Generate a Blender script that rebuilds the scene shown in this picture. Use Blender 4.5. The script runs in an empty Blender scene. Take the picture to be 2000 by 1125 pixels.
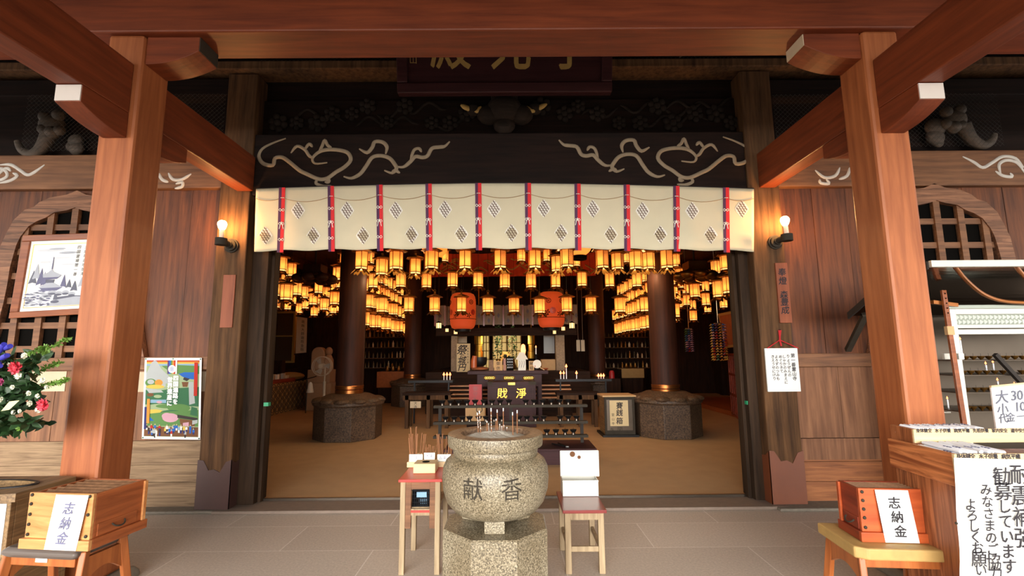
import bpy, bmesh, math, random
from math import sin, cos, pi, radians, atan2, sqrt
from mathutils import Vector, Matrix
random.seed(7)
SC = bpy.context.scene
COL = SC.collection

# ------------------------------------------------------------------ camera, light, exposure
FPX = 930.0                       # focal length in pixels of the 2000 px frame
CAMH = 1.5
CM = (Matrix.Rotation(radians(-0.2), 4, 'Z') @ Matrix.Rotation(radians(97.8), 4, 'X') @ Matrix.Rotation(radians(-0.45), 4, 'Z'))
cd = bpy.data.cameras.new('camera'); cd.sensor_width = 36.0; cd.lens = FPX / 2000 * 36.0; cd.clip_start = 0.05
cam = bpy.data.objects.new('camera', cd); COL.objects.link(cam)
cam.matrix_world = Matrix.Translation((0, 0, CAMH)) @ CM
SC.camera = cam
SKY_BASE, SKY_LOBE = 2.0, 24.0
W = bpy.data.worlds.new('overcast_sky'); SC.world = W; W.use_nodes = True
bg = W.node_tree.nodes['Background']
bg.inputs[0].default_value = (1.0, 0.965, 0.91, 1)
_nt = W.node_tree                  # an overcast sky, brightest low over the open court in front of the porch
_tc = _nt.nodes.new('ShaderNodeTexCoord'); _d = _nt.nodes.new('ShaderNodeVectorMath'); _d.operation = 'DOT_PRODUCT'
_d.inputs[1].default_value = Vector((-0.12, -1.0, 0.22)).normalized()
_c = _nt.nodes.new('ShaderNodeMath'); _c.operation = 'MAXIMUM'; _c.inputs[1].default_value = 0.0
_p = _nt.nodes.new('ShaderNodeMath'); _p.operation = 'POWER'; _p.inputs[1].default_value = 9.0
_m = _nt.nodes.new('ShaderNodeMath'); _m.operation = 'MULTIPLY_ADD'; _m.inputs[1].default_value = SKY_LOBE; _m.inputs[2].default_value = SKY_BASE
_nt.links.new(_tc.outputs['Generated'], _d.inputs[0]); _nt.links.new(_d.outputs['Value'], _c.inputs[0]); _nt.links.new(_c.outputs[0], _p.inputs[0])
_nt.links.new(_p.outputs[0], _m.inputs[0]); _nt.links.new(_m.outputs[0], bg.inputs[1])
SC.view_settings.view_transform = 'Standard'; SC.view_settings.look = 'None'
SC.view_settings.gamma = 1.0; SC.view_settings.exposure = 0.0
SC.view_settings.use_curve_mapping = False
SC.cycles.max_bounces = 6; SC.cycles.diffuse_bounces = 4; SC.cycles.glossy_bounces = 3
SC.cycles.transmission_bounces = 4; SC.cycles.sample_clamp_indirect = 4.0
SC.cycles.caustics_reflective = False; SC.cycles.caustics_refractive = False

def point_lamp(parent, loc, watts, color, r=0.03, name='bulb_or_fill_light'):
    l = bpy.data.lights.new(name, 'POINT'); l.energy = watts; l.color = color; l.shadow_soft_size = r
    o = bpy.data.objects.new(name, l); COL.objects.link(o); o.parent = parent; o.location = loc
    return o

# ------------------------------------------------------------------ pixel <-> place
def ray(u, v):
    return CM.to_3x3() @ Vector(((u - 1000) / FPX, -(v - 562.5) / FPX, -1))
def PX(u, v, D):                  # the point seen at (u, v) on the upright plane D metres ahead
    r = ray(u, v); return Vector((0, 0, CAMH)) + r * (D / r.y)
def GX(u, v, z=0.0):              # the point seen at (u, v) on a level plane
    r = ray(u, v); return Vector((0, 0, CAMH)) + r * ((z - CAMH) / r.z)
def XX(u, v, D): return PX(u, v, D).x
def ZZ(u, v, D): return PX(u, v, D).z
def rect(u0, v0, u1, v1, D):
    a, b, c, d = PX(u0, v0, D), PX(u1, v0, D), PX(u0, v1, D), PX(u1, v1, D)
    return (a.x + c.x) / 2, (b.x + d.x) / 2, (c.z + d.z) / 2, (a.z + b.z) / 2   # x0 x1 z0 z1

# ------------------------------------------------------------------ materials
def lin(c): return c / 12.92 if c <= 0.04045 else ((c + 0.055) / 1.055) ** 2.4
def S(r, g, b): return (lin(r / 255), lin(g / 255), lin(b / 255), 1)
MATS = {}
def _new(name):
    m = bpy.data.materials.new(name); m.use_nodes = True; MATS[name] = m
    nt = m.node_tree; return m, nt, nt.nodes['Principled BSDF']
def plain(name, col, rough=0.6, metal=0.0, var=0.12, scale=12.0, bump=0.0, spec=0.5):
    m, nt, b = _new(name); L = nt.links
    tc = nt.nodes.new('ShaderNodeTexCoord'); n = nt.nodes.new('ShaderNodeTexNoise')
    n.inputs['Scale'].default_value = scale; n.inputs['Detail'].default_value = 4
    L.new(tc.outputs['Object'], n.inputs['Vector'])
    mx = nt.nodes.new('ShaderNodeMix'); mx.data_type = 'RGBA'
    mx.inputs[6].default_value = tuple(c * (1 - var) for c in col[:3]) + (1,)
    mx.inputs[7].default_value = tuple(min(1, c * (1 + var)) for c in col[:3]) + (1,)
    L.new(n.outputs[0], mx.inputs[0]); L.new(mx.outputs[2], b.inputs['Base Color'])
    b.inputs['Roughness'].default_value = rough; b.inputs['Metallic'].default_value = metal
    b.inputs['Specular IOR Level'].default_value = spec
    if bump:
        bp = nt.nodes.new('ShaderNodeBump'); bp.inputs['Strength'].default_value = bump; bp.inputs['Distance'].default_value = 0.01
        L.new(n.outputs[0], bp.inputs['Height']); L.new(bp.outputs[0], b.inputs['Normal'])
    return m
def wood(name, dark, light, axis='Z', rough=0.55, sc=1.0, knots=0.0, bump=0.15, contrast=0.25, spec=0.4):
    m, nt, b = _new(name); L = nt.links
    tc = nt.nodes.new('ShaderNodeTexCoord'); mp = nt.nodes.new('ShaderNodeMapping')
    s = {'X': (0.9, 14, 14), 'Y': (14, 0.9, 14), 'Z': (14, 14, 0.9)}[axis]
    mp.inputs['Scale'].default_value = tuple(x * sc for x in s)
    L.new(tc.outputs['Object'], mp.inputs['Vector'])
    n = nt.nodes.new('ShaderNodeTexNoise'); n.inputs['Scale'].default_value = 1.6; n.inputs['Detail'].default_value = 7
    n.inputs['Roughness'].default_value = 0.6; n.inputs['Distortion'].default_value = 0.4 + knots
    L.new(mp.outputs[0], n.inputs['Vector'])
    big = nt.nodes.new('ShaderNodeTexNoise'); big.inputs['Scale'].default_value = 1.7; big.inputs['Detail'].default_value = 3
    L.new(tc.outputs['Object'], big.inputs['Vector'])
    ad = nt.nodes.new('ShaderNodeMath'); ad.operation = 'MULTIPLY_ADD'; ad.inputs[1].default_value = 0.35
    L.new(big.outputs[0], ad.inputs[0]); L.new(n.outputs[0], ad.inputs[2])
    r = nt.nodes.new('ShaderNodeValToRGB'); e = r.color_ramp.elements
    e[0].position = 0.68 - contrast; e[0].color = dark; e[1].position = 0.68 + contrast; e[1].color = light
    L.new(ad.outputs[0], r.inputs[0]); L.new(r.outputs[0], b.inputs['Base Color'])
    b.inputs['Roughness'].default_value = rough; b.inputs['Specular IOR Level'].default_value = spec
    if bump:
        bp = nt.nodes.new('ShaderNodeBump'); bp.inputs['Strength'].default_value = bump; bp.inputs['Distance'].default_value = 0.01
        L.new(n.outputs[0], bp.inputs['Height']); L.new(bp.outputs[0], b.inputs['Normal'])
    return m
def granite(name, a, c, d, scale=90, rough=0.45):
    m, nt, b = _new(name); L = nt.links
    tc = nt.nodes.new('ShaderNodeTexCoord'); n = nt.nodes.new('ShaderNodeTexNoise')
    n.inputs['Scale'].default_value = scale; n.inputs['Detail'].default_value = 3; n.inputs['Roughness'].default_value = 0.75
    L.new(tc.outputs['Object'], n.inputs['Vector'])
    r = nt.nodes.new('ShaderNodeValToRGB'); e = r.color_ramp.elements
    e[0].position = 0.36; e[0].color = a; e[1].position = 0.66; e[1].color = d
    k = e.new(0.5); k.color = c
    L.new(n.outputs[0], r.inputs[0])
    st = nt.nodes.new('ShaderNodeTexNoise'); st.inputs['Scale'].default_value = 3.0; st.inputs['Detail'].default_value = 4
    L.new(tc.outputs['Object'], st.inputs['Vector'])
    mx = nt.nodes.new('ShaderNodeMix'); mx.data_type = 'RGBA'; mx.blend_type = 'MULTIPLY'; mx.inputs[0].default_value = 0.55
    r2 = nt.nodes.new('ShaderNodeValToRGB'); r2.color_ramp.elements[0].position = 0.35; r2.color_ramp.elements[0].color = (0.55, 0.46, 0.34, 1)
    r2.color_ramp.elements[1].position = 0.6
    L.new(st.outputs[0], r2.inputs[0]); L.new(r.outputs[0], mx.inputs[6]); L.new(r2.outputs[0], mx.inputs[7])
    L.new(mx.outputs[2], b.inputs['Base Color']); b.inputs['Roughness'].default_value = rough
    return m
def glow(name, c1, c2, s, base=(0.35, 0.2, 0.1, 1)):        # lamps and flames; each copy a little different
    m, nt, b = _new(name); L = nt.links
    oi = nt.nodes.new('ShaderNodeObjectInfo')
    mx = nt.nodes.new('ShaderNodeMix'); mx.data_type = 'RGBA'; mx.inputs[6].default_value = c1; mx.inputs[7].default_value = c2
    L.new(oi.outputs['Random'], mx.inputs[0])
    b.inputs['Base Color'].default_value = base; b.inputs['Roughness'].default_value = 0.8
    L.new(mx.outputs[2], b.inputs['Emission Color']); b.inputs['Emission Strength'].default_value = s
    return m

PORCH = dict(dark=S(126, 64, 32), light=S(188, 112, 66))
wood('porch_wood_z', axis='Z', contrast=0.32, bump=0.05, rough=0.5, **PORCH)
wood('porch_wood_x', axis='X', contrast=0.32, bump=0.05, rough=0.5, **PORCH)
wood('porch_wood_y', axis='Y', contrast=0.32, bump=0.05, rough=0.5, **PORCH)
wood('beam_wood_shade_x', S(88, 36, 16), S(136, 64, 32), 'X', 0.5, bump=0.05)  # porch wood darkened, the dimness under the eaves put into its colour
wood('beam_wood_shade_y', S(88, 36, 16), S(136, 64, 32), 'Y', 0.5, bump=0.05)
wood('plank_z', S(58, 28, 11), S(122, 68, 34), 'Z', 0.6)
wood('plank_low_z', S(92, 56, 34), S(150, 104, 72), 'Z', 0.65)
wood('plank_x', S(92, 68, 46), S(164, 136, 104), 'X', 0.7, knots=1.0, bump=0.3)
wood('plank_red_x', S(110, 62, 34), S(176, 112, 66), 'X', 0.6, knots=1.0)
wood('rail_x', S(84, 52, 32), S(146, 100, 66), 'X', 0.6)
wood('column_z', S(48, 31, 19), S(108, 76, 48), 'Z', 0.75, bump=0.3, spec=0.2)
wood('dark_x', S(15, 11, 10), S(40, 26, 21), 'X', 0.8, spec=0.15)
wood('dark_z', S(15, 11, 10), S(40, 26, 21), 'Z', 0.8, spec=0.15)
wood('jamb_z', S(28, 20, 14), S(68, 50, 36), 'Z', 0.75, spec=0.15)
wood('carved', S(20, 17, 15), S(52, 43, 38), 'X', 0.8, spec=0.15)
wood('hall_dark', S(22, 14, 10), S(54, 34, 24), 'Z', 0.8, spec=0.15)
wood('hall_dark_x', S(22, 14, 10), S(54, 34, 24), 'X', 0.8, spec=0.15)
wood('hall_column', S(40, 20, 13), S(74, 38, 24), 'Z', 0.6, spec=0.25)
wood('ceiling_wood', S(30, 18, 12), S(80, 48, 32), 'Y', 0.8, spec=0.15)
wood('box_wood', S(170, 104, 56), S(214, 158, 100), 'X', 0.4, knots=0.8, bump=0.05)
wood('box_wood_dark_y', S(116, 58, 28), S(178, 98, 54), 'Y', 0.4, knots=0.8, bump=0.05)  # darker copy for the box sides, their shade put into the colour
wood('box_red', S(150, 62, 30), S(200, 98, 52), 'X', 0.35, bump=0.05)
wood('box_red_dark_y', S(100, 36, 22), S(158, 66, 40), 'Y', 0.35, bump=0.05)  # red wood darkened likewise, shading the box sides by colour
wood('slat_wood', S(92, 64, 44), S(150, 108, 76), 'Y', 0.6)
wood('stool_wood', S(134, 70, 32), S(184, 108, 56), 'Z', 0.35, bump=0.05)
wood('old_stool', S(110, 88, 62), S(186, 164, 130), 'Z', 0.6, bump=0.2)
wood('stand_y', S(126, 62, 30), S(206, 128, 76), 'Y', 0.45, knots=2.0, sc=0.8, contrast=0.16, bump=0.05)
wood('stand_z', S(104, 54, 28), S(178, 108, 66), 'Z', 0.45, knots=2.0, sc=0.8, contrast=0.16, bump=0.05)
wood('chest_y', S(88, 66, 42), S(160, 128, 88), 'Y', 0.5, knots=2.5, contrast=0.2)
wood('light_board', S(206, 176, 128), S(228, 202, 158), 'X', 0.5, bump=0.0)
wood('frame_wood', S(112, 56, 30), S(160, 92, 52), 'X', 0.35, bump=0.0)
wood('sign_wood', S(120, 60, 34), S(158, 88, 56), 'Z', 0.6)
wood('lacquer', S(44, 22, 26), S(66, 36, 38), 'X', 0.5, bump=0.0, spec=0.2)
wood('incense_wood', S(112, 72, 46), S(156, 106, 70), 'Z', 0.8, bump=0.0)
wood('cusped', S(74, 46, 30), S(156, 108, 78), 'X', 0.6, knots=1.0, contrast=0.2)
granite('granite', S(62, 55, 44), S(128, 117, 94), S(182, 172, 150), scale=130)
granite('granite_dark', S(66, 60, 52), S(140, 130, 112), S(200, 192, 176), rough=0.35)
granite('rim_stain', S(80, 60, 44), S(124, 98, 76), S(150, 126, 104), scale=50)
granite('hall_stone', S(46, 34, 26), S(82, 62, 46), S(110, 88, 66), scale=40, rough=0.6)
plain('foundation', S(120, 112, 100), 0.8, var=0.3, scale=30, bump=0.4)
plain('hall_floor', S(184, 148, 108), 0.75, var=0.15, scale=4, bump=0.05)
plain('sill_stone', S(120, 104, 92), 0.7, var=0.2, scale=20, bump=0.1)
plain('courtyard', S(118, 112, 102), 0.9, var=0.2, scale=6)
plain('copper_sheath', S(72, 48, 44), 0.4, 0.0, var=0.25, scale=5)
plain('copper_brown', S(112, 60, 36), 0.4, 0.0, var=0.2, scale=5)
plain('white_paint', S(214, 204, 196), 0.7, var=0.06)
plain('carving_white', S(140, 124, 102), 0.7, var=0.25, scale=25)
plain('carving_bright', S(206, 200, 192), 0.7, var=0.15, scale=25)
plain('cream_cloth', S(202, 192, 164), 0.9, var=0.06, scale=5)
plain('crest_brown', S(92, 66, 48), 0.9)
plain('white_cloth', S(228, 224, 214), 0.9, var=0.03)
plain('ribbon_red', S(206, 36, 42), 0.8)
plain('ribbon_purple', S(78, 40, 74), 0.8)
plain('cord_tan', S(160, 128, 92), 0.9)
plain('black_iron', S(34, 33, 34), 0.5, 0.6)
plain('dark_metal', S(50, 45, 42), 0.75, 0.0, spec=0.2)
plain('iron_old', S(56, 50, 42), 0.75, 0.0, spec=0.2, var=0.3)
plain('steel', S(206, 208, 210), 0.3, 1.0, var=0.04)
plain('steel_warm', S(104, 94, 84), 0.35, 1.0, var=0.12, scale=6)
plain('steel_mirror', S(150, 140, 132), 0.12, 1.0, var=0.08, scale=3)
plain('aluminium', S(206, 204, 194), 0.4, 0.3, var=0.05)
plain('bronze', S(150, 108, 52), 0.35, 0.9, var=0.25, scale=20)
plain('gold', S(206, 162, 70), 0.3, 1.0, var=0.15)
plain('gold_paint', S(176, 146, 84), 0.6, 0.2, var=0.2, scale=30)
plain('brass_band', S(176, 110, 58), 0.3, 0.9)
plain('paper', S(242, 241, 236), 0.8, var=0.02)
plain('paper_blue', S(226, 232, 230), 0.8, var=0.02)
plain('paper_old', S(206, 184, 142), 0.8, var=0.06)
plain('paper_strip', S(196, 178, 150), 0.85, var=0.1, scale=8)
plain('ink', S(38, 34, 40), 0.8)
plain('ink_blue', S(104, 104, 132), 0.8)
plain('ink_grey', S(98, 100, 114), 0.8)
plain('ink_mid', S(168, 172, 182), 0.8)
plain('ink_pale', S(206, 209, 214), 0.8)
plain('board_white', S(226, 226, 222), 0.5, var=0.02)
plain('red_paint', S(196, 52, 44), 0.35, var=0.1)
plain('red_dull', S(120, 40, 36), 0.3, var=0.25, scale=16)
plain('red_cord', S(186, 24, 34), 0.7)
plain('black', S(14, 12, 10), 0.95, spec=0.05)
plain('black_plastic', S(26, 27, 30), 0.4)
plain('ash', S(176, 168, 154), 0.95, var=0.2, scale=60, bump=0.6)
plain('stick_white', S(226, 222, 214), 0.8)
plain('grey_vinyl', S(92, 82, 76), 0.45, var=0.06)
plain('gold_mat', S(176, 142, 84), 0.6, var=0.2, scale=20, bump=0.2)
plain('candle_wax', S(240, 241, 246), 0.4, var=0.02)
plain('leaf_dark', S(38, 66, 32), 0.5, var=0.3)
plain('leaf_light', S(112, 150, 62), 0.55, var=0.2)
plain('petal_white', S(232, 232, 214), 0.7)
plain('petal_red', S(206, 60, 76), 0.6)
plain('petal_pink', S(196, 92, 140), 0.6)
plain('petal_blue', S(56, 54, 168), 0.6)
plain('petal_cream', S(226, 216, 160), 0.5)
plain('green_plastic', S(40, 150, 104), 0.4)
plain('cloth_orange', S(150, 84, 44), 0.9, var=0.3, scale=14)
plain('cloth_gold', S(158, 124, 74), 0.85, var=0.15, scale=14)
plain('cloth_dark', S(70, 54, 38), 0.85)
plain('statue_stone', S(158, 128, 100), 0.8, var=0.1, scale=20)
plain('fan_white', S(198, 190, 174), 0.4)
plain('red_board', S(158, 22, 24), 0.5)
plain('dim_cloth', S(136, 126, 112), 0.9, var=0.06)
plain('banner_red', S(206, 70, 40), 0.8, var=0.4, scale=5)
plain('card_tan', S(196, 158, 112), 0.8)
plain('wire', S(52, 50, 46), 0.7)
wood('nosing_wood', S(42, 36, 31), S(98, 84, 72), 'X', 0.7)
plain('fish_wood', S(170, 84, 44), 0.4)
plain('orange_stone', S(190, 160, 96), 0.6)
for nm, c in dict(p_red=(206, 52, 36), p_orange=(238, 160, 62), p_yellow=(244, 208, 92), p_green=(104, 152, 84), p_dgreen=(64, 122, 84), p_lgreen=(176, 196, 150), p_blue=(46, 112, 206), p_lblue=(150, 190, 220), p_purple=(96, 70, 130), p_pink=(232, 178, 196), p_brown=(132, 86, 54), p_navy=(50, 56, 120), p_grey=(196, 202, 202), p_dark=(62, 54, 54), p_skin=(214, 196, 150)).items():
    plain(nm, S(*[int(x * .84) for x in c]), 0.65, var=0.05, spec=0.2)
glow('lantern_paper', (1.0, 0.20, 0.022, 1), (1.0, 0.31, 0.048, 1), 1.55)
m, nt, b = _new('lantern_shade')     # paper lit from inside by the lantern's own bulb
_oi = nt.nodes.new('ShaderNodeObjectInfo'); _mx = nt.nodes.new('ShaderNodeMix'); _mx.data_type = 'RGBA'
_mx.inputs[6].default_value = (1.0, 0.21, 0.03, 1); _mx.inputs[7].default_value = (1.0, 0.30, 0.055, 1); nt.links.new(_oi.outputs['Random'], _mx.inputs[0])
_em = nt.nodes.new('ShaderNodeEmission'); _em.inputs[1].default_value = 0.62; nt.links.new(_mx.outputs[2], _em.inputs[0])
_tl = nt.nodes.new('ShaderNodeBsdfTranslucent'); _tl.inputs[0].default_value = (0.9, 0.62, 0.34, 1)
_ad = nt.nodes.new('ShaderNodeAddShader'); nt.links.new(_em.outputs[0], _ad.inputs[0]); nt.links.new(_tl.outputs[0], _ad.inputs[1])
nt.links.new(_ad.outputs[0], nt.nodes['Material Output'].inputs['Surface'])
glow('lantern_low', (1.0, 0.5, 0.15, 1), (1.0, 0.6, 0.2, 1), 1.8)
glow('bulb_glow', (1.0, 0.5, 0.17, 1), (1.0, 0.5, 0.17, 1), 330)
glow('flame', (1.0, 0.22, 0.07, 1), (1.0, 0.26, 0.08, 1), 5)
glow('lamp_white', (1.0, 0.6, 0.22, 1), (1.0, 0.65, 0.25, 1), 2.5)
glow('red_lantern_paper', (1.0, 0.10, 0.015, 1), (1.0, 0.13, 0.02, 1), 0.3, (0.5, 0.05, 0.02, 1))
glow('gold_light', (1.0, 0.72, 0.25, 1), (1.0, 0.72, 0.25, 1), 0.5)
m, nt, b = _new('green_glass'); b.inputs['Base Color'].default_value = S(214, 224, 210); b.inputs['Roughness'].default_value = 0.15; b.inputs['Transmission Weight'].default_value = 0.5
m, nt, b = _new('bottle_glass'); b.inputs['Base Color'].default_value = S(96, 80, 56); b.inputs['Roughness'].default_value = 0.15; b.inputs['Transmission Weight'].default_value = 0.3

# stone flags of the porch floor: joints from a brick pattern laid level
m, nt, b = _new('porch_flags'); L = nt.links
tc = nt.nodes.new('ShaderNodeTexCoord'); mp = nt.nodes.new('ShaderNodeMapping'); mp.inputs['Location'].default_value = (0.35, -0.215, 0)
br = nt.nodes.new('ShaderNodeTexBrick'); br.inputs['Scale'].default_value = 1.0; br.inputs['Brick Width'].default_value = 1.45
br.inputs['Row Height'].default_value = 0.53; br.inputs['Mortar Size'].default_value = 0.004
br.inputs['Color1'].default_value = S(180, 168, 156); br.inputs['Color2'].default_value = S(192, 180, 168); br.inputs['Mortar'].default_value = S(214, 206, 198)
n = nt.nodes.new('ShaderNodeTexNoise'); n.inputs['Scale'].default_value = 60; n.inputs['Detail'].default_value = 5; n.inputs['Roughness'].default_value = 0.7
mx = nt.nodes.new('ShaderNodeMix'); mx.data_type = 'RGBA'; mx.blend_type = 'OVERLAY'; mx.inputs[0].default_value = 0.5
L.new(tc.outputs['Object'], mp.inputs['Vector']); L.new(mp.outputs[0], br.inputs['Vector']); L.new(tc.outputs['Object'], n.inputs['Vector'])
L.new(br.outputs['Color'], mx.inputs[6]); L.new(n.outputs[0], mx.inputs[7]); L.new(mx.outputs[2], b.inputs['Base Color'])
b.inputs['Roughness'].default_value = 0.5

# ------------------------------------------------------------------ shapes
class MB:
    def __init__(s): s.v = []; s.f = []; s.m = []
    def add(s, vs, fs, mi=0):
        o = len(s.v); s.v += [Vector(p) for p in vs]
        for f in fs: s.f.append([o + i for i in f]); s.m.append(mi)
        return s
    def obox(s, o, a, b, c, mi=0):
        o, a, b, c = Vector(o), Vector(a), Vector(b), Vector(c)
        return s.add([o, o + a, o + a + b, o + b, o + c, o + a + c, o + a + b + c, o + b + c],
                     [(0, 3, 2, 1), (4, 5, 6, 7), (0, 1, 5, 4), (1, 2, 6, 5), (2, 3, 7, 6), (3, 0, 4, 7)], mi)
    def box(s, x0, x1, y0, y1, z0, z1, mi=0):
        return s.obox((x0, y0, z0), (x1 - x0, 0, 0), (0, y1 - y0, 0), (0, 0, z1 - z0), mi)
    def prism(s, pts, d, mi=0):
        n = len(pts); pts = [Vector(p) for p in pts]; d = Vector(d)
        return s.add(pts + [p + d for p in pts], [tuple(range(n))[::-1], tuple(range(n, 2 * n))] + [(i, (i + 1) % n, n + (i + 1) % n, n + i) for i in range(n)], mi)
    def strip(s, A, B, d, mi=0):      # a band between two polylines, d thick
        n = len(A); d = Vector(d); A = [Vector(p) for p in A]; B = [Vector(p) for p in B]
        for i in range(n - 1): s.prism([A[i], A[i + 1], B[i + 1], B[i]], d, mi)
        return s
    def poly(s, pts, mi=0): return s.add(pts, [tuple(range(len(pts)))], mi)
    def tube(s, pts, r, n=8, mi=0, flat=None, closed=False):
        pts = [Vector(p) for p in pts]; k = len(pts); rs = r if isinstance(r, (list, tuple)) else [r] * k
        up = Vector((0, 0, 1)); vs = []; prev = None
        for i, p in enumerate(pts):
            t = (pts[(i + 1) % k] - pts[i - 1]) if closed else (pts[min(i + 1, k - 1)] - pts[max(i - 1, 0)])
            t = t.normalized() if t.length > 1e-9 else Vector((0, 0, 1))
            if prev is None:
                a = t.cross(up); a = t.cross(Vector((1, 0, 0))) if a.length < 1e-3 else a
            else:
                a = prev - t * prev.dot(t); a = t.orthogonal() if a.length < 1e-6 else a
            a.normalize(); prev = a; bb = t.cross(a)
            for j in range(n):
                q = (a * cos(2 * pi * j / n) + bb * sin(2 * pi * j / n)) * rs[i]
                if flat: q = Vector((q.x * flat[0], q.y * flat[1], q.z * flat[2]))
                vs.append(p + q)
        fs = []
        for i in range(k if closed else k - 1):
            for j in range(n):
                a0, a1 = i * n + j, i * n + (j + 1) % n; i2 = (i + 1) % k
                fs.append((a0, a1, i2 * n + (j + 1) % n, i2 * n + j))
        if not closed: fs += [tuple(range(n))[::-1], tuple(range((k - 1) * n, k * n))]
        return s.add(vs, fs, mi)
    def lathe(s, prof, n=24, c=(0, 0, 0), mi=0, a0=0.0, cap=True):
        c = Vector(c); vs = []; fs = []; k = len(prof)
        for r, z in prof:
            for j in range(n):
                a = a0 + 2 * pi * j / n; vs.append(c + Vector((r * cos(a), r * sin(a), z)))
        for i in range(k - 1):
            for j in range(n):
                fs.append((i * n + j, i * n + (j + 1) % n, (i + 1) * n + (j + 1) % n, (i + 1) * n + j))
        if cap: fs += [tuple(range(n))[::-1], tuple(range((k - 1) * n, k * n))]
        return s.add(vs, fs, mi)
    def ball(s, c, r, nu=12, nv=8, mi=0):
        r = r if isinstance(r, (tuple, list)) else (r, r, r); c = Vector(c)
        vs = [c + Vector((0, 0, -r[2]))]; fs = []
        for i in range(1, nv):
            ph = -pi / 2 + pi * i / nv
            for j in range(nu):
                a = 2 * pi * j / nu; vs.append(c + Vector((r[0] * cos(ph) * cos(a), r[1] * cos(ph) * sin(a), r[2] * sin(ph))))
        vs.append(c + Vector((0, 0, r[2]))); e = len(vs) - 1
        for j in range(nu):
            fs.append((0, 1 + (j + 1) % nu, 1 + j)); q = 1 + (nv - 2) * nu
            fs.append((e, q + j, q + (j + 1) % nu))
        for i in range(nv - 2):
            for j in range(nu):
                a0, b0 = 1 + i * nu + j, 1 + i * nu + (j + 1) % nu; fs.append((a0, b0, b0 + nu, a0 + nu))
        return s.add(vs, fs, mi)
    def rod(s, a, b, r, n=8, mi=0): return s.tube([a, b], r, n, mi)
    def beam(s, a, b, w, h, mi=0, up=(0, 0, 1)):   # square bar from a to b
        a, b = Vector(a), Vector(b); t = (b - a).normalized(); x = t.cross(Vector(up))
        if x.length < 1e-4: x = t.cross(Vector((0, 1, 0)))
        x.normalize(); y = x.cross(t)
        return s.obox(a - x * w / 2 - y * h / 2, x * w, y * h, b - a, mi)
    def build(s, name, mats, parent=None, smooth=False, bevel=0.0, local=False):
        me = bpy.data.meshes.new(name)
        off = Vector((0, 0, 0))
        if parent is not None and not local: off = wloc(parent)
        if not s.v: raise ValueError(name)
        me.from_pydata([tuple(p - off) for p in s.v], [], s.f)
        mats = mats if isinstance(mats, (list, tuple)) else [mats]
        for k in mats: me.materials.append(MATS[k])
        me.polygons.foreach_set('material_index', s.m)
        bm = bmesh.new(); bm.from_mesh(me); bmesh.ops.recalc_face_normals(bm, faces=bm.faces)
        bm.to_mesh(me); bm.free()
        if smooth:
            me.shade_smooth(); me.set_sharp_from_angle(angle=radians(45 if smooth is True else smooth))
        o = bpy.data.objects.new(name, me); COL.objects.link(o)
        if parent is not None: o.parent = parent
        if bevel:
            md = o.modifiers.new('edge', 'BEVEL'); md.width = bevel; md.segments = 2; md.limit_method = 'ANGLE'
        return o
def wloc(o):
    p = Vector((0, 0, 0))
    while o is not None: p += o.location; o = o.parent
    return p
def tag(o, label, cat, group=None, kind=None):
    o['label'] = label; o['category'] = cat
    if group: o['group'] = group
    if kind: o['kind'] = kind
    return o
def thing(name, label, cat, loc=(0, 0, 0), rz=0.0, group=None):
    o = bpy.data.objects.new(name, None); COL.objects.link(o); o.location = loc; o.rotation_euler = (0, 0, rz)
    o.empty_display_size = 0.1
    return tag(o, label, cat, group)
def struct(name, mb, mats, bevel=0.0, parent=None):
    o = mb.build(name, mats, parent=parent, bevel=bevel)
    if parent is None: o['kind'] = 'structure'
    return o
def copy_tree(o, parent=None):
    c = o.copy(); COL.objects.link(c)
    if parent is not None: c.parent = parent
    for ch in list(o.children): copy_tree(ch, c)
    return c
def base_pt(x, y, z): return Vector((x, y, z))
ORD = 'zeroth first second third fourth fifth sixth seventh eighth ninth tenth eleventh twelfth thirteenth fourteenth fifteenth sixteenth seventeenth eighteenth nineteenth twentieth'.split()
ORD += ['twenty-' + w for w in ORD[1:10]] + ['thirtieth'] + ['thirty-' + w for w in ORD[1:10]]

_glyph = {}
def glyphs(ch):
    if ch not in _glyph:
        c = bpy.data.curves.new('t', 'FONT'); c.body = ch; c.size = 1; c.resolution_u = 2
        o = bpy.data.objects.new('t', c); COL.objects.link(o)
        me = bpy.data.meshes.new_from_object(o.evaluated_get(bpy.context.evaluated_depsgraph_get()))
        _glyph[ch] = ([v.co.copy() for v in me.vertices], [tuple(p.vertices) for p in me.polygons])
        bpy.data.objects.remove(o); bpy.data.curves.remove(c); bpy.data.meshes.remove(me)
    return _glyph[ch]
def ink(mb, ch, o, ax, ay, size, sizey=None, mi=0, bold=0.0, slant=0.0, wob=0.0):
    """one character centred on o, in the plane of ax, ay (unit vectors)"""
    vs, fs = glyphs(ch); o, ax, ay = Vector(o), Vector(ax), Vector(ay); sy = sizey or size
    nrm = ax.cross(ay)
    for dx, dy, dz in ([(0, 0, 0)] if not bold else [(-bold, 0, 0), (bold, 0, .0002), (0, bold, .0004), (0, -bold, .0006)]):
        P = []
        for p in vs:
            x, y = p.x - 0.5, p.y - 0.38
            x += slant * y + (wob * sin(9 * y + 3 * x) if wob else 0)
            P.append(o + ax * ((x + dx) * size) + ay * ((y + dy) * sy) + nrm * dz)
        mb.add(P, fs, mi)
def column_text(mb, text, top, ax, ay, size, step=None, sizey=None, **k):
    step = step or size * 1.05; top = Vector(top); ay = Vector(ay)
    for i, ch in enumerate(text):
        if ch.strip(): ink(mb, ch, top - ay * (step * (i + 0.5)), ax, ay, size, sizey, **k)
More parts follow.
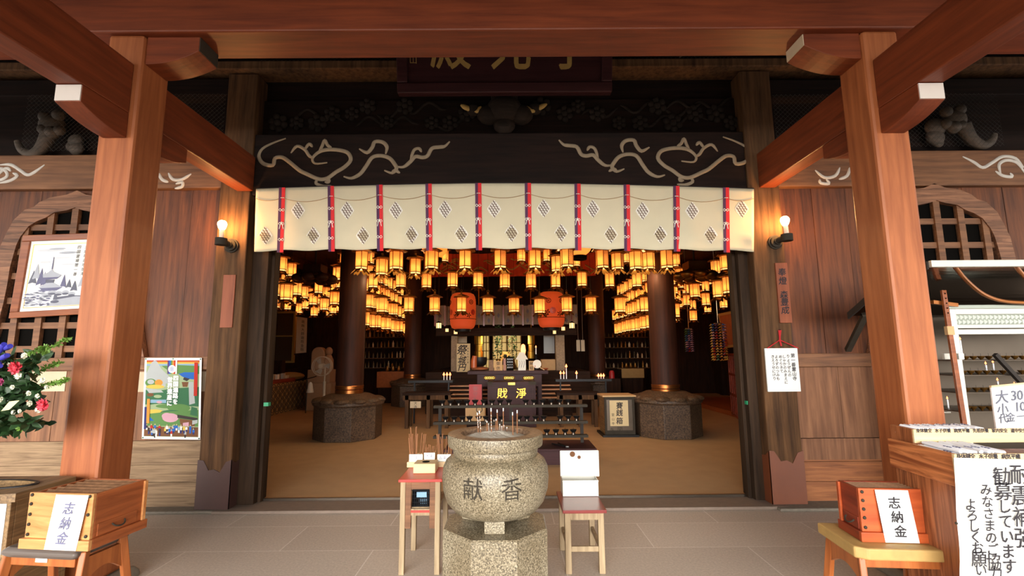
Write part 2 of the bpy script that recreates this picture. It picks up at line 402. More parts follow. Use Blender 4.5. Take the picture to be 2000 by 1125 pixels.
def row_text(mb, text, left, ax, ay, size, step=None, sizey=None, **k):
    step = step or size * 1.02; left = Vector(left); ax = Vector(ax)
    for i, ch in enumerate(text):
        if ch.strip(): ink(mb, ch, left + ax * (step * (i + 0.5)), ax, ay, size, sizey, **k)
EX, EY, EZ = Vector((1, 0, 0)), Vector((0, 1, 0)), Vector((0, 0, 1))
# ================================================================== the setting
YP, YC, YW, YT = 3.2, 4.85, 4.97, 5.14      # porch posts, wall posts, wall boards, threshold
XL0, XL1, XR0, XR1 = -3.06, -2.74, 2.53, 2.86   # the two wall posts beside the doorway
struct('floor', MB().box(-9, 9, -2.6, 5.14, -0.2, 0.0), 'porch_flags')
struct('ground', MB().box(-40, 40, -40, -2.6, -0.35, -0.15), 'courtyard')
struct('floor_hall', MB().box(-8, 8, 5.14, 18, -0.2, 0.012), 'hall_floor')
sl = MB(); sl.box(-2.86, 2.66, 4.78, YT, 0, 0.03)
struct('trim_1', sl, 'sill_stone', bevel=0.006)
bs = MB()
bs.box(-9, -2.74, 4.8, 5.1, 0, 0.028); bs.box(2.53, 9, 4.72, 5.1, 0, 0.028)
struct('trim_2', bs, 'foundation', bevel=0.01)
rl = MB(); rl.box(-2.62, 2.46, YT - 0.035, YT - 0.02, 0.03, 0.052); rl.box(-2.62, 2.46, YT - 0.005, YT + 0.01, 0.03, 0.046); rl.box(-2.62, 2.46, YT - 0.04, YT + 0.02, 0.012, 0.031)
struct('trim_3', rl, 'steel_warm')
cl = MB()
cl.box(-10, 10, -2.6, 5.6, 4.75, 4.85); cl.prism([(-10, -2.6, 4.85), (-10, -2.6, 4.75), (-10, -4.2, 3.75), (-10, -4.2, 3.9)], (20, 0, 0))  # sloping eave out of view, added to block the high sky
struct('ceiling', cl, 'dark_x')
cl = MB(); cl.box(-8, 8, 5.2, 18, 4.5, 4.6)
for x in (-6.8, -4.6, -2.7, -.1, 2.5, 4.6, 6.6):
    cl.box(x, x + 0.22, 5.6, 18, 4.26, 4.5)
struct('ceiling_hall', cl, 'ceiling_wood')
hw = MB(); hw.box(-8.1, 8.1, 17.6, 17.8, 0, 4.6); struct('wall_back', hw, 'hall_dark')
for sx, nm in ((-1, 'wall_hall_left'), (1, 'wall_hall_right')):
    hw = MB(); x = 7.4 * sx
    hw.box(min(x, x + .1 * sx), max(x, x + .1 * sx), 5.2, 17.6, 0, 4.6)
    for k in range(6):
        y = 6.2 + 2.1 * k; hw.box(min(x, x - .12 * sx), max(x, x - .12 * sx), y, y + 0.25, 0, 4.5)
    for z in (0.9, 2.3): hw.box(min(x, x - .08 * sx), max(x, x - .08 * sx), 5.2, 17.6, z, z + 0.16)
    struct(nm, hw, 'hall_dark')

def boards(mb, x0, x1, y, z0, z1, w, th, vert=True, mi=0):
    a0, a1 = (x0, x1) if vert else (z0, z1); n = max(1, round((a1 - a0) / w)); cuts = [a0]
    for i in range(1, n): cuts.append(a0 + (a1 - a0) * (i + random.uniform(-.12, .12)) / n)
    cuts.append(a1)
    for i in range(n):
        d = random.uniform(0, .004); g = .0022
        if vert: mb.box(cuts[i] + g, cuts[i + 1] - g, y + d, y + th, z0, z1, mi)
        else: mb.box(x0, x1, y + d, y + th, cuts[i] + g, cuts[i + 1] - g, mi)

# heights of the rails on the two wings of the front wall, read at the wall plane
def wing(sx, x0, x1, u, nm, tn, v_tie0, v_tie1, v_rail0, v_rail1, v_low0, lowmat):
    zt0, zt1 = ZZ(u, v_tie1, YW), ZZ(u, v_tie0, YW)
    zr0, zr1 = ZZ(u, v_rail1, YW), ZZ(u, v_rail0, YW); zl = ZZ(u, v_low0, YW)
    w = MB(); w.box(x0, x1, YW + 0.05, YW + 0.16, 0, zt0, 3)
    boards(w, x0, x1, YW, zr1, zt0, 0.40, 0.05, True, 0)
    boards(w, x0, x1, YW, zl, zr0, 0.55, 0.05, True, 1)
    boards(w, x0, x1, YW - 0.02, 0.02, zl, 0.21, 0.07, False, 2)
    if sx > 0: boards(w, x0, x1, YW - 0.027, zl - .21, zl, 0.3, 0.07, False, 1)
    struct(nm, w, ['plank_z', 'plank_low_z', lowmat, 'hall_dark'])
    r = MB(); r.box(x0, x1, YW - 0.045, YW + 0.05, zr0, zr1); struct(tn, r, 'rail_x', bevel=0.006)
    return zt0, zt1, zr0, zr1, zl
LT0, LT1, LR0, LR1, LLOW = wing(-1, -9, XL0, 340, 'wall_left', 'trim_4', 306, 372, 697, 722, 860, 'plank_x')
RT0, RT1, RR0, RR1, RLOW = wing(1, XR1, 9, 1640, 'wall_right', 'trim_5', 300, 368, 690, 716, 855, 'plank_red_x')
# the dark zone over the wings and the doorway
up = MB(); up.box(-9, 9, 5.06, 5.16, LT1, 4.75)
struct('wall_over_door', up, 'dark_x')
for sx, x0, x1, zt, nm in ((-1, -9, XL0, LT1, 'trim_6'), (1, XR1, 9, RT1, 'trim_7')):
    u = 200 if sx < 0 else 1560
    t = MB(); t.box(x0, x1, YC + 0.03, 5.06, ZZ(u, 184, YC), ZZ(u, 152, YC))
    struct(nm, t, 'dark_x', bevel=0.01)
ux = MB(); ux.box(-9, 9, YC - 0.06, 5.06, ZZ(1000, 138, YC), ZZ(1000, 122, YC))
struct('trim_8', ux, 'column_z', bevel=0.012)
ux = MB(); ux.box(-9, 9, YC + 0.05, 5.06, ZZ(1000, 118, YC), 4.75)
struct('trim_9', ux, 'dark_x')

# door leaf edges and door posts beside the opening
for nm, x0, x1 in (('door_1', XL1, -2.57), ('door_2', 2.43, XR0)):
    d = MB(); d.box(x0, x1, 4.98, 5.24, 0.03, 3.1)
    k = -1 if x0 < 0 else 1
    xe = -2.57 if k < 0 else 2.43
    d.box(min(xe, xe - .035 * k), max(xe, xe - .035 * k), 5.05, 5.13, 0.03, 3.1)
    struct(nm, d, 'jamb_z', bevel=0.006)
tg = MB(); p = PX(524, 789, 5.04); tg.box(p.x - .028, p.x + .02, 5.0, 5.05, p.z - .018, p.z + .018)
t = tg.build('door_latch', 'green_plastic', parent=bpy.data.objects['door_1'])
tg = MB(); p = PX(1459, 786, 5.04); tg.box(p.x - .02, p.x + .028, 5.0, 5.05, p.z - .018, p.z + .018)
t = tg.build('door_latch', 'green_plastic', parent=bpy.data.objects['door_2'])

# ------------------------------------------------------------------ bell-shaped windows
UW = [(1825, 358), (1845, 366), (1877, 371), (1898, 380), (1909, 389), (1926, 394), (1948, 414), (1962, 439), (1974, 464), (1984, 503)]
UI = [(1825, 391), (1845, 396), (1870, 400), (1886, 410), (1902, 416), (1919, 426), (1935, 446), (1943, 462), (1948, 478), (1956, 506)]
YF = YW - 0.07
def cusp_window(nm, xc, zoff, z_sill):
    ax = XX(1825, 358, YF)
    out = [(PX(u, v, YF).x - ax, PX(u, v, YF).z + zoff) for u, v in UW]
    inn = [(PX(u, v, YF).x - ax, PX(u, v, YF).z + zoff) for u, v in UI]
    out[0] = (0.0, out[0][1]); inn[0] = (0.0, inn[0][1])
    wo, wi = out[-1][0], inn[-1][0]; z0 = out[-1][1]
    for t in (0.2, 0.4, 0.6, 0.8, 1.0):
        z = z0 + (z_sill - z0) * t
        out.append((wo + 0.13 * t ** 2.2, z)); inn.append((wi + 0.12 * t ** 2.2, z))
    fr = MB()
    for s in (-1, 1):
        A = [(xc + s * x, YF, z) for x, z in out]; B = [(xc + s * x, YF, z) for x, z in inn]
        fr.strip(A, B, (0, 0.065, 0))
    w = struct(nm, fr, 'cusped')
    bk = MB()
    L = [Vector((xc - x, YW - .006, z)) for x, z in inn]; R = [Vector((xc + x, YW - .006, z)) for x, z in inn]
    for i in range(len(L) - 1): bk.poly([L[i], L[i + 1], R[i + 1], R[i]])
    bk.build('dark_recess_sheet', 'black', parent=w)  # black sheet stands in for the dark recess behind the lattice
    def half(z):                       # half-width of the opening at height z
        for i in range(len(inn) - 1):
            if inn[i][1] >= z >= inn[i + 1][1]:
                t = (inn[i][1] - z) / max(1e-6, inn[i][1] - inn[i + 1][1]); return inn[i][0] + t * (inn[i + 1][0] - inn[i][0])
        return inn[-1][0]
    lt = MB()
    for k in range(-3, 4):
        x = 0.25 * k; zt = z_sill
        for i in range(len(inn) - 1):
            if inn[i][0] <= abs(x) <= inn[i + 1][0]: zt = inn[i][1]; break
        else:
            zt = inn[0][1] if x == 0 else inn[-6][1] - 0.2
        lt.box(xc + x - .034, xc + x + .034, YF + 0.012, YF + 0.055, z_sill, zt)
    for z in (2.86, 2.6, 2.34, 2.08, 1.82, 1.58):
        h = half(z); lt.box(xc - h, xc + h, YF + 0.03, YF + 0.06, z - .032, z + .032)
    lt.build('lattice', 'rail_x', parent=w)
    return ax
cusp_window('window_1', XX(1825, 358, YF), 0, RR1)
cusp_window('window_2', XX(150, 372, YF), ZZ(150, 372, YF) - ZZ(1825, 358, YF), LR1)

# ================================================================== timbers of the porch
def post(label, uvs, mat, x0, x1):
    t = thing('porch_post', label, 'post', ((x0 + x1) / 2, YP + .14, 0))
    MB().box(x0, x1, YP, YP + 0.28, 0.07, ZZ(1000, 58, YP - .03)).build('shaft', 'porch_wood_z', parent=t, bevel=0.022)
    return t
PLX0, PLX1 = -3.02, -2.74
PRX0, PRX1 = 2.70, 2.98
PLX0 = XX(113, 924, YP); PLX1 = XX(190, 942, YP) + .0; PRX1 = XX(1851, 830, YP); PRX0 = PRX1 - (PLX1 - PLX0)
post('reddish-brown square porch post, the one in front of the ink painting', None, None, PLX0, PLX1)
post('reddish-brown square porch post, the one beside the stainless lamp cabinet', None, None, PRX0, PRX1)
for x0, x1, lb in ((PLX0, PLX1, 'the collection box with a grey padded stool'), (PRX0, PRX1, 'the red collection box')):
    f = MB(); f.lathe([(0.30, 0.0), (0.29, 0.04), (0.26, 0.07)], 4, ((x0 + x1) / 2, YP + .14, 0), a0=pi / 4)
    tag(f.build('foundation_stone', 'foundation', bevel=0.015), 'rough base stone under the porch post behind ' + lb, 'stone')
# the great tie timber across the front of the porch
z0 = ZZ(1000, 58, YP - .03)
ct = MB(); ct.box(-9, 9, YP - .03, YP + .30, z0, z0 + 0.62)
tag(ct.build('cross_timber', 'beam_wood_shade_x', bevel=0.012), 'broad reddish-brown timber spanning the two porch posts overhead', 'beam')

def side_timber(xc, label, sgn):
    zb, zt = 3.215, 3.59
    t = thing('side_timber', label, 'beam', (xc, 2.4, 0))
    MB().box(xc - .085, xc + .085, -0.9, YP, zb, zt).build('front_timber', 'beam_wood_shade_y', parent=t, bevel=0.008)
    MB().box(xc - .085, xc + .085, YP + .28, YC, zb, zt).build('rear_timber', 'beam_wood_shade_y', parent=t, bevel=0.008)
    return t
XSL, XSR = PLX0 + .125, PRX1 - .125
side_timber(XSL, 'reddish-brown side timber running back from the porch post near the ink painting', -1)
side_timber(XSR, 'reddish-brown side timber running back from the porch post near the lamp cabinet', 1)
# bracket arms with cut ends
def arm_y(xc, y_end, y_post, label, white):
    t = thing('bracket_arm', label, 'bracket', (xc, y_post, 3.1)); ze, zp, zt = 3.10, 3.03, 3.213
    d = 1 if y_end > y_post else -1
    prof = [(y_post, zt), (y_end, zt), (y_end, ze)]
    for i in range(1, 9):
        s = i / 8; prof.append((y_end + (y_post - y_end) * s, ze - (ze - zp) * (1 - (1 - s) ** 2.2)))
    m = MB(); m.prism([(xc - .083, y, z) for y, z in prof], (0.166, 0, 0)); m.build('arm', 'beam_wood_shade_y', parent=t, bevel=0.004)
    if white:
        m = MB(); m.box(xc - .08, xc + .08, y_end - .006, y_end + .0005, ze + .004, zt - .003); m.build('painted_end', 'white_paint', parent=t)['label'] = 'white painted end grain'
    return t
arm_y(XSL, YP - .37, YP, 'bracket arm with a white end, below the timber near the ink painting', True)
arm_y(XSR, YP - .33, YP, 'bracket arm with a white end, below the timber near the lamp cabinet', True)
arm_y(XSL, YP + .62, YP + .28, 'dark bracket arm behind the porch post near the ink painting', False)
arm_y(XSR, YP + .62, YP + .28, 'dark bracket arm behind the porch post near the lamp cabinet', False)
def arm_x(xp, xe, label, vb_end, vt_end, vb_post, uend):
    t = thing('bracket_arm', label, 'bracket', (xp, YP + .14, 3.8)); zt = z0
    ze, zp = ZZ(uend, vb_end, YP + .05), ZZ(uend, vb_post, YP + .05)
    prof = [(xp, zt), (xe, zt), (xe, ze)]
    for i in range(1, 9):
        s = i / 8; prof.append((xe + (xp - xe) * s, ze - (ze - zp) * (1 - (1 - s) ** 2.2)))
    m = MB(); m.prism([(x, YP + .03, z) for x, z in prof], (0, 0.22, 0)); m.build('arm', 'beam_wood_shade_x', parent=t, bevel=0.004)
    d = 1 if xe > xp else -1
    m = MB(); m.box(min(xe, xe + .006 * d), max(xe, xe + .006 * d), YP + .034, YP + .246, ze + .004, zt - .003)
    m.build('painted_end', 'paper_strip' if d < 0 else 'iron_old', parent=t)
arm_x(PLX1, XX(392, 95, YP + .05), 'short bracket arm under the broad timber, nearer the ink painting', 103, 70, 128, 400)
arm_x(PRX0, XX(1567, 80, YP + .05), 'short bracket arm under the broad timber, nearer the lamp cabinet', 92, 55, 118, 1560)

# ------------------------------------------------------------------ posts of the front wall
def wall_post(x0, x1, label, sheath, zs, mat):
    t = thing('wall_post', label, 'post', ((x0 + x1) / 2, YC + .15, 0.0))
    MB().box(x0, x1, YC, YC + .32, 0.03, ZZ(1480, 138, YC)).build('shaft', 'column_z', parent=t, bevel=0.012)
    m = MB(); e = .006; w = x1 - x0
    def face(p, q, zz):
        n = len(zz); pts = [p + (q - p) * (i / (n - 1)) + EZ * z for i, z in enumerate(zz)]
        m.prism([p] + pts + [q], (q - p).cross(EZ).normalized() * e)
    zz = [zs, zs - .005, zs - .10, zs - .09, zs - .12, zs - .02, zs]
    face(Vector((x0 - e, YC, .03)), Vector((x1 + e, YC, .03)), zz)
    if x0 < 0: face(Vector((x1, YC - e, .03)), Vector((x1, YC + .32, .03)), [zs, zs - .04, zs - .03, zs - .1, zs, zs])
    else: face(Vector((x0, YC + .32, .03)), Vector((x0, YC - e, .03)), [zs, zs + .02, zs - .08, zs - .06, zs - .05, zs])
    m.build('metal_sheath', mat, parent=t)
    return t
wall_post(XL0, XL1, 'weathered square doorway post with a dark metal foot, beside the poster', None, 0.46, 'copper_sheath')
wall_post(XR0, XR1, 'weathered square doorway post with a brown metal foot, carrying a hanging white board', None, 0.50, 'copper_brown')

# ------------------------------------------------------------------ carved crossbeam with pale cloud scrolls
zl0, zl1 = ZZ(990, 366, YC), ZZ(990, 258, YC)
cb = thing('carved_crossbeam', 'dark crossbeam with pale carved cloud scrolls above the white curtain', 'beam', (0, YC + .1, zl0))
m = MB(); m.box(XL1, XR0, YC + .02, YC + .19, zl0 - .06, zl1); m.build('timber', 'dark_x', parent=cb, bevel=0.01)
def zc(pts): return [(450 + x / 2.96, y / 2.96) for x, y in pts]
SCR = [zc([(320, 800), (250, 825), (185, 860), (165, 905), (190, 945), (245, 955), (258, 915), (300, 910), (345, 940), (400, 985), (440, 1005), (510, 1035), (560, 1030), (610, 995), (660, 965), (695, 925), (680, 885), (630, 868), (560, 865), (510, 880), (475, 915), (490, 945), (560, 940)]),
       zc([(350, 885), (385, 845), (430, 865), (455, 900), (480, 915)]), zc([(430, 865), (455, 832), (475, 850)]),
       zc([(510, 880), (530, 845), (545, 810), (562, 840), (585, 852)]),
       zc([(505, 1035), (495, 1060), (540, 1078), (585, 1074)]), zc([(530, 1040), (565, 1036), (568, 1052), (545, 1052)]),
       zc([(655, 1020), (700, 1030), (750, 1005), (785, 960), (820, 910), (870, 900), (920, 915), (950, 950), (960, 975), (935, 1000), (890, 985)]),
       zc([(955, 962), (1000, 965), (1040, 935), (1070, 905), (1110, 910), (1140, 900), (1165, 858), (1210, 850), (1240, 845), (1268, 818)]),
       zc([(745, 860), (790, 882), (820, 852), (835, 820), (880, 822), (905, 850), (897, 890)]), zc([(1040, 930), (1060, 870), (1090, 858), (1105, 880)]),
       zc([(935, 1000), (950, 985), (980, 1000)])]
def smooth(pts, n=4):
    out = []; k = len(pts)
    for i in range(k - 1):
        p0, p1, p2, p3 = pts[max(i - 1, 0)], pts[i], pts[i + 1], pts[min(i + 2, k - 1)]
        for j in range(n):
            t = j / n
            out.append(tuple(0.5 * (2 * b + (c - a) * t + (2 * a - 5 * b + 4 * c - d) * t * t + (-a + 3 * b - 3 * c + d) * t ** 3) for a, b, c, d in zip(p0, p1, p2, p3)))
    return out + [pts[-1]]
def scroll(mb, pts, D, r, n=8):
    q = smooth(pts, 4); k = len(q)
    P = [PX(u, v, D) for u, v in q]
    rs = [r * (0.35 + 0.65 * min(1, 6 * min(i, k - 1 - i) / k)) for i in range(k)]
    mb.tube(P, rs, n, flat=(1, 0.55, 1))
for mir in (0, 1):
    m = MB()
    for s in SCR:
        pts = [(1970 - u, v - 3) for u, v in s] if mir else s
        scroll(m, pts, YC + .018, 0.021 if len(s) > 6 else 0.017)
    m.build('cloud_scroll', 'carving_white', parent=cb, smooth=60)
# white scrolls on the tie timbers of the wings
def tie(x0, x1, zt0, zt1, label, scr, mat):
    t = thing('tie_timber', label, 'beam', ((x0 + x1) / 2, YC + .1, zt0))
    m = MB(); m.box(x0, x1, YC + .05, 5.06, zt0, zt1); m.build('timber', 'rail_x', parent=t, bevel=0.012)
    for s in scr:
        m = MB()
        for q in s: scroll(m, q, YC + .048, 0.017)
        m.build('wave_scroll', mat, parent=t, smooth=60)
def za(pts): return [(x / 2.812, y / 2.812) for x, y in pts]
def zb(pts): return [(1450 + x / 2.8127, y / 2.8127) for x, y in pts]
tie(-9, XL0, LT0, LT1, 'weathered tie timber with white wave scrolls over the ink painting',
    [[za([(0, 905), (60, 905), (110, 935), (150, 960), (190, 945), (245, 905)]), za([(-60, 1000), (0, 990), (40, 965), (20, 930), (-40, 920)]), za([(0, 1005), (60, 990), (95, 965), (70, 950)]), za([(-40, 985), (30, 925), (60, 940)])],
     [za([(870, 950), (890, 985), (925, 1000)]), za([(925, 950), (950, 985), (1000, 985), (1050, 955)]), za([(960, 1035), (1000, 1025), (1000, 1000), (965, 1010)])]], 'carving_bright')
tie(XR1, 9, RT0, RT1, 'weathered tie timber with white wave scrolls over the lamp cabinet',
    [[zb([(1210, 860), (1270, 890), (1320, 920), (1370, 895), (1430, 860), (1500, 870), (1545, 920)]), zb([(1390, 940), (1430, 965), (1480, 970), (1470, 950)]), zb([(1420, 960), (1410, 905), (1450, 880), (1510, 895), (1550, 950)])],
     [zb([(590, 920), (575, 965), (530, 985)]), zb([(400, 935), (450, 975), (510, 965), (535, 920)]), zb([(425, 985), (430, 1005), (475, 1008), (460, 985)])]], 'carving_bright')

# ------------------------------------------------------------------ the dark carved frieze above the crossbeam
fz = thing('carved_frieze', 'blackened openwork frieze of flowers and waves over the carved crossbeam', 'carving', (0, YC + .2, zl1))
m = MB(); m.box(XL1, XR0, YC + .16, YC + .205, zl1, ZZ(1000, 180, YC)); m.build('back_panel', 'dark_x', parent=fz)
def flower(mb, c, r):
    mb.ball(c, (r * .45, r * .4, r * .45), 8, 6)
    for k in range(6):
        a = k * pi / 3 + r * 7; mb.ball(c + Vector((cos(a) * r * .72, 0, sin(a) * r * .72)), (r * .42, r * .25, r * .42), 8, 5)
for i, u in enumerate(range(540, 1440, 37)):
    if 925 < u < 1055: continue
    c = PX(u + random.uniform(-8, 8), random.choice((207, 222, 240)), YC + .14)
    f = MB(); flower(f, c, random.uniform(.075, .105)); f.build('carved_flower', 'carved', parent=fz, smooth=60)
for k in range(14):
    u0 = random.choice((random.uniform(530, 860), random.uniform(1080, 1360))); v0 = random.uniform(205, 250)
    w = MB(); pts = [(u0 + 9 * j, v0 + 9 * sin(j * .9 + k) - j * 1.1) for j in range(9)]
    scroll(w, pts, YC + .145, .017); w.build('carved_wave', 'carved', parent=fz, smooth=60)
# central carved beast under the name board
m = MB()
for u, v, r in ((985, 215, .2), (955, 225, .13), (1018, 225, .13), (985, 190, .15), (925, 215, .08), (1045, 213, .08), (985, 245, .12)):
    m.ball(PX(u, v, YC + .05), (r, r * .7, r * .85), 12, 8)
m.build('carved_beast', 'carved', parent=fz, smooth=60)
for s in (((900, 205), (915, 212), (932, 216), (940, 208)), ((1068, 203), (1050, 212), (1036, 216), (1028, 208))):
    m = MB(); scroll(m, list(s), YC + .02, .03); m.build('gilt_claw', 'gold_paint', parent=fz, smooth=60)
# carved trunks that stick out of the wall beside the porch posts
def nosing(label, head, trunk, blob, rs):
    t = thing('carved_nosing', label, 'carving', (PX(*head, YC).x, YC + .1, PX(*head, YC).z))
    m = MB(); D = YC + .12
    m.ball(PX(head[0], head[1], D), (.13, .1, .12), 14, 10)
    for du, dv, r in ((-14, -16, .06), (12, -20, .06), (-16, 8, .06), (14, 10, .055), (0, 14, .07)): m.ball(PX(head[0] + du, head[1] + dv, D - .05), r, 10, 8)
    m.build('beast_head', 'nosing_wood', parent=t, smooth=60)
    m = MB(); q = smooth(trunk, 4); k = len(q)
    m.tube([PX(u, v, D - .03) for u, v in q], [.075 - .05 * i / k for i in range(k)], 10); m.build('trunk', 'nosing_wood', parent=t, smooth=60)
    m = MB()
    for u, v, r in blob: m.ball(PX(u, v, D), (r, r * .6, r), 12, 8)
    m.build('carved_rosette', 'nosing_wood', parent=t, smooth=60)
nosing('dark carved beast nosing in the wire-netted recess above the ink painting', (102, 245), [(96, 262), (82, 290), (62, 302), (42, 292), (34, 276)], [(148, 276, .08), (150, 290, .08), (140, 286, .06)], 0)
nosing('dark carved beast nosing in the wire-netted recess above the lamp cabinet', (1862, 235), [(1880, 245), (1896, 272), (1918, 284), (1936, 276), (1942, 262)], [(1826, 250, .11), (1826, 268, .1), (1832, 278, .06)], 0)
# wire netting over the recesses and the upper ledge: thin crossed wires
def net(label, x0, x1, z0, z1, y, s=0.05):
    m = MB(); h = z1 - z0; n = int((x1 - x0 + h) / s)
    for i in range(n + 1):
        a = x0 - h + i * s
        for d in (0, 1):
            xa, xb = (a, a + h) if d == 0 else (a + h, a); za_, zb_ = z0, z1
            t0, t1 = 0.0, 1.0
            for t in (0,):
                pass
            def cl(x): return min(max(x, x0), x1)
            if (xa < x0 and xb < x0) or (xa > x1 and xb > x1): continue
            ta = 0.0 if x0 <= xa <= x1 else (cl(xa) - xa) / (xb - xa); tb = 1.0 if x0 <= xb <= x1 else (cl(xb) - xa) / (xb - xa)
            pa = Vector((xa + (xb - xa) * ta, y, z0 + h * ta)); pb = Vector((xa + (xb - xa) * tb, y, z0 + h * tb))
            if (pb - pa).length > .01: m.rod(pa, pb, .0011, 3)
    o = tag(m.build('wire_net', 'wire'), label, 'net')
net('wire netting across the dark recess above the ink painting', -5.2, XL0, LT1 + .01, ZZ(200, 186, YC), YC - .02)
net('wire netting across the dark recess above the lamp cabinet', XR1, 5.3, RT1 + .01, ZZ(1560, 186, YC), YC - .02)
net('wire netting along the ledge beside the name board, near the ink painting', XL1, XX(770, 110, YC) , ZZ(600, 121, YC), ZZ(600, 88, YC), YC + .02, .045)
net('wire netting along the ledge beside the name board, near the lamp cabinet', XX(1196, 110, YC), XR0, ZZ(1300, 121, YC), ZZ(1300, 86, YC), YC + .02, .045)
for lb, s in (('pale curled carving behind the netting near the ink painting', 0), ('pale curled carving behind the netting near the lamp cabinet', 1)):
    tcv = thing('curled_carving', lb, 'carving', PX(690 if not s else 1278, 108, YC))
    for q in ([(610, 112), (622, 104), (636, 108), (640, 114)], [(672, 108), (690, 104), (698, 92), (688, 86)], [(702, 96), (720, 104), (736, 98), (728, 86)], [(745, 92), (756, 100), (768, 96)]):
        m = MB(); scroll(m, [(1968 - u, v - 2) for u, v in q] if s else q, YC + .035, .016); m.build('curl', 'carving_white', parent=tcv, smooth=60)

# ------------------------------------------------------------------ name board
x0, x1, zb0, zb1 = rect(776, 0, 1194, 174, 4.45)
nb = thing('name_board', 'big framed name board with gilt brush characters hung over the doorway', 'sign', ((x0 + x1) / 2, 4.5, zb0))
tilt = Vector((0, -0.22, 1)).normalized(); nrm = Vector((0, -1, -0.22)).normalized()
o = Vector((x0, 4.55, zb0)); Wd = x1 - x0; Hd = 0.98
m = MB(); m.obox(o - nrm * .0 + nrm * -.05, EX * Wd, tilt * Hd, nrm * .05); m.build('panel', 'lacquer', parent=nb)
m = MB(); fw = .105
m.obox(o, EX * Wd, tilt * fw, nrm * .06); m.obox(o + tilt * (Hd - fw), EX * Wd, tilt * fw, nrm * .06)
m.obox(o + tilt * fw, EX * fw, tilt * (Hd - 2 * fw), nrm * .06); m.obox(o + EX * (Wd - fw) + tilt * fw, EX * fw, tilt * (Hd - 2 * fw), nrm * .06)
m.build('frame', 'lacquer', parent=nb, bevel=0.012)
def on_plane(u, v, o, n):
    r = ray(u, v); c = Vector((0, 0, CAMH)); return c + r * ((o - c).dot(n) / r.dot(n))
for ch, u, v in (('殿', 880, 88), ('光', 998, 88), ('子', 1112, 88)):
    m = MB(); ink(m, ch, on_plane(u, v, o + nrm * .004, nrm), EX, tilt, .42, .5, bold=.018); m.build('character', 'gold_paint', parent=nb)
m = MB(); column_text(m, '竺和山', on_plane(806, 72, o + nrm * .004, nrm), EX, tilt, .085); m.build('character', 'gold_paint', parent=nb)

# ================================================================== curtain across the doorway
YN = 4.825
RIB = [551, 646, 741, 837, 934, 1031, 1128, 1224, 1321, 1418]
def vtop(u): t = (u - 984) / 487; return 358 + 11 * abs(t) ** 1.6
def vbot(u): t = (u - 984) / 487; return 485 + 5.5 * t * t + 1.4 * sin(u * .065)
def fold(u, s):
    return YN - .03 * s * (0.5 + 0.5 * sin(u * .033 + 1.2 * s)) - .02 * s * sin(u * .0185 + 2 * s) - 0.012 * max(0, 1 - abs(s - .78) / .12) * (1 + sin(u * .065)) - .01 * sin(u * .09) * s
def on_curtain(u, v, off=0.0):
    a, b = vtop(u), vbot(u); s = (v - a) / (b - a); return PX(u, v, fold(u, s) - off)
nr = thing('noren_curtain', 'cream doorway curtain with brown diamond crests and red and purple ribbons', 'curtain', (0, YN, ZZ(984, 490, YN)))
g = MB(); NU, NV = 160, 18; vs = []; fs = []
for j in range(NV + 1):
    for i in range(NU + 1):
        s = j / NV; u0 = 500.0 - 3.5 * s; u1 = 1472.5; u = u0 + (u1 - u0) * i / NU
        vs.append(PX(u, vtop(u) + (vbot(u) - vtop(u)) * s, fold(u, s)))
for j in range(NV):
    for i in range(NU): a = j * (NU + 1) + i; fs.append((a, a + 1, a + NU + 2, a + NU + 1))
g.add(vs, fs); cloth = g.build('cloth', 'cream_cloth', parent=nr, smooth=80)
md = cloth.modifiers.new('thick', 'SOLIDIFY'); md.thickness = 0.002
def crest(u, v):
    c = MB(); w, h = 12.5, 17.0
    c.poly([on_curtain(u + dx * w * 1.1, v + dy * h * 1.04, .003) for dx, dy in ((0, -1), (.35, -.72), (.7, -.4), (1, 0), (.7, .4), (.35, .72), (0, 1), (-.35, .72), (-.7, .4), (-1, 0), (-.7, -.4), (-.35, -.72))], 1)
    for r, n in ((-3, 1), (-2, 2), (-1, 3), (0, 4), (1, 3), (2, 2), (3, 1)):
        for k in range(n):
            cu = u + (k - (n - 1) / 2) * 5.6; cv = v + r * 4.5
            for q, dv in ((-1.5, -1.2), (1.4, 1.0)):
                c.poly([on_curtain(cu + q + du, cv + dv + ddv, .0055) for du, ddv in ((-.55, -2.2), (.55, -2.2), (.55, 2.2), (-.55, 2.2))])
            c.poly([on_curtain(cu + du, cv + dv, .0058) for du, dv in ((-1.6, -2.2), (-.6, -2.2), (1.6, 2.2), (.6, 2.2))])
    c.build('crest', ['crest_brown', 'white_cloth'], parent=nr)
for u, v in [(582, 411), (678, 411), (773, 411), (869, 409), (965, 408), (1062, 407), (1158, 408), (1255, 412), (1352, 412), (1449, 408), (518, 460), (612, 460), (709, 460), (804, 458), (901, 457), (999, 455), (1096, 455), (1193, 458), (1290, 458), (1388, 459)]: crest(u, v)
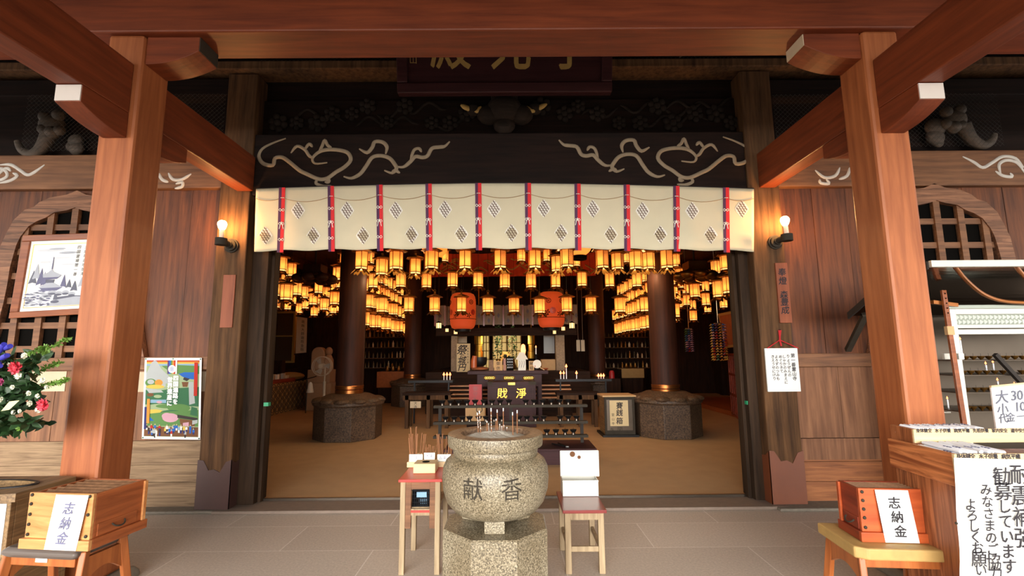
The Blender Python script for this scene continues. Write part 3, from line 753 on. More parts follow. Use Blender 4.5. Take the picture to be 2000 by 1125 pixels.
for u in RIB:
    r = MB(); rows = 12
    for j in range(rows):
        def pt(du, s): 
            uu = u + (s * -4 if u < 600 else s * 1.5); v = vtop(u) - 1 + (vbot(u) + 6 - vtop(u)) * s
            return PX(uu + du, v, fold(u, min(s, 1)) - .008)
        for a, b, mi in ((-6.2, -.6, 1), (-.6, 6.2, 0)):
            r.poly([pt(a, j / rows), pt(b, j / rows), pt(b, (j + 1) / rows), pt(a, (j + 1) / rows)], mi)
    rb = r.build('ribbon', ['ribbon_red', 'ribbon_purple'], parent=nr, smooth=80)
    w = MB(); uo = -3 if u < 600 else 0
    w.rod(PX(u - 3, vtop(u) + 19, YN - .02), PX(u + 4, vtop(u) + 19, YN - .02), .003, 5); w.build('stitch', 'white_cloth', parent=rb)
    for dv, big in ((43, 0), (70, 1), (101, 0)):
        w = MB(); D = fold(u, min(1, dv / 130)) - .012; v = vtop(u) + dv; uu = u + uo * dv / 130
        for sg in (-1, 1):
            w.tube([PX(uu, v, D), PX(uu + sg * 3.5, v - 3, D), PX(uu + sg * 5.4, v, D), PX(uu + sg * 3, v + 2.5, D), PX(uu, v, D)], .0035, 5)
            if big: w.tube([PX(uu, v - 4, D), PX(uu + sg * 2.5, v + 3, D), PX(uu + sg * 4, v + 10, D)], .004, 5)
        w.build('bow_pattern', 'white_cloth', parent=rb)
pl = MB(); pl.tube([PX(502 + 97 * k, vtop(502 + 97 * k) + 1.5, YN + .022) for k in range(11)], .018, 10); pl.build('curtain_pole', 'dark_metal', parent=nr)
cr = MB()
ends = [500] + RIB + [1472]
for a, b in zip(ends, ends[1:]):
    cr.tube([on_curtain(a + (b - a) * t / 10, vtop(a + (b - a) * t / 10) + 19 + 9.5 * (1 - (t / 5 - 1) ** 2) * (b - a) / 96, .006) for t in range(11)], .0028, 5)
cr.build('hanging_cord', 'cord_tan', parent=nr)

# ================================================================== lamps and signs on the doorway posts
def wall_lamp(label, base_uv, arm_uv, sock_uv, bulb_uv):
    b, a, s, g = PX(*base_uv, YC - .01), PX(*arm_uv, YC - .10), PX(*sock_uv, YC - .16), PX(*bulb_uv, YC - .16)
    t = thing('wall_lamp', label, 'lamp', (b.x, YC, b.z))
    m = MB()
    for r, y0, y1 in ((.075, 0, .02), (.06, .02, .045), (.035, .045, .07)):
        m.tube([(b.x, YC - y0, b.z), (b.x, YC - y1, b.z)], r, 18)
    m.build('base_plate', 'iron_old', parent=t, bevel=.003)
    m = MB(); m.tube([(b.x, YC - .05, b.z), (b.x + (a.x - b.x) * .6, YC - .1, b.z + .01), (s.x, YC - .16, s.z)], [.03, .032, .034], 10)
    m.tube([(s.x, YC - .16, s.z - .035), (s.x, YC - .16, s.z + .035)], .055, 16); m.build('arm', 'iron_old', parent=t, smooth=True)
    m = MB(); m.tube([(s.x, YC - .16, s.z + .035), (g.x, YC - .16, g.z - .03)], .022, 14); m.build('socket', 'white_paint', parent=t, smooth=True)
    m = MB(); m.lathe([(.008, -.055), (.022, -.045), (.034, -.02), (.042, .005), (.040, .026), (.026, .044), (.002, .05)], 16, (g.x, YC - .16, g.z)); m.build('bulb', 'bulb_glow', parent=t, smooth=True)
    return t
wall_lamp('bare glowing bulb on an iron bracket, on the doorway post beside the poster', (452, 480), (440, 474), (432, 472), (434, 440))
wall_lamp('bare glowing bulb on an iron bracket, on the doorway post above the red name plank', (1514, 473), (1525, 468), (1537, 464), (1533, 432))
# red votive plank with writing
x0, x1, zs0, zs1 = rect(1513, 514, 1542, 631, YC)
s = thing('name_plank', 'narrow reddish plank with black brush writing below the bare bulb', 'sign', ((x0 + x1) / 2, YC, zs0))
MB().box(x0 + .02, x1 - .01, YC - .022, YC, zs0, zs1).build('board', 'sign_wood', parent=s, bevel=.003)
m = MB(); xm = (x0 + x1) / 2 + .005
for ch, v in zip('奉燈森豊成', (532, 549, 576, 590, 606)): ink(m, ch, Vector((xm, YC - .0235, ZZ(1527, v, YC))), EX, EZ, .085, bold=.02, slant=.1)
m.build('lettering', 'ink', parent=s)
# faded plank on the other post
x0, x1, zs0, zs1 = rect(434, 537, 458, 640, YC)
m = MB(); m.box(x0, x1, YC - .012, YC, zs0, zs1); tag(m.build('faded_plank', 'sign_wood', bevel=.003), 'faded blank plank on the doorway post below the bare bulb near the poster', 'sign')
# white hanging board with verse
D = YC - .03
x0, x1, zs0, zs1 = rect(1497, 680, 1561, 765, D)
s = thing('verse_board', 'white board of brush-written verse hung by a red cord', 'sign', ((x0 + x1) / 2, D, zs0))
MB().box(x0, x1, D, D + .02, zs0, zs1).build('board', 'board_white', parent=s, bevel=.003)
m = MB()
for txt, u, v0, sz in (('第一番霊山寺', 1548, 690, .045), ('りょうぜんの', 1539, 692, .037), ('しゃかのみまえに', 1531, 693, .036), ('めぐりきて', 1524, 693, .036), ('よろずのつみも', 1516, 693, .036), ('きえうせにけり', 1509, 693, .036)):
    column_text(m, txt, PX(u, v0, D - .0015), EX, EZ, sz, step=sz * 1.0, bold=.02, slant=.08)
m.build('lettering', 'ink', parent=s)
m = MB(); hk = PX(1523, 645, YC - .012); a, b, k = PX(1499, 680, D), PX(1559, 680, D), PX(1523, 664, D)
m.tube([a, k, hk + Vector((-.012, 0, 0))], .005, 6); m.tube([b, k, hk + Vector((.012, 0, 0))], .005, 6); m.tube([hk, k, k + Vector((.01, 0, -.06))], .008, 6)
m.build('red_cord', 'red_cord', parent=s)
m = MB(); m.rod((hk.x, YC - .03, hk.z + .005), (hk.x, YC, hk.z + .005), .005, 6); m.build('nail', 'iron_old', parent=s)
# ================================================================== collection boxes on stools
def collection_box(label, FL, FR, BX, right_side, zt, mats, studs, paper_uv, mat_paper, inkm):
    """FL, FR: front foot corners; BX: rear foot corner of the side that shows"""
    w = (FR - FL).length; ax = (FR - FL).normalized(); ay = Vector((-ax.y, ax.x, 0)); d = (BX - (FR if right_side else FL)).length
    zb = FL.z; h = zt - zb
    t = thing('collection_box', label, 'box', (FL + ax * w / 2 + ay * d / 2))
    mf, ms = mats
    hp = h * .18
    m = MB(); m.obox(FL, ax * w, ay * .02, EZ * hp); m.build('front_plinth', mf, parent=t, bevel=.003)
    m = MB()
    m.obox(FL + ay * .02, ax * .02, ay * (d - .02), EZ * hp); m.obox(FR - ax * .02 + ay * .02, ax * .02, ay * (d - .02), EZ * hp); m.obox(FL + ay * (d - .02) + ax * .02, ax * (w - .04), ay * .02, EZ * hp)
    m.build('side_plinth', ms, parent=t, bevel=.003)
    i = .014; o = FL + ax * i + ay * i + EZ * hp; W_, D_, H_ = w - 2 * i, d - 2 * i, h - hp
    m = MB(); m.obox(o, ax * W_, ay * .018, EZ * H_); m.build('front_board', mf, parent=t, bevel=.003)
    m = MB()
    for px in (0, W_ - .018): m.obox(o + ax * px + ay * .018, ax * .018, ay * (D_ - .018), EZ * (H_ - .004))
    m.obox(o + ay * (D_ - .018) + ax * .018, ax * (W_ - .036), ay * .018, EZ * (H_ - .004))
    m.obox(o + ax * .018 + ay * .018, ax * (W_ - .036), ay * (D_ - .036), EZ * .02)
    m.build('case', ms, parent=t, bevel=.003)
    m = MB(); n = 5
    for k in range(n):
        y = .03 + (D_ - .06) * k / n
        q = o + ax * .018 + ay * y + EZ * (H_ - .042)
        m.obox(q, ax * (W_ - .036), ay * ((D_ - .06) / n - .006) + EZ * .03, EZ * .008)
    m.build('slat_top', 'slat_wood', parent=t)
    # drawer in the side that shows
    sx = (o + ax * W_) if right_side else o; k = 1 if right_side else -1
    m = MB(); m.obox(sx + ay * (D_ * .12) + EZ * (.006), ax * (.004 * k), ay * (D_ * .72), EZ * (H_ * .27)); dr = m.build('drawer', ms, parent=t, bevel=.001)
    m = MB(); c = sx + ay * (D_ * .48) + EZ * (H_ * .2)
    m.tube([c + ay * (.035 * cos(a)) + ax * (k * (.006 + .018 * sin(a))) - EZ * (.02 * sin(a)) for a in [pi * j / 8 for j in range(9)]], .004, 6)
    m.build('handle', 'iron_old', parent=dr, smooth=True)
    m = MB(); s2 = sx + ay * (D_ - .02); m.obox(s2, ax * (.012 * k), ay * .02, EZ * (H_ * .96)); m.build('corner_strip', mf, parent=t, bevel=.002)
    m = MB()
    for fx, zs in ((.05, studs[0]), (.95, studs[1])):
        for z in zs: m.ball(o + ax * (W_ * fx) + EZ * (H_ * z) - ay * .002, (.0085, .006, .0085), 10, 6)
    m.build('stud', 'iron_old', parent=t, smooth=True)
    f0, f1, sh = paper_uv
    p0 = FL + ax * (w * f0) - ay * .002; p1 = FL + ax * (w * f1) - ay * .002
    lean = ay * 0.016; top = EZ * (h + .0)
    a, b, c, dd = p0 + EZ * .003 + ax * sh[0], p1 + EZ * .003 + ax * sh[1], p1 + ax * sh[3] + EZ * (h * .985) + ay * .008, p0 + ax * sh[2] + EZ * (h * .985) + ay * .008
    m = MB(); m.prism([a, b, c, dd], -ay * .0012); pp = m.build('paper_label', mat_paper, parent=t)
    m = MB(); up = ((c + dd) - (a + b)).normalized()
    for j, ch in enumerate('志納金'):
        q = (dd + c) / 2 + ((a + b) / 2 - (c + dd) / 2) * (.24 + .27 * j) - ay * .004
        ink(m, ch, q, ax, up, h * .235, bold=.016, slant=.12)
    m.build('lettering', inkm, parent=pp)
    return t
ZB = 0.56
a, b, c = GX(34, 1072, ZB), GX(171, 1078, ZB), GX(246, 1031, ZB)
LBX = (a, b, c)
collection_box('pale wooden collection box with a white label, standing on the grey padded stool', a, b, c, True, ZZ(182, 967, b.y), ('box_wood', 'box_wood_dark_y'), ((.08, .3, .52, .75, .95), (.08, .55, .95)), (.42, .84, (-.012, .0, .012, .03)), 'paper', 'ink_blue')
a2, b2, c2 = GX(1684, 1059, ZB), GX(1832, 1063, ZB), GX(1627, 1030, ZB)
collection_box('red-brown wooden collection box with a white label, standing on the gold matted stool', a2, b2, c2, False, ZZ(1678, 955, a2.y), ('box_red', 'box_red_dark_y'), ((.1, .32, .52, .72, .92), (.1, .3, .52, .72, .92)), (.25, .73, (.02, .01, -.0, -.012)), 'paper_blue', 'ink')

def stool(label, c, rz, w, d, zt, kind):
    t = thing('stool', label, 'stool', (c.x, c.y, 0), rz)
    L = dict(parent=t, local=True)
    if kind == 'pad':
        m = MB(); m.lathe([(.9, 0), (.97, .006), (1.0, .018), (1.0, .03), (.97, .043), (.9, .048)], 4, a0=pi / 4)
        for p in m.v: p.x *= w / 2 * 1.414; p.y *= d / 2 * 1.414; p.z += zt - .048
        m.build('cushion', 'grey_vinyl', bevel=.012, smooth=True, **L)
        ztop = zt - .05; inset = -.012
    else:
        m = MB(); m.prism([(-w / 2, -d / 2 + .03, zt - .055), (-w / 2 + .05, -d / 2, zt - .055), (w / 2, -d / 2, zt - .055), (w / 2, d / 2, zt - .055), (-w / 2, d / 2, zt - .055)], (0, 0, .054)); m.build('matted_seat', 'gold_mat', bevel=.008, **L)
        ztop = zt - .057; inset = .03
    m = MB(); m.box(-w / 2 + .03, w / 2 - .03, -d / 2 + .03, -d / 2 + .05, ztop - .04, ztop); m.box(-w / 2 + .03, w / 2 - .03, d / 2 - .05, d / 2 - .03, ztop - .04, ztop)
    m.build('rail', 'stool_wood', bevel=.003, **L)
    for sx in (-1, 1):
        x = sx * (w / 2 - inset - .012)
        for sy in (-1, 1):
            m = MB(); m.beam((x, sy * (d / 2 - .05), ztop + (.03 if kind == 'pad' else 0)), (x + sx * .03, sy * (d / 2 + .035), 0), .03, .04); m.build('leg', 'stool_wood', bevel=.005, **L)
        m = MB(); n = 8; zz = ztop
        top = [(x - .011, -d / 2 + .05 + (d - .1) * i / n, zz) for i in range(n + 1)]
        bot = [(x - .011, -d / 2 + .05 + (d - .1) * i / n, zz - .12 + .05 * sin(pi * i / n)) for i in range(n + 1)]
        m.strip(top, bot, (.022, 0, 0)); m.build('side_apron', 'stool_wood', **L)
    return t
cc = (LBX[0] + LBX[2]) / 2; ax = (LBX[1] - LBX[0]).normalized()
s = stool('stool with a grey vinyl cushion under the pale collection box', Vector((cc.x - .03, cc.y, 0)), atan2(ax.y, ax.x), .42, .30, ZB, 'pad')
m = MB(); m.box(-.035, .03, -.125, -.1215, .49, .512); m.build('white_sticker', 'paper', parent=s, local=True)
cc = (b2 + c2) / 2; ax = (b2 - a2).normalized()
stool('stool topped with a frayed gold mat under the red-brown collection box', Vector((cc.x, cc.y, 0)), atan2(ax.y, ax.x), .46, .36, ZB, 'mat')

# ================================================================== big offering chest at the frame edge
ZC = .76
FR, BR = GX(22, 966, ZC), GX(156, 929, ZC)
t = thing('offering_chest', 'big knotty wooden offering chest with an oval opening in its lid', 'chest', (FR.x - .6, (FR.y + BR.y) / 2, 0))
x1 = (FR.x + BR.x) / 2; y0, y1 = FR.y, BR.y
MB().box(x1 - 1.3, x1 - .01, y0 + .01, y0 + .04, 0, ZC - .045).build('front_board', 'chest_y', parent=t, bevel=.004)
m = MB(); m.box(x1 - .04, x1 - .01, y0 + .04, y1 - .04, 0, ZC - .045); m.box(x1 - 1.3, x1 - 1.27, y0 + .04, y1 - .04, 0, ZC - .045); m.box(x1 - 1.3, x1 - .01, y1 - .04, y1 - .01, 0, ZC - .045)
m.box(x1 - 1.27, x1 - .04, y0 + .04, y1 - .04, ZC - .2, ZC - .18); m.build('side_board', 'chest_y', parent=t, bevel=.004)
ec = GX(8, 941, ZC); m = MB(); N = 40; outer = []; inner = []
cx, cy, rx, ry = ec.x - .03, (y0 + y1) / 2, .27, (y1 - y0) / 2 - .10
for i in range(N + 1):
    a = 2 * pi * i / N; ca, sa = cos(a), sin(a)
    kx = 1e9 if abs(ca) < 1e-6 else ((x1 - cx) if ca > 0 else (cx - x1 + 1.3)) / abs(ca); ky = 1e9 if abs(sa) < 1e-6 else (y1 - cy) / abs(sa)
    k = min(kx, ky); outer.append((cx + ca * k, cy + sa * k, ZC - .045)); inner.append((cx + rx * ca, cy + ry * sa, ZC - .045))
m.strip(outer, inner, (0, 0, .045)); m.build('lid', 'chest_y', parent=t)
m = MB(); m.lathe([(1, 0), (1.08, .006), (1.08, .018), (1, .02)], 40, cap=False)
for p in m.v: p.x = cx + p.x * rx; p.y = cy + p.y * ry; p.z += ZC - .012
m.build('opening_rim', 'black_iron', parent=t, smooth=True)
m = MB(); p = GX(24, 966, ZC); m.box(x1 - .9, p.x - .03, y0 + .006, y0 + .0098, .02, ZC - .05); m.build('notice_sheet', 'paper', parent=t)

# ================================================================== flowers
vp = PX(-75, 860, 2.9); vb = Vector((vp.x - .02, (y0 + y1) / 2, ZC))
t = thing('flower_arrangement', 'leafy temple flower arrangement with white, red and blue blooms', 'flowers', vb)
m = MB(); m.lathe([(.07, 0.001), (.09, .03), (.1, .09), (.07, .16), (.055, .2), (.07, .22), (.062, .22), (.05, .2)], 24, vb); m.build('vase', 'bronze', parent=t, smooth=True)
m = MB(); R_ = random.Random(3); root = vb + EZ * .2
tips = []
for k in range(60):
    u, v = R_.uniform(-130, 105), R_.uniform(690, 850)
    if u > 60 and v > 830: continue
    D = R_.uniform(2.72, 3.08); tip = PX(u, v, D); mid = root.lerp(tip, .5) + EZ * .06
    st = smooth([tuple(root), tuple(mid), tuple(tip)], 5); m.tube(st, .003, 4); tips.append((st, tip))
m.build('stem', 'leaf_dark', parent=t)
def leaf(mb, p, d, L, w):
    d = d.normalized(); s = d.cross(Vector((R_.uniform(-1, 1), R_.uniform(-1, 1), R_.uniform(-.3, 1)))).normalized(); n = s.cross(d)
    mb.add([p, p + d * L * .35 + s * w + n * w * .3, p + d * L * .75 + s * w * .7, p + d * L, p + d * L * .75 - s * w * .7, p + d * L * .35 - s * w + n * w * .3], [(0, 1, 2, 3, 4, 5)])
m = MB()
for st, tip in tips:
    for q in st[4:]:
        for r in range(6):
            d = Vector((R_.uniform(-1, 1), R_.uniform(-1, .6), R_.uniform(-.6, .8)))
            if q[2] > ZC + .14: leaf(m, Vector(q), d, R_.uniform(.05, .1), R_.uniform(.012, .022))
o = m.build('foliage', 'leaf_dark', parent=t)
for pts in ([(70, 700), (95, 682), (132, 662)], [(60, 735), (90, 718), (116, 708)], [(55, 690), (78, 684), (88, 678)], [(80, 755), (108, 748), (130, 742)], [(-10, 820), (20, 830), (45, 838)]):
    m = MB(); q = smooth([tuple(PX(u, v, 2.85)) for u, v in pts], 8); m.tube(q, .0022, 4)
    for p in q:
        for r in range(7): leaf(m, Vector(p), Vector((R_.uniform(-.5, 1), R_.uniform(-1, 1), R_.uniform(-.7, .9))), .026, .005)
    m.build('sprig', 'leaf_light', parent=t)['label'] = 'light green feathery sprig'
def bloom(c, r, mat, n=12, lbl=None, elong=0):
    m = MB()
    for ring in range(2):
        for k in range(n):
            a = 2 * pi * (k + .5 * ring) / n; d = Vector((cos(a), -.5 - .5 * ring, sin(a)))
            leaf(m, c - EY * (.004 * ring), d, r * (1 - .3 * ring), r * .3)
    m.ball(c - EY * r * .3, r * .28, 8, 6)
    o = m.build('bloom', mat, parent=t)
    if lbl: o['label'] = lbl
for u, v, r, mt in ((38, 733, .026, 'petal_white'), (58, 768, .018, 'petal_white'), (75, 773, .016, 'petal_white'), (60, 788, .02, 'petal_white'), (77, 800, .022, 'petal_white'), (26, 756, .016, 'petal_white'), (3, 780, .02, 'petal_white'), (50, 695, .022, 'petal_white'), (85, 742, .018, 'petal_white'), (92, 756, .015, 'petal_white'), (40, 803, .014, 'petal_white'), (28, 805, .016, 'petal_white'), (20, 712, .015, 'petal_white')):
    bloom(PX(u, v, 2.7), r, mt)
bloom(PX(88, 790, 2.68), .042, 'petal_red', 14, 'red bloom'); bloom(PX(35, 718, 2.7), .045, 'petal_red', 14, 'pinkish red bloom'); bloom(PX(3, 746, 2.68), .03, 'petal_pink', 14, 'pink bloom')
for u, v, du, dv in ((-2, 690, 10, -18), (6, 682, 14, -6), (0, 702, 14, -8), (-8, 705, 8, 10)):
    m = MB(); a, b = PX(u, v, 2.68), PX(u + du, v + dv, 2.64); m.tube([a, a.lerp(b, .5), b], [.006, .016, .013], 8); m.build('bloom', 'petal_blue', parent=t, smooth=True)['label'] = 'deep blue bell bloom'
m = MB(); a, b = PX(2, 803, 2.68), PX(38, 782, 2.62); s_ = Vector((.012, -.01, .03)); m.add([a, a.lerp(b, .4) + s_, b, a.lerp(b, .5) - s_ * .7], [(0, 1, 2, 3)]); m.build('bloom', 'petal_cream', parent=t)['label'] = 'cream spathe'

# ================================================================== pictures and papers on the wing beside the flowers
def quad_map(c, D, DT=None):
    """c: pixel corners tl, tr, br, bl; returns f(x, y, off) with x, y in 0..1 from the top left"""
    DT = DT or D
    P = [PX(*c[0], DT), PX(*c[1], DT), PX(*c[2], D), PX(*c[3], D)]
    n = (P[1] - P[0]).cross(P[3] - P[0]).normalized(); n = -n if n.y > 0 else n
    return lambda x, y, off=0.0: (P[0] * (1 - x) + P[1] * x) * (1 - y) + (P[3] * (1 - x) + P[2] * x) * y + n * off
def flat(mb, f, pts, off, mi=0): mb.poly([f(x, y, off) for x, y in pts], mi)
def disc(mb, f, x, y, rx, ry, off, mi=0, n=16): flat(mb, f, [(x + rx * cos(2 * pi * k / n), y + ry * sin(2 * pi * k / n)) for k in range(n)], off, mi)
f = quad_map([(50, 460), (232, 454), (210, 611), (22, 622)], 4.88, 4.78)
FRQ = f
t = thing('framed_picture', 'wood-framed ink painting of a snowy pagoda hung on the latticed window', 'picture', f(.5, 1))
m = MB()
for a, b in (((0, 0), (1, .075)), ((0, .925), (1, 1)), ((0, .075), (.085, .925)), ((.915, .075), (1, .925))):
    m.prism([f(a[0], a[1]), f(b[0], a[1]), f(b[0], b[1]), f(a[0], b[1])], f(0, 0, .03) - f(0, 0))
m.build('frame', 'frame_wood', parent=t, bevel=.006)
m = MB(); m.prism([f(.06, .06, .004), f(.94, .06, .004), f(.94, .94, .004), f(.06, .94, .004)], f(0, 0, .006) - f(0, 0)); m.build('mount', 'paper', parent=t)
m = MB()
for a, b in (((.115, .115), (.885, .122)), ((.115, .88), (.885, .887)), ((.115, .115), (.122, .887)), ((.878, .115), (.885, .887))): flat(m, f, [a, (b[0], a[1]), b, (a[0], b[1])], .0115)
m.build('gilt_line', 'gold', parent=t)
g = lambda x, y, o=0.0: f(.125 + .75 * x, .125 + .752 * y, .012 + o)
m = MB(); R_ = random.Random(5)       # ink: 0 pale 1 mid 2 grey 3 dark
disc(m, g, .25, .09, .2, .022, 0, 0); disc(m, g, .34, .07, .12, .014, .0004, 1); disc(m, g, .5, .14, .13, .02, 0, 1); disc(m, g, .42, .22, .14, .012, 0, 0); disc(m, g, .55, .33, .13, .012, 0, 0); disc(m, g, .2, .28, .08, .02, 0, 0)
flat(m, g, [(0, .72), (.2, .66), (.5, .68), (.7, .72), (1, .7), (1, 1), (0, 1)], .0003, 0)
flat(m, g, [(.42, .9), (.7, .86), (1, .92), (1, 1), (.3, 1)], .0005, 1); flat(m, g, [(.4, .86), (.62, .84), (1, .87), (1, .9), (.7, .86), (.42, .9)], .0006, 2)
def pine(x, y, h, w, mi):
    for k in range(5):
        a = k / 5; flat(m, g, [(x, y - h * (1 - a * .16)), (x + w * (.3 + .7 * a), y - h * (.72 - a * .72)), (x, y - h * (.78 - a * .7)), (x - w * (.3 + .7 * a), y - h * (.72 - a * .72))][::-1], .001 + .0001 * k, mi)
pine(.1, .6, .3, .07, 1); pine(.06, .66, .26, .07, 2); pine(.17, .7, .33, .07, 3); pine(.22, .7, .27, .05, 3); pine(.5, .74, .25, .055, 3); pine(.58, .74, .17, .05, 2); pine(.66, .8, .2, .06, 2); pine(.75, .74, .2, .05, 1); pine(.86, .76, .22, .06, 2)
flat(m, g, [(.305, .2), (.315, .2), (.32, .4), (.3, .4)], .0016, 3)
flat(m, g, [(.31, .4), (.34, .44), (.46, .5), (.42, .53), (.38, .56), (.24, .56), (.2, .53), (.19, .48), (.26, .45)], .0016, 1)
flat(m, g, [(.2, .53), (.42, .53), (.46, .5), (.4, .56), (.24, .57)], .0018, 3); flat(m, g, [(.25, .57), (.37, .57), (.36, .63), (.26, .63)], .0016, 2)
flat(m, g, [(.26, .62), (.36, .62), (.5, .7), (.42, .74), (.22, .74), (.16, .69)], .0017, 1); flat(m, g, [(.18, .7), (.5, .7), (.42, .75), (.22, .75)], .0019, 3)
for x, y, rx in ((.45, .8, .06), (.55, .79, .05), (.36, .78, .06), (.64, .82, .05), (.3, .82, .07)): disc(m, g, x, y, rx, .035, .002, 1); disc(m, g, x, y + .02, rx * .9, .018, .0021, 2)
for k in range(60):
    x, y = R_.uniform(.0, .34), R_.uniform(.74, .98); w = R_.uniform(.02, .06); flat(m, g, [(x - w, y), (x, y - .012), (x + w, y + .004), (x, y + .012)], .0023 + .00002 * k, R_.choice((2, 3, 1)))
disc(m, g, .42, .93, .06, .025, .003, 2); flat(m, g, [(.4, .82), (.44, .82), (.45, .9), (.39, .9)], .003, 2)
m.build('ink_painting', ['ink_pale', 'ink_mid', 'ink_grey', 'ink_blue'], parent=t)
m = MB(); up = (g(0, 0) - g(0, 1)).normalized(); axx = (g(1, 0) - g(0, 0)).normalized(); hh = (g(0, 0) - g(0, 1)).length
for txt, x, y in (('大麻祥迎地徳海', .755, .02), ('四国霊場第一番', .65, .02)): column_text(m, txt, g(x, y, .002), axx, up, hh * .062, step=hh * .072, slant=.1)
m.build('lettering', 'ink', parent=t)

f = quad_map([(283, 699), (394, 699), (391, 859), (277, 857)], 4.905)
t = thing('poster', 'colourful pilgrimage poster pinned to the rail beside the doorway post', 'poster', f(.5, 1))
m = MB(); NX_, NY_ = 8, 12
wv = lambda x, y: .003 * sin(7 * y + 2 * x) * y
for i in range(NX_):
    for j in range(NY_):
        q = [(i / NX_, j / NY_), ((i + 1) / NX_, j / NY_), ((i + 1) / NX_, (j + 1) / NY_), (i / NX_, (j + 1) / NY_)]; m.prism([f(x, y, 0) for x, y in q], f(0, 0, -.001) - f(0, 0))
m.build('sheet', 'paper', parent=t)
PM = ['p_red', 'p_orange', 'p_yellow', 'p_green', 'p_dgreen', 'p_lgreen', 'p_blue', 'p_lblue', 'p_purple', 'p_pink', 'p_brown', 'p_navy', 'p_grey', 'p_dark', 'p_skin', 'stick_white']
ix = {k: i for i, k in enumerate(PM)}; ix['paper'] = len(PM) - 1; m = MB(); R_ = random.Random(9); e = [.0008]
def pp(pts, k): e[0] += .00004; flat(m, f, pts, e[0], ix[k])
def pd(x, y, rx, ry, k): e[0] += .00004; disc(m, f, x, y, rx, ry, e[0], ix[k])
def band(y0, y1, k, x0=.035, x1=.965): pp([(x0, y0), (x1, y0), (x1, y1), (x0, y1)], k)
band(.03, .97, 'p_lgreen'); band(.03, .045, 'p_red'); band(.045, .06, 'p_orange'); band(.06, .075, 'p_yellow'); band(.075, .1, 'p_lblue')
pp([(.035, .2), (.12, .06), (.17, .03), (.21, .04), (.3, .14), (.45, .24), (.45, .32), (.035, .32)], 'p_grey'); pp([(.3, .1), (.6, .09), (.965, .1), (.965, .2), (.5, .2)], 'p_green')
band(.19, .36, 'p_grey', .035, .38); pp([(.6, .2), (.7, .18), (.92, .18), (.92, .27), (.75, .26), (.66, .23)], 'p_blue'); pp([(.7, .24), (.8, .26), (.75, .29), (.68, .27)], 'p_dark'); pp([(.66, .3), (.78, .3), (.76, .36), (.68, .36)], 'p_brown')
pd(.12, .31, .1, .05, 'p_green'); pd(.26, .31, .07, .04, 'p_orange'); pd(.2, .36, .16, .025, 'p_yellow'); pd(.12, .3, .06, .03, 'p_grey')
pp([(.035, .4), (.2, .42), (.5, .38), (.965, .36), (.965, .6), (.035, .58)], 'p_dgreen'); pp([(.78, .3), (.86, .3), (.9, .56), (.8, .58)], 'p_grey'); pp([(.035, .38), (.3, .4), (.35, .43), (.1, .44)], 'p_grey')
pd(.12, .46, .06, .022, 'p_brown'); pd(.25, .48, .07, .02, 'p_lgreen'); pp([(.1, .52), (.4, .52), (.4, .56), (.1, .56)], 'p_lblue'); pd(.28, .55, .05, .015, 'p_pink')
pd(.3, .62, .26, .05, 'p_lgreen'); pd(.62, .62, .2, .05, 'p_green'); pd(.4, .6, .18, .025, 'p_green'); pd(.2, .67, .16, .03, 'p_yellow'); pd(.5, .68, .2, .035, 'p_dgreen'); pp([(.035, .7), (.5, .66), (.965, .64), (.965, .84), (.035, .84)], 'p_green')
pp([(.05, .74), (.14, .74), (.2, .78), (.08, .78)], 'p_blue'); pd(.48, .74, .14, .055, 'p_pink'); pd(.42, .72, .09, .04, 'p_pink'); pp([(.6, .7), (.95, .74), (.95, .77), (.6, .74)], 'p_dark'); pp([(.64, .75), (.92, .77), (.9, .84), (.66, .84)], 'p_brown'); pp([(.84, .6), (.94, .62), (.95, .72), (.82, .7)], 'p_dgreen'); pp([(.7, .8), (.8, .79), (.8, .84), (.7, .84)], 'p_pink'); pp([(.86, .77), (.95, .76), (.95, .8), (.86, .82)], 'p_grey')
band(.85, .965, 'p_brown')
for k in range(34):
    x = R_.uniform(.08, .92); y = R_.uniform(.83, .9); h = R_.uniform(.04, .09); c = R_.choice(('paper', 'p_blue', 'p_red', 'p_grey', 'p_dark', 'p_yellow', 'paper', 'p_lblue'))
    pp([(x - .018, y), (x + .018, y), (x + .02, y + h * .55), (x - .02, y + h * .55)], c); pp([(x - .014, y + h * .55), (x + .014, y + h * .55), (x + .014, y + h), (x - .014, y + h)], R_.choice(('p_navy', 'p_dark', 'paper', 'p_blue'))); pd(x, y - .01, .011, .009, 'p_skin')
for i, k in enumerate(('p_purple', 'p_blue', 'p_green', 'p_orange', 'p_red', 'paper')): pp([(.41 + i * .028, .03), (.438 + i * .028, .03), (.438 + i * .028, .2), (.41 + i * .028, .2)], k)
pd(.49, .14, .068, .05, 'paper')
for dx, dy in ((0, 0), (.026, 0), (-.026, 0), (.013, .02), (-.013, .02), (.013, -.02), (-.013, -.02)):
    pd(.49 + dx, .14 + dy, .013, .011, 'p_blue'); pd(.49 + dx, .14 + dy, .009, .0075, 'paper')
pp([(.88, .055), (.94, .055), (.94, .47), (.88, .47)], 'p_red'); pp([(.075, .51), (.125, .51), (.125, .81), (.075, .81)], 'p_orange'); pp([(.035, .61), (.075, .61), (.075, .88), (.035, .88)], 'p_navy')
m.build('printed_scene', PM, parent=t)
m = MB(); up = (f(0, 0) - f(0, 1)).normalized(); axx = (f(1, 0) - f(0, 0)).normalized(); hh = (f(0, 0) - f(0, 1)).length
column_text(m, '四国遍路を', f(.565, .215, e[0] + .001), axx, up, hh * .07, step=hh * .073, bold=.045); column_text(m, '世界遺産に', f(.465, .235, e[0] + .001), axx, up, hh * .07, step=hh * .073, bold=.045)
m.build('lettering', 'paper', parent=t)
m = MB()
for x, y in ((.02, .012), (.5, .012), (.98, .015), (.02, .985), (.98, .985)): m.ball(f(x, y, .002), .007, 8, 6)
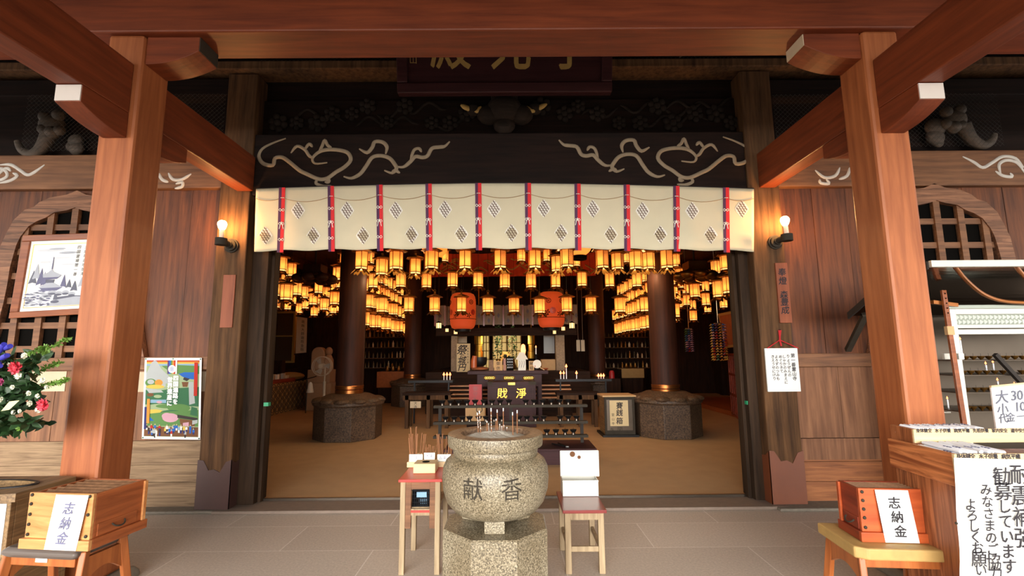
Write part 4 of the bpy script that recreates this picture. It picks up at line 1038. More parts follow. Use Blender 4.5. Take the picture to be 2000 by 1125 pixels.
m.build('pin', 'p_dgreen', parent=t, smooth=True)
for lb, u0, u1 in (('long paper strip pasted under the rail behind the flowers', -60, 128), ('scrap of pasted paper under the rail, behind the poster', 262, 403)):
    x0, x1, z0_, z1_ = rect(u0, 726, u1, 765, YW - .003)
    m = MB(); m.box(x0, x1, YW - .003, YW + .0, z0_, z1_); m2 = tag(m.build('paper_strip', 'paper_strip'), lb, 'paper')

# ================================================================== stone incense burner
KR = .915
BC = Vector((XX(968, 950, 2.9), 2.9, 0)); PZ = ZZ(968, 1056, 2.9 - .285); ZT = ZZ(968, 861, 2.9 - .28)
def zm(z): return PZ + (z - .57) / .43 * (ZT - PZ)
t = thing('stone_pedestal', 'octagonal granite pedestal under the incense burner', 'pedestal', BC)
m = MB(); R8 = .287 / cos(pi / 8); m.lathe([(R8, 0), (R8, PZ - .008), (R8 - .008, PZ)], 8, BC, a0=pi / 8); m.build('block', 'granite', parent=t)
t = thing('incense_burner', 'round granite incense burner full of ash with carved characters', 'incense burner', BC + EZ * PZ)
PR = [(.12, .612), (.205, .617), (.265, .64), (.307, .68), (.330, .735), (.337, .79), (.331, .84), (.314, .87), (.285, .888), (.262, .894), (.268, .902), (.272, .925), (.262, .938)]
PR = [(r * KR, zm(z)) for r, z in PR]
m = MB(); m.lathe(PR, 56, BC); m.build('bowl', 'granite', parent=t, smooth=True)
m = MB(); m.lathe([(r * KR, zm(z)) for r, z in [(.255, .938), (.300, .941), (.304, .955), (.304, .99), (.302, .998)]], 56, BC, cap=False); m.build('rim', 'granite', parent=t, smooth=30)
m = MB(); m.lathe([(r * KR, zm(z)) for r, z in [(.303, .998), (.298, 1.0), (.222, 1.0), (.216, .992), (.214, .965), (.214, .94)]], 56, BC, cap=False); m.build('rim_top', 'rim_stain', parent=t, smooth=30)['label'] = 'brown-stained top of the rim'
for a in (-pi / 2, pi / 6, 5 * pi / 6):
    m = MB(); c = BC + Vector((cos(a), sin(a), 0)) * .155; d = Vector((cos(a), sin(a), 0)); s_ = Vector((-sin(a), cos(a), 0))
    m.obox(c - s_ * .055 - d * .045 + EZ * PZ, s_ * .11, d * .09, EZ * (zm(.625) - PZ)); m.build('foot', 'granite', parent=t, bevel=.004)
m = MB(); N = 40; vs = []; fs = []; R_ = random.Random(2)
for i in range(9):
    for k in range(N): r = .216 * KR * i / 8 + .001; a = 2 * pi * k / N; vs.append((BC.x + r * cos(a), BC.y + r * sin(a), zm(.972 + .03 * (1 - (r / .2) ** 2)) + R_.uniform(-.003, .003)))
for i in range(8):
    for k in range(N): fs.append((i * N + k, i * N + (k + 1) % N, (i + 1) * N + (k + 1) % N, (i + 1) * N + k))
m.add(vs, fs); o = m.build('ash', 'ash', parent=t); o['kind'] = 'stuff'
def burner_r(z):
    for (r0, z0_), (r1, z1_) in zip(PR, PR[1:]):
        if z0_ <= z <= z1_: return r0 + (r1 - r0) * (z - z0_) / (z1_ - z0_)
    return .3
for ch, u in (('献', 924), ('香', 998)):
    p = PX(u, 955, 2.62); a0 = atan2(p.y - BC.y, p.x - BC.x); tmp = MB(); ink(tmp, ch, (0, 0, 0), EX, EZ, .118, bold=0)
    m = MB(); V = []
    for q in tmp.v:
        z = ZZ(960, 955, 2.62) + q.z; r = burner_r(z) + .0035; aa = a0 + q.x / .3; V.append((BC.x + r * cos(aa), BC.y + r * sin(aa), z))
    m.add(V, tmp.f); m.build('carved_character', 'iron_old', parent=t)
STK = [(932, 806, 935, 845, 1), (936, 802, 940, 850, 1), (959, 797, 960, 852, 1), (971, 800, 972, 846, 0), (969, 818, 968, 846, 0), (983, 797, 983, 846, 0), (984, 830, 984, 846, 1), (976, 828, 977, 845, 1), (1001, 805, 1002, 856, 0), (1010, 801, 1010, 850, 0), (954, 827, 955, 845, 1), (990, 834, 990, 848, 1), (980, 832, 981, 849, 1), (951, 822, 952, 848, 0)]
for i, (u0, v0, u1, v1, st) in enumerate(STK):
    D = 2.9 + (852 - v1) * .012; a, b = PX(u1, v1 + 1, D), PX(u0, v0, D)
    t = thing('incense_stick', f'brown incense stick in the ash, {ORD[sorted(range(len(STK)), key=lambda k: STK[k][2]).index(i) + 1]} counted across the bowl from the red table', 'incense', a, group='incense sticks burning in the ash')
    m = MB(); m.rod(a - EZ * .03, a.lerp(b, .88), .0034, 6); m.build('stick', 'incense_wood', parent=t)
    m = MB(); m.rod(a.lerp(b, .88), b, .0036, 6); m.build('burnt_tip', 'stick_white', parent=t)
    if st:
        m = MB()
        for k in range(5): c = a.lerp(b, .3 + .11 * k); m.box(c.x - .0013, c.x + .0013, c.y - .0042, c.y - .0036, c.z - .005, c.z + .005)
        m.build('printed_mark', 'stick_white', parent=t)

# ================================================================== red-topped table with incense for sale
zt = .63
A, B_, C_ = GX(778, 937, zt), GX(863, 937, zt), GX(800, 909, zt)
y0, y1 = A.y, C_.y + .05; x0, x1 = A.x, B_.x
t = thing('incense_table', 'narrow red-topped wooden table with an under-shelf beside the burner', 'table', ((x0 + x1) / 2, (y0 + y1) / 2, 0))
MB().box(x0, x1, y0, y1, zt - .018, zt).build('top', 'red_paint', parent=t, bevel=.003)
for xa in (x0 + .012, x1 - .05):
    for ya in (y0 + .015, y1 - .055):
        m = MB(); m.box(xa, xa + .036, ya, ya + .04, 0, zt - .018); m.build('leg', 'old_stool', parent=t, bevel=.003)
for xa in (x0 + .048, x1 - .088):
    m = MB(); m.box(xa, xa + .04, y0 + .018, y0 + .04, .3, zt - .02); m.build('leg_plate', 'rail_x', parent=t, bevel=.002)
m = MB(); m.box(x0 + .088, x1 - .088, y0 + .02, y0 + .04, zt - .07, zt - .018); m.build('apron', 'rail_x', parent=t)
m = MB(); m.box(x0 + .03, x1 - .03, y0 + .042, y1 - .06, .42, .435); m.box(x0 + .088, x1 - .088, y0 + .02, y0 + .042, .385, .43); m.build('shelf', 'old_stool', parent=t)
m = MB(); m.box(x0 + .088, x1 - .088, y0 + .017, y0 + .02, .405, .42); m.build('shelf_edge', 'red_paint', parent=t)
bx0, bx1, by = x0 + .092, x1 - .095, y0 + .05
t = thing('plastic_basket', 'black perforated plastic basket on the shelf of the red-topped table', 'basket', ((bx0 + bx1) / 2, by + .08, .436))
m = MB(); zb_, zt_ = .437, .545
for (xa, ya, xb, yb) in ((bx0, by, bx1, by), (bx0, by + .16, bx1, by + .16), (bx0, by, bx0, by + .16), (bx1, by, bx1, by + .16)):
    a, b = Vector((xa, ya, 0)), Vector((xb, yb, 0)); n = 9
    for k in range(n + 1): c = a.lerp(b, k / n); m.rod((c.x, c.y, zb_), (c.x, c.y, zt_), .0035, 4)
    for k in range(5): z = zb_ + (zt_ - zb_) * k / 4; m.rod((a.x, a.y, z), (b.x, b.y, z), .0035 if k < 4 else .007, 4)
m.build('mesh_side', 'black_plastic', parent=t)
m = MB(); m.box(bx0, bx1, by, by + .16, zb_, zb_ + .004); m.build('base', 'black_plastic', parent=t)
m = MB(); m.box(bx0 + .03, bx0 + .10, by - .008, by - .005, .50, .535); m.build('tag_card', 'p_lblue', parent=t)
m = MB(); m.box(bx0 + .04, bx1 - .02, by + .03, by + .13, .442, .565); tag(m.build('folded_packet', 'p_lblue', bevel=.01), 'pale packet inside the black basket under the red-topped table', 'packet')
# tray with three incense holders
ty = y1 - .12
a, b = XX(795, 898, ty), XX(886, 898, ty)
t = thing('holder_tray', 'shallow bare wood tray carrying the incense holders on the red table', 'tray', ((a + b) / 2, ty + .05, zt))
m = MB(); m.box(a, b, ty, ty + .11, zt + .001, zt + .008); m.box(a, b, ty, ty + .008, zt + .008, zt + .04); m.box(a, b, ty + .102, ty + .11, zt + .008, zt + .04); m.box(a, a + .008, ty + .008, ty + .102, zt + .008, zt + .04); m.box(b - .008, b, ty + .008, ty + .102, zt + .008, zt + .04)
m.build('tray', 'light_board', parent=t)
R_ = random.Random(4)
for lb, u0, u1, dy, hz, txt in (('first', 799, 826, .02, .092, '一束'), ('second', 828, 850, .035, .10, '大束'), ('third', 854, 881, .02, .09, '五束')):
    xa, xb = XX(u0, 885, ty + dy), XX(u1, 885, ty + dy); yy = ty + dy
    t = thing('incense_holder', f'white-labelled incense holder, {lb} on the bare wood tray counted from its free end', 'holder', ((xa + xb) / 2, yy + .03, zt + .009))
    m = MB()
    for q in ((xa, xb, yy, yy + .006), (xa, xb, yy + .054, yy + .06), (xa, xa + .006, yy + .006, yy + .054), (xb - .006, xb, yy + .006, yy + .054)): m.box(*q, zt + .009, zt + hz)
    m.box(xa, xb, yy, yy + .06, zt + .009, zt + .013); m.build('cup', 'card_tan', parent=t)
    m = MB(); m.box(xa + .002, xb - .002, yy - .0015, yy - .0003, zt + .035, zt + hz + .002); lbp = m.build('paper_label', 'paper', parent=t)
    m = MB(); row_text(m, txt, (xa + .012, yy - .002, zt + hz - .022), EX, EZ, .03); m.build('lettering', 'ink_blue', parent=lbp)
    n = 22 if lb != 'second' else 10
    for k in range(n):
        px_, py_ = R_.uniform(xa + .01, xb - .01), yy + R_.uniform(.012, .048); L_ = R_.uniform(.2, .235) if lb != 'second' else R_.uniform(.12, .15)
        if k < 3 and lb == 'first': L_ = .285
        tip = Vector((px_ + (px_ - (xa + xb) / 2) * .6 + R_.uniform(-.015, .015), py_ + R_.uniform(-.012, .012), zt + .014 + L_))
        m = MB(); m.rod((px_, py_, zt + .014), tip, .0036, 6)
        tag(m.build('incense_stick', 'incense_wood'), f'unlit brown incense stick standing in the {lb} white-labelled holder', 'incense', f'incense sticks in the {lb} holder')
a, b = PX(807, 923, y0 + .02), PX(850, 923, y0 + .02)
t = thing('money_box', 'small pale wooden coin box with a dark hole on the red table', 'box', ((a.x + b.x) / 2, y0 + .12, zt))
yq = GX(828, 925, zt).y; a, b = PX(807, 923, yq), PX(850, 923, yq); hz = max(.04, ZZ(828, 906, yq) - zt)
MB().box(a.x, b.x, yq, yq + .14, zt + .001, zt + hz).build('case', 'light_board', parent=t, bevel=.003)
m = MB(); m.lathe([(.028, 0), (.028, .002)], 16, ((a.x + b.x) / 2, yq + .07, zt + hz)); m.build('coin_hole', 'black', parent=t)
# right stool and steel box
zs = .42
A, B_, C_ = GX(1099, 997, zs), GX(1185, 996, zs), GX(1092, 966, zs)
yk = GX(1130, 970, zs).y
x0, x1, y0, y1 = A.x, B_.x, A.y, max(C_.y, yk + .15)
t = thing('wooden_stool', 'worn small wooden stool with a dark red top beside the burner', 'stool', ((x0 + x1) / 2, (y0 + y1) / 2, 0))
m = MB(); m.box(x0, x1, y0, y1, zs - .022, zs); m.build('seat', 'red_dull', parent=t, bevel=.003)
for xa in (x0 + .015, x1 - .06):
    for ya in (y0 + .015, y1 - .055): m = MB(); m.box(xa, xa + .042, ya, ya + .042, 0, zs - .022); m.build('leg', 'old_stool', parent=t, bevel=.004)
m = MB(); m.box(x0 + .057, x1 - .06, y0 + .02, y0 + .04, zs - .07, zs - .022); m.build('apron', 'old_stool', parent=t)
m = MB(); m.box(x0 + .057, x1 - .06, y0 + .025, y0 + .045, .14, .175); m.box(x0 + .03, x0 + .05, y0 + .057, y1 - .055, .14, .175); m.box(x1 - .05, x1 - .03, y0 + .057, y1 - .055, .14, .175); m.build('stretcher', 'old_stool', parent=t, bevel=.003)
y0 = yk - .06
xa, xb = XX(1099, 955, y0 + .06), XX(1169, 955, y0 + .06)
t = thing('steel_box', 'white steel box with its scorched lid standing open on the worn stool', 'box', ((xa + xb) / 2, y0 + .12, zs))
hb = ZZ(1130, 938, y0 + .06) - zs
m = MB()
for q in ((xa, xb, y0 + .06, y0 + .066), (xa, xb, y0 + .194, y0 + .2), (xa, xa + .006, y0 + .066, y0 + .194), (xb - .006, xb, y0 + .066, y0 + .194)): m.box(*q, zs + .001, zs + hb)
m.box(xa, xb, y0 + .06, y0 + .2, zs + .001, zs + .005); m.box(xa - .002, xb + .002, y0 + .056, y0 + .06, zs + hb - .012, zs + hb); m.build('case', 'aluminium', parent=t, bevel=.003)
la, lb_ = XX(1094, 900, y0 + .2), XX(1170, 900, y0 + .2); lz0, lz1 = zs + hb - .01, ZZ(1130, 880, y0 + .2)
m = MB(); m.box(la, lb_, y0 + .202, y0 + .212, lz0, lz1); ld = m.build('lid', 'board_white', parent=t, bevel=.012)
m = MB()
for u, v, r in ((1118, 887, .022), (1131, 893, .014)): p = PX(u, v, y0 + .2015); m.tube([(p.x, y0 + .2017, p.z), (p.x, y0 + .2012, p.z)], r, 14)
m.build('scorch_mark', 'p_brown', parent=ld)

# ================================================================== stepped candle stand
ZS = 1.03
FLc, BLc = GX(1858, 886, ZS), GX(1733, 856, ZS)
x0 = (FLc.x + BLc.x) / 2 ; yf, yb = FLc.y, BLc.y
xw = x0 + 1.1
axs = (FLc - BLc).normalized()
t = thing('candle_stand', 'stepped wooden candle stand with two labelled trays', 'stand', (x0 + .5, (yf + yb) / 2, 0))
Lx = lambda y: BLc.x + (FLc.x - BLc.x) * (yb - y) / (yb - yf)      # the side that shows
ht = .145
m = MB(); a, b = Vector((Lx(yf), yf, ZS)), Vector((Lx(yb), yb, ZS)); m.obox(a - EZ * ht, b - a, EX * .022, EZ * ht); m.build('tray_side', 'stand_y', parent=t, bevel=.003)
m = MB(); m.box(Lx(yf), xw, yf - .014, yf, ZS - ht, ZS); m.build('tray_front', 'light_board', parent=t, bevel=.002)
m = MB(); m.box(Lx(yf) + .024, xw, yf, yb, ZS - .075, ZS - .06); m.build('tray_floor', 'stand_y', parent=t)
m = MB(); m.obox(Vector((Lx(yf) + .02, yf + .01, .0)), Vector((b.x - a.x, yb - yf - .02, 0)), EX * .03, EZ * (ZS - ht)); m.build('side_panel', 'stand_z', parent=t, bevel=.003)
m = MB(); m.box(Lx(yf) + .05, xw, yf + .03, yf + .05, 0, ZS - ht); m.build('front_panel', 'stand_z', parent=t)
# upper tray
U0 = GX(1783, 863, ZS); yu = U0.y; zu = ZZ(1783, 838, yu); V0 = GX(1738, 829, zu); yv = max(V0.y, yu + .14)
xu, xv = U0.x, V0.x
m = MB(); m.obox(Vector((xu, yu, ZS - .03)), Vector((xv - xu, yv - yu, 0)), EX * .02, EZ * (zu - ZS + .03)); m.build('tray_side', 'stand_z', parent=t, bevel=.002)
m = MB(); m.box(xu, xw, yu - .012, yu, ZS - .005, zu); m.build('tray_front', 'light_board', parent=t, bevel=.002)
m = MB(); m.box(xu + .02, xw, yu, yv, ZS + .004, ZS + .016); m.build('tray_floor', 'stand_y', parent=t)
WISH = ['身体健全', '水子供養', '病気平癒', '先祖供養', '家内安全', '道中安全']
m = MB()
for i, w in enumerate(WISH):
    u = 1789 + i * 37; p = PX(u, 841, yu - .0135); row_text(m, w, (p.x, p.y, ZZ(u, 841, p.y)), EX, EZ, .0215, step=.0205, bold=.03)
for i, w in enumerate(WISH[:4]):
    u = 1868 + i * 44; p = PX(u, 892, yf - .0155); row_text(m, w, (p.x, p.y, ZZ(u, 891.5, p.y)), EX, EZ, .024, step=.0215, bold=.03)
m.build('lettering', 'ink', parent=t)
R_ = random.Random(8)
def candles(lb, n, xa, xb, y0_, y1_, z, layers):
    for ly in range(layers):
        for k in range(n - 2 * ly):
            x = xa + (xb - xa) * (k + .5 + ly * .5) / n + R_.uniform(-.002, .002); zz = z + .0095 + ly * .017; yy0 = y0_ + R_.uniform(0, .03); sk = R_.uniform(-.02, .02)
            t = thing('candle', f'white votive candle lying in the {lb} tray of the stepped stand', 'candle', (x, (yy0 + y1_) / 2, zz), group=f'candles in the {lb} tray')
            m = MB(); m.tube([(x, yy0, zz), (x + sk * .2, yy0 + .006, zz), (x + sk, y1_ - .03, zz + .004), (x + sk, y1_ - .026, zz + .004)], [.0065, .0085, .0085, .004], 8); m.build('wax', 'candle_wax', parent=t, smooth=True)
            m = MB(); m.rod((x + sk, y1_ - .027, zz + .004), (x + sk, y1_ - .015, zz + .006), .0012, 4); m.build('wick', 'ink', parent=t)
            if k % 2 == 0:
                m = MB()
                for j in range(3): m.box(x - .002 + sk * .5, x + .003 + sk * .5, yy0 + .05 + j * .016, yy0 + .06 + j * .016, zz + .0085, zz + .0125)
                m.build('printed_mark', 'ink_blue', parent=t)
candles('upper', 20, xu + .025, xu + .46, yu + .005, yv - .005, ZS + .016, 3)
candles('lower', 16, Lx(yf) + .03, Lx(yf) + .36, yf + .004, yu - .016, ZS - .06, 4)
# the request notice on its front
f = quad_map([(1863, 894), (2064, 900), (2070, 1180), (1879, 1180)], yf - .022)
t = thing('request_notice', 'big white handwritten notice hung on the front of the candle stand', 'notice', f(.5, 1))
m = MB(); NN = 14
rows = [[f(0 if k == 0 else 1, j / NN, .006 * sin(j * .9) * (j / NN)) for j in range(NN + 1)] for k in (0, 1)]
m.strip(rows[0], rows[1], (0, .0012, 0)); m.build('sheet', 'paper', parent=t)
m = MB(); yy = yf - .029
def vtext(txt, u0, v0, u1, v1, sz):
    n = len(txt)
    for i, ch in enumerate(txt):
        s_ = i / max(1, n - 1); u, v = u0 + (u1 - u0) * s_, v0 + (v1 - v0) * s_; q = PX(u, v, yy)
        big = ch in '勧募耐震補強願協力'
        ink(m, ch, q, EX, EZ, sz * (1.08 if big else .85), bold=.006 if big else .013, slant=.12)
vtext('よろしくお願い', 1896, 985, 1916, 1113, .066); vtext('みなさまのご協力', 1926, 956, 1944, 1120, .064); vtext('勧募しています', 1957, 930, 1972, 1106, .078); vtext('耐震補強', 1992, 926, 2001, 1050, .086)
m.build('lettering', 'ink', parent=t)
m = MB(); p = PX(1868, 1022, yy); m.ball(p, .006, 8, 6); m.build('pin', 'iron_old', parent=t)

# ================================================================== stainless lamp cabinet
DC = 4.0; DB = 4.5
cx0 = XX(1867, 720, DC); cx1 = cx0 + 1.6
zz = lambda v: ZZ(1930, v, DC)
t = thing('lamp_cabinet', 'stainless votive lamp cabinet with shelves under a curved mirror-like canopy', 'cabinet', (cx0 + .8, DC + .25, 0))
m = MB(); m.box(cx0 + .03, cx1, DB, DB + .02, .6, zz(600)); m.build('back_panel', 'steel_warm', parent=t)
m = MB(); m.box(cx0, cx1, DC + .02, DB + .02, .0, .66); m.build('base_case', 'steel_warm', parent=t)
m = MB(); m.box(cx0 - .004, cx0 + .045, DC - .02, DC + .02, 0, zz(603)); m.build('front_post', 'aluminium', parent=t, bevel=.004)
m = MB(); m.box(cx0 - .004, cx0 + .03, DB - .03, DB + .02, 0, zz(603)); m.build('rear_post', 'dark_metal', parent=t, bevel=.004)
m = MB()
for v0, v1 in ((603, 614), (634, 641), (643, 653)): m.box(cx0 + .045, cx1, DC - .02, DC + .02, zz(v1), zz(v0))
m.build('rail', 'aluminium', parent=t, bevel=.003)
m = MB(); m.box(cx0 - .02, cx1, DC - .035, DC + .03, zz(603), zz(596)); m.build('cornice', 'green_glass', parent=t, bevel=.003)
m = MB(); m.box(cx0 + .045, cx1, DC + .002, DC + .008, zz(634), zz(614))
for r in range(2):
    for k in range(44):
        x = cx0 + .06 + k * .036 + r * .018; z = zz(634) + (zz(614) - zz(634)) * (.27 + .46 * r)
        m.add([(x - .018, DC + .002, z - .022), (x + .018, DC + .002, z - .022), (x + .018, DC + .002, z + .022), (x - .018, DC + .002, z + .022), (x, DC - .012, z)], [(0, 1, 4), (1, 2, 4), (2, 3, 4), (3, 0, 4)])
m.build('patterned_glass', 'green_glass', parent=t)
SHV = [(703, .32), (732, .24), (766, .16), (803, .08)]
for v, dd in SHV:
    m = MB(); z = ZZ(1920, v, DC + .06); m.box(cx0 + .05, cx1, DC + .05, DB, z - .008, z); m.build('shelf', 'steel_warm', parent=t, bevel=.001)
# canopy
CY0, CY1 = 3.52, 4.42
kx = XX(1813, 516, CY0)
ctrl = [(CY0, ZZ(1815, 518, CY0)), (3.75, ZZ(1759, 541, 3.75)), (4.1, ZZ(1694, 577, 4.1)), (4.28, ZZ(1668, 600, 4.28)), (CY1, ZZ(1648, 617, CY1))]
A = smooth(ctrl, 4)
m = MB(); m.strip([(kx, y, z) for y, z in A], [(cx1, y, z) for y, z in A], (0, .004, .016)); m.build('canopy', 'steel_mirror', parent=t, smooth=60)
m = MB(); m.box(kx, cx1, CY0 - .03, CY0, ZZ(1930, 522, CY0), ZZ(1930, 509, CY0)); m.build('canopy_edge', 'aluminium', parent=t, bevel=.003)
m = MB(); m.strip([(kx - .012, y, z + .03) for y, z in A], [(kx - .012, y, z - .03) for y, z in A], (.014, 0, 0)); m.build('canopy_tail', 'dark_metal', parent=t)
for pts in ([(1858, 512), (1872, 530), (1892, 552), (1920, 574), (1955, 587), (2000, 591), (2050, 592)], [(1978, 512), (1992, 530), (2012, 552), (2040, 572)]):
    m = MB(); q = smooth(pts, 4); k = len(q); m.tube([PX(u, v, CY0 + .4 * min(1, (v - 510) / 82)) for u, v in q], .016, 8); m.build('canopy_curve', 'brass_band', parent=t, smooth=True)  # brass curves laid along the underside of the canopy
m = MB(); m.beam(PX(1656, 684, 4.85), PX(1690, 615, 4.4), .05, .04); m.build('brace', 'iron_old', parent=t)
m = MB(); m.beam(PX(1943, 692, DC + .02), PX(2010, 764, DC + .02), .03, .03); m.build('slanted_bar', 'dark_metal', parent=t)
m = MB(); m.beam(PX(1820, 590, DC - .1), PX(1868, 596, DC - .04), .03, .03); m.build('corner_bracket', 'brass_band', parent=t)
CUPS = [(0, [1886, 1901, 1916, 1931, 1954, 1966, 1982, 1997]), (1, [1881, 1896, 1911, 1927, 1943, 1959, 1996]), (2, [1889, 1907, 1921, 1934]), (3, [1889, 1901, 1918, 1933])]
def cup_mesh(mb, c, r):
    mb.lathe([(r * .25, 0), (r * .3, .006), (r * .6, .012), (r, .03), (r * 1.02, .032), (r * .9, .028), (r * .4, .014)], 14, c)
for si, us in CUPS:
    z = ZZ(1920, SHV[si][0], DC + .06)
    for k, u in enumerate(us):
        y = DC + .12; x = XX(u, SHV[si][0] - 5, y); c = Vector((x, y, z + .0005))
        tt = thing('oil_lamp', f'dark bronze oil dish, {ORD[k + 1]} from the white post on the {ORD[si + 1]} steel cabinet shelf', 'oil lamp', c, group='oil dishes in the steel cabinet')
        m = MB(); cup_mesh(m, c, .028); m.build('dish', 'bronze', parent=tt, smooth=True)
        m = MB(); m.rod(c + EZ * .014, c + EZ * .055, .0015, 4); m.build('wick_pin', 'black_iron', parent=tt)
def candle_flame(label, base, h, r, fr=.008, grp=None, fl=.03):
    tt = thing('lit_candle', label, 'candle', base, group=grp)
    m = MB(); m.lathe([(r, 0), (r, h), (r * .5, h + .002)], 10, base); m.build('wax', 'candle_wax', parent=tt, smooth=True)
    m = MB(); m.lathe([(.001, 0), (fr, fl * .3), (fr * .8, fl * .5), (.0008, fl)], 8, base + EZ * (h + .004)); m.build('flame', 'flame', parent=tt, smooth=True)
    return tt
for u, vb_, vf, si, lb in ((1875, 694, 662, 0, 'tall lit candle on the top shelf of the steel cabinet beside its post'), (1925, 722, 710, 1, 'short lit candle on the second shelf of the steel cabinet, nearer the post'), (1939, 722, 707, 1, 'short lit candle on the second shelf of the steel cabinet, nearer the slanted bar'), (1948, 758, 742, 2, 'lit candle on the third shelf of the steel cabinet, over the price board corner'), (1981, 762, 750, 2, 'lit candle on the third shelf of the steel cabinet, just above the price board'), (1850, 790, 778, 3, 'lit candle on the lowest shelf of the steel cabinet, outside its white post')):
    y = DC + (.2 if si < 3 else .3); z = ZZ(1920, SHV[si][0], DC + .06); top = ZZ(u, vf, y)
    x = XX(u, vf, y)
    if u == 1850: x, z = max(x, cx0 - .15), ZZ(1850, 800, y)
    candle_flame(lb, Vector((x, y, z + .0005)), max(.02, top - z - .012), .006, .007, 'candles burning in the steel cabinet', .026)
m = MB(); p = PX(1850, 801, DC + .3); m.box(p.x - .06, cx0 + .0, DC + .2, DC + .4, p.z - .012, p.z); m.build('side_ledge', 'aluminium', parent=t)
m = MB(); a, b = PX(1842, 567, DC - .10), PX(1886, 850, DC - .16); m.beam(a, b, .036, .022, up=(0, 1, 0)); 
t2 = thing('wooden_lath', 'long brown wooden lath with holes leaning against the steel cabinet', 'lath', b); m.build('lath', 'frame_wood', parent=t2, bevel=.002)
m = MB()
for k in range(5): c = a.lerp(b, .025 + .035 * k); m.tube([c - EY * .0135, c - EY * .0145], .006, 8)
m.build('drilled_hole', 'black', parent=t2)
m = MB(); c = a.lerp(b, .29); d = (b - a).normalized(); m.beam(c - d * .035, c + d * .035, .055, .03, up=(0, 1, 0)); m.build('tape_wrap', 'card_tan', parent=t2)
for u, lb in ((1848, 'outer'), (1876, 'inner')):
    p = PX(u, 696, DC - .04); m = MB(); m.box(p.x - .022, p.x + .022, DC - .05, DC - .024, p.z - .024, p.z + .024); m.build('clamp_plate', 'aluminium', parent=bpy.data.objects['lamp_cabinet'], bevel=.002)
# price board
f = quad_map([(1936, 757), (2066, 745), (2080, 850), (1948, 850)], 3.0, 3.04)
t = thing('price_board', 'white price board with grey brush writing behind the candle trays', 'sign', f(.5, 1))
m = MB(); m.prism([f(0, 0), f(1, 0), f(1, 1), f(0, 1)], (0, .012, 0)); m.build('board', 'board_white', parent=t, bevel=.002)
m = MB(); m.prism([f(0, -.04, .002), f(1, -.04, .002), f(1, 0, .002), f(0, 0, .002)], (0, .014, 0)); m.build('top_edge', 'light_board', parent=t)
m = MB(); axx = (f(1, 0) - f(0, 0)).normalized(); up = (f(0, 0) - f(0, 1)).normalized()
for ch, u, v, s_ in (('大', 1957, 775, .088), ('3', 1987, 771, .085), ('0', 1999, 770, .085), ('0', 2013, 769, .085), ('小', 1959, 799, .075), ('1', 1993, 793, .08), ('0', 2004, 792, .08), ('0', 2017, 791, .08), ('代', 1960, 817, .06), ('金', 1974, 815, .06), ('一', 1995, 813, .06)):
    q = on_plane(u, v, f(0, 0, .003), (f(0, 0, 1) - f(0, 0))); ink(m, ch, q, axx, up, s_, slant=.1, bold=.012)
m.build('lettering', 'ink_grey', parent=t)
# ================================================================== the hall: round posts
def round_post(label, u, D, r, zlot, R, zped, v_band0, v_band1):
    x = XX(u, 700, D); c = Vector((x, D, 0.012))
    t = thing('round_post', label, 'post', c)
    m = MB(); m.lathe([(R, 0), (R, zped)], 8, c, a0=pi / 8); m.build('pedestal', 'hall_stone', parent=t, bevel=.01)
    m = MB(); m.lathe([(R * 1.0, zped), (R * 1.05, zped + .03), (R * 1.04, zped + .07), (R * .88, zped + .13), (R * .6, zlot), (r * 1.05, zlot + .01)], 32, c)
    m.build('lotus_base', 'hall_stone', parent=t, smooth=True)
    for k in range(12):
        a = 2 * pi * k / 12 + .1; m = MB(); m.ball(c + Vector((cos(a) * R * .86, sin(a) * R * .86, zped + .085)), (R * .24, R * .24, .06), 12, 8); m.build('lotus_petal', 'hall_stone', parent=t, smooth=True)
    z1 = ZZ(u, v_band0, D); z0_ = ZZ(u, v_band1, D)
    m = MB(); m.lathe([(r * .94, zlot), (r * .94, z0_), (r, z1), (r, 4.24)], 32, c); m.build('shaft', 'hall_column', parent=t, smooth=True)
    n = 3
    for k in range(n):
        za_ = z0_ + (z1 - z0_) * k / n; m = MB(); m.lathe([(r * 1.0, za_ + .004), (r * 1.035, za_ + .012), (r * 1.035, za_ + (z1 - z0_) / n - .012), (r * 1.0, za_ + (z1 - z0_) / n - .004)], 32, c, cap=False); m.build('brass_band', 'brass_band', parent=t, smooth=True)
zp = ZZ(679, 797, 8.5); zl_ = zp + .2
round_post('thick round lacquered post on a stone lotus base, nearer the cloth-covered sales table', 685, 8.95, .245, zl_, .60, zp, 753, 778)
round_post('thick round lacquered post on a stone lotus base, beside the glazed offertory box', 1297, 8.95, .245, zl_, .60, zp, 751, 776)
round_post('slimmer-looking round post deep in the hall beyond the bench with a pinned paper', 806, 14.3, .245, zl_, .60, zp, 731, 745)
round_post('slimmer-looking round post deep in the hall beyond the red candle flames', 1166, 14.3, .245, zl_, .60, zp, 731, 745)

# ================================================================== lamp rack with oil dishes
DR = 7.0
x0, x1 = XX(848, 790, DR), XX(1146, 790, DR)
t = thing('lamp_rack', 'dark iron rack with three shelves of black oil dishes behind the burner', 'rack', ((x0 + x1) / 2, DR, .2))
zt_ = ZZ(1100, 876, 6.65)
for nm, v in (('shelf', 791), ('shelf', 823), ('shelf', 850)):
    z = ZZ(1000, v, DR); m = MB(); m.box(x0, x1, DR - .06, DR + .07, z - .018, z); m.box(x0, x1, DR - .066, DR - .06, z - .03, z + .006); m.build(nm, 'iron_old', parent=t)
for u in (858, 998, 1137):
    p = XX(u, 800, DR); m = MB(); m.box(p - .022, p + .022, DR + .07, DR + .1, zt_, ZZ(1000, 791, DR)); m.build('upright', 'dark_metal', parent=t)
R1 = [864, 880, 896, 912, 928, 945, 961, 977, 994, 1027, 1043, 1060, 1077, 1093, 1110]
R2 = [870, 887, 903, 917, 935, 949, 965, 980, 1014, 1029, 1046, 1062, 1094, 1110, 1126]
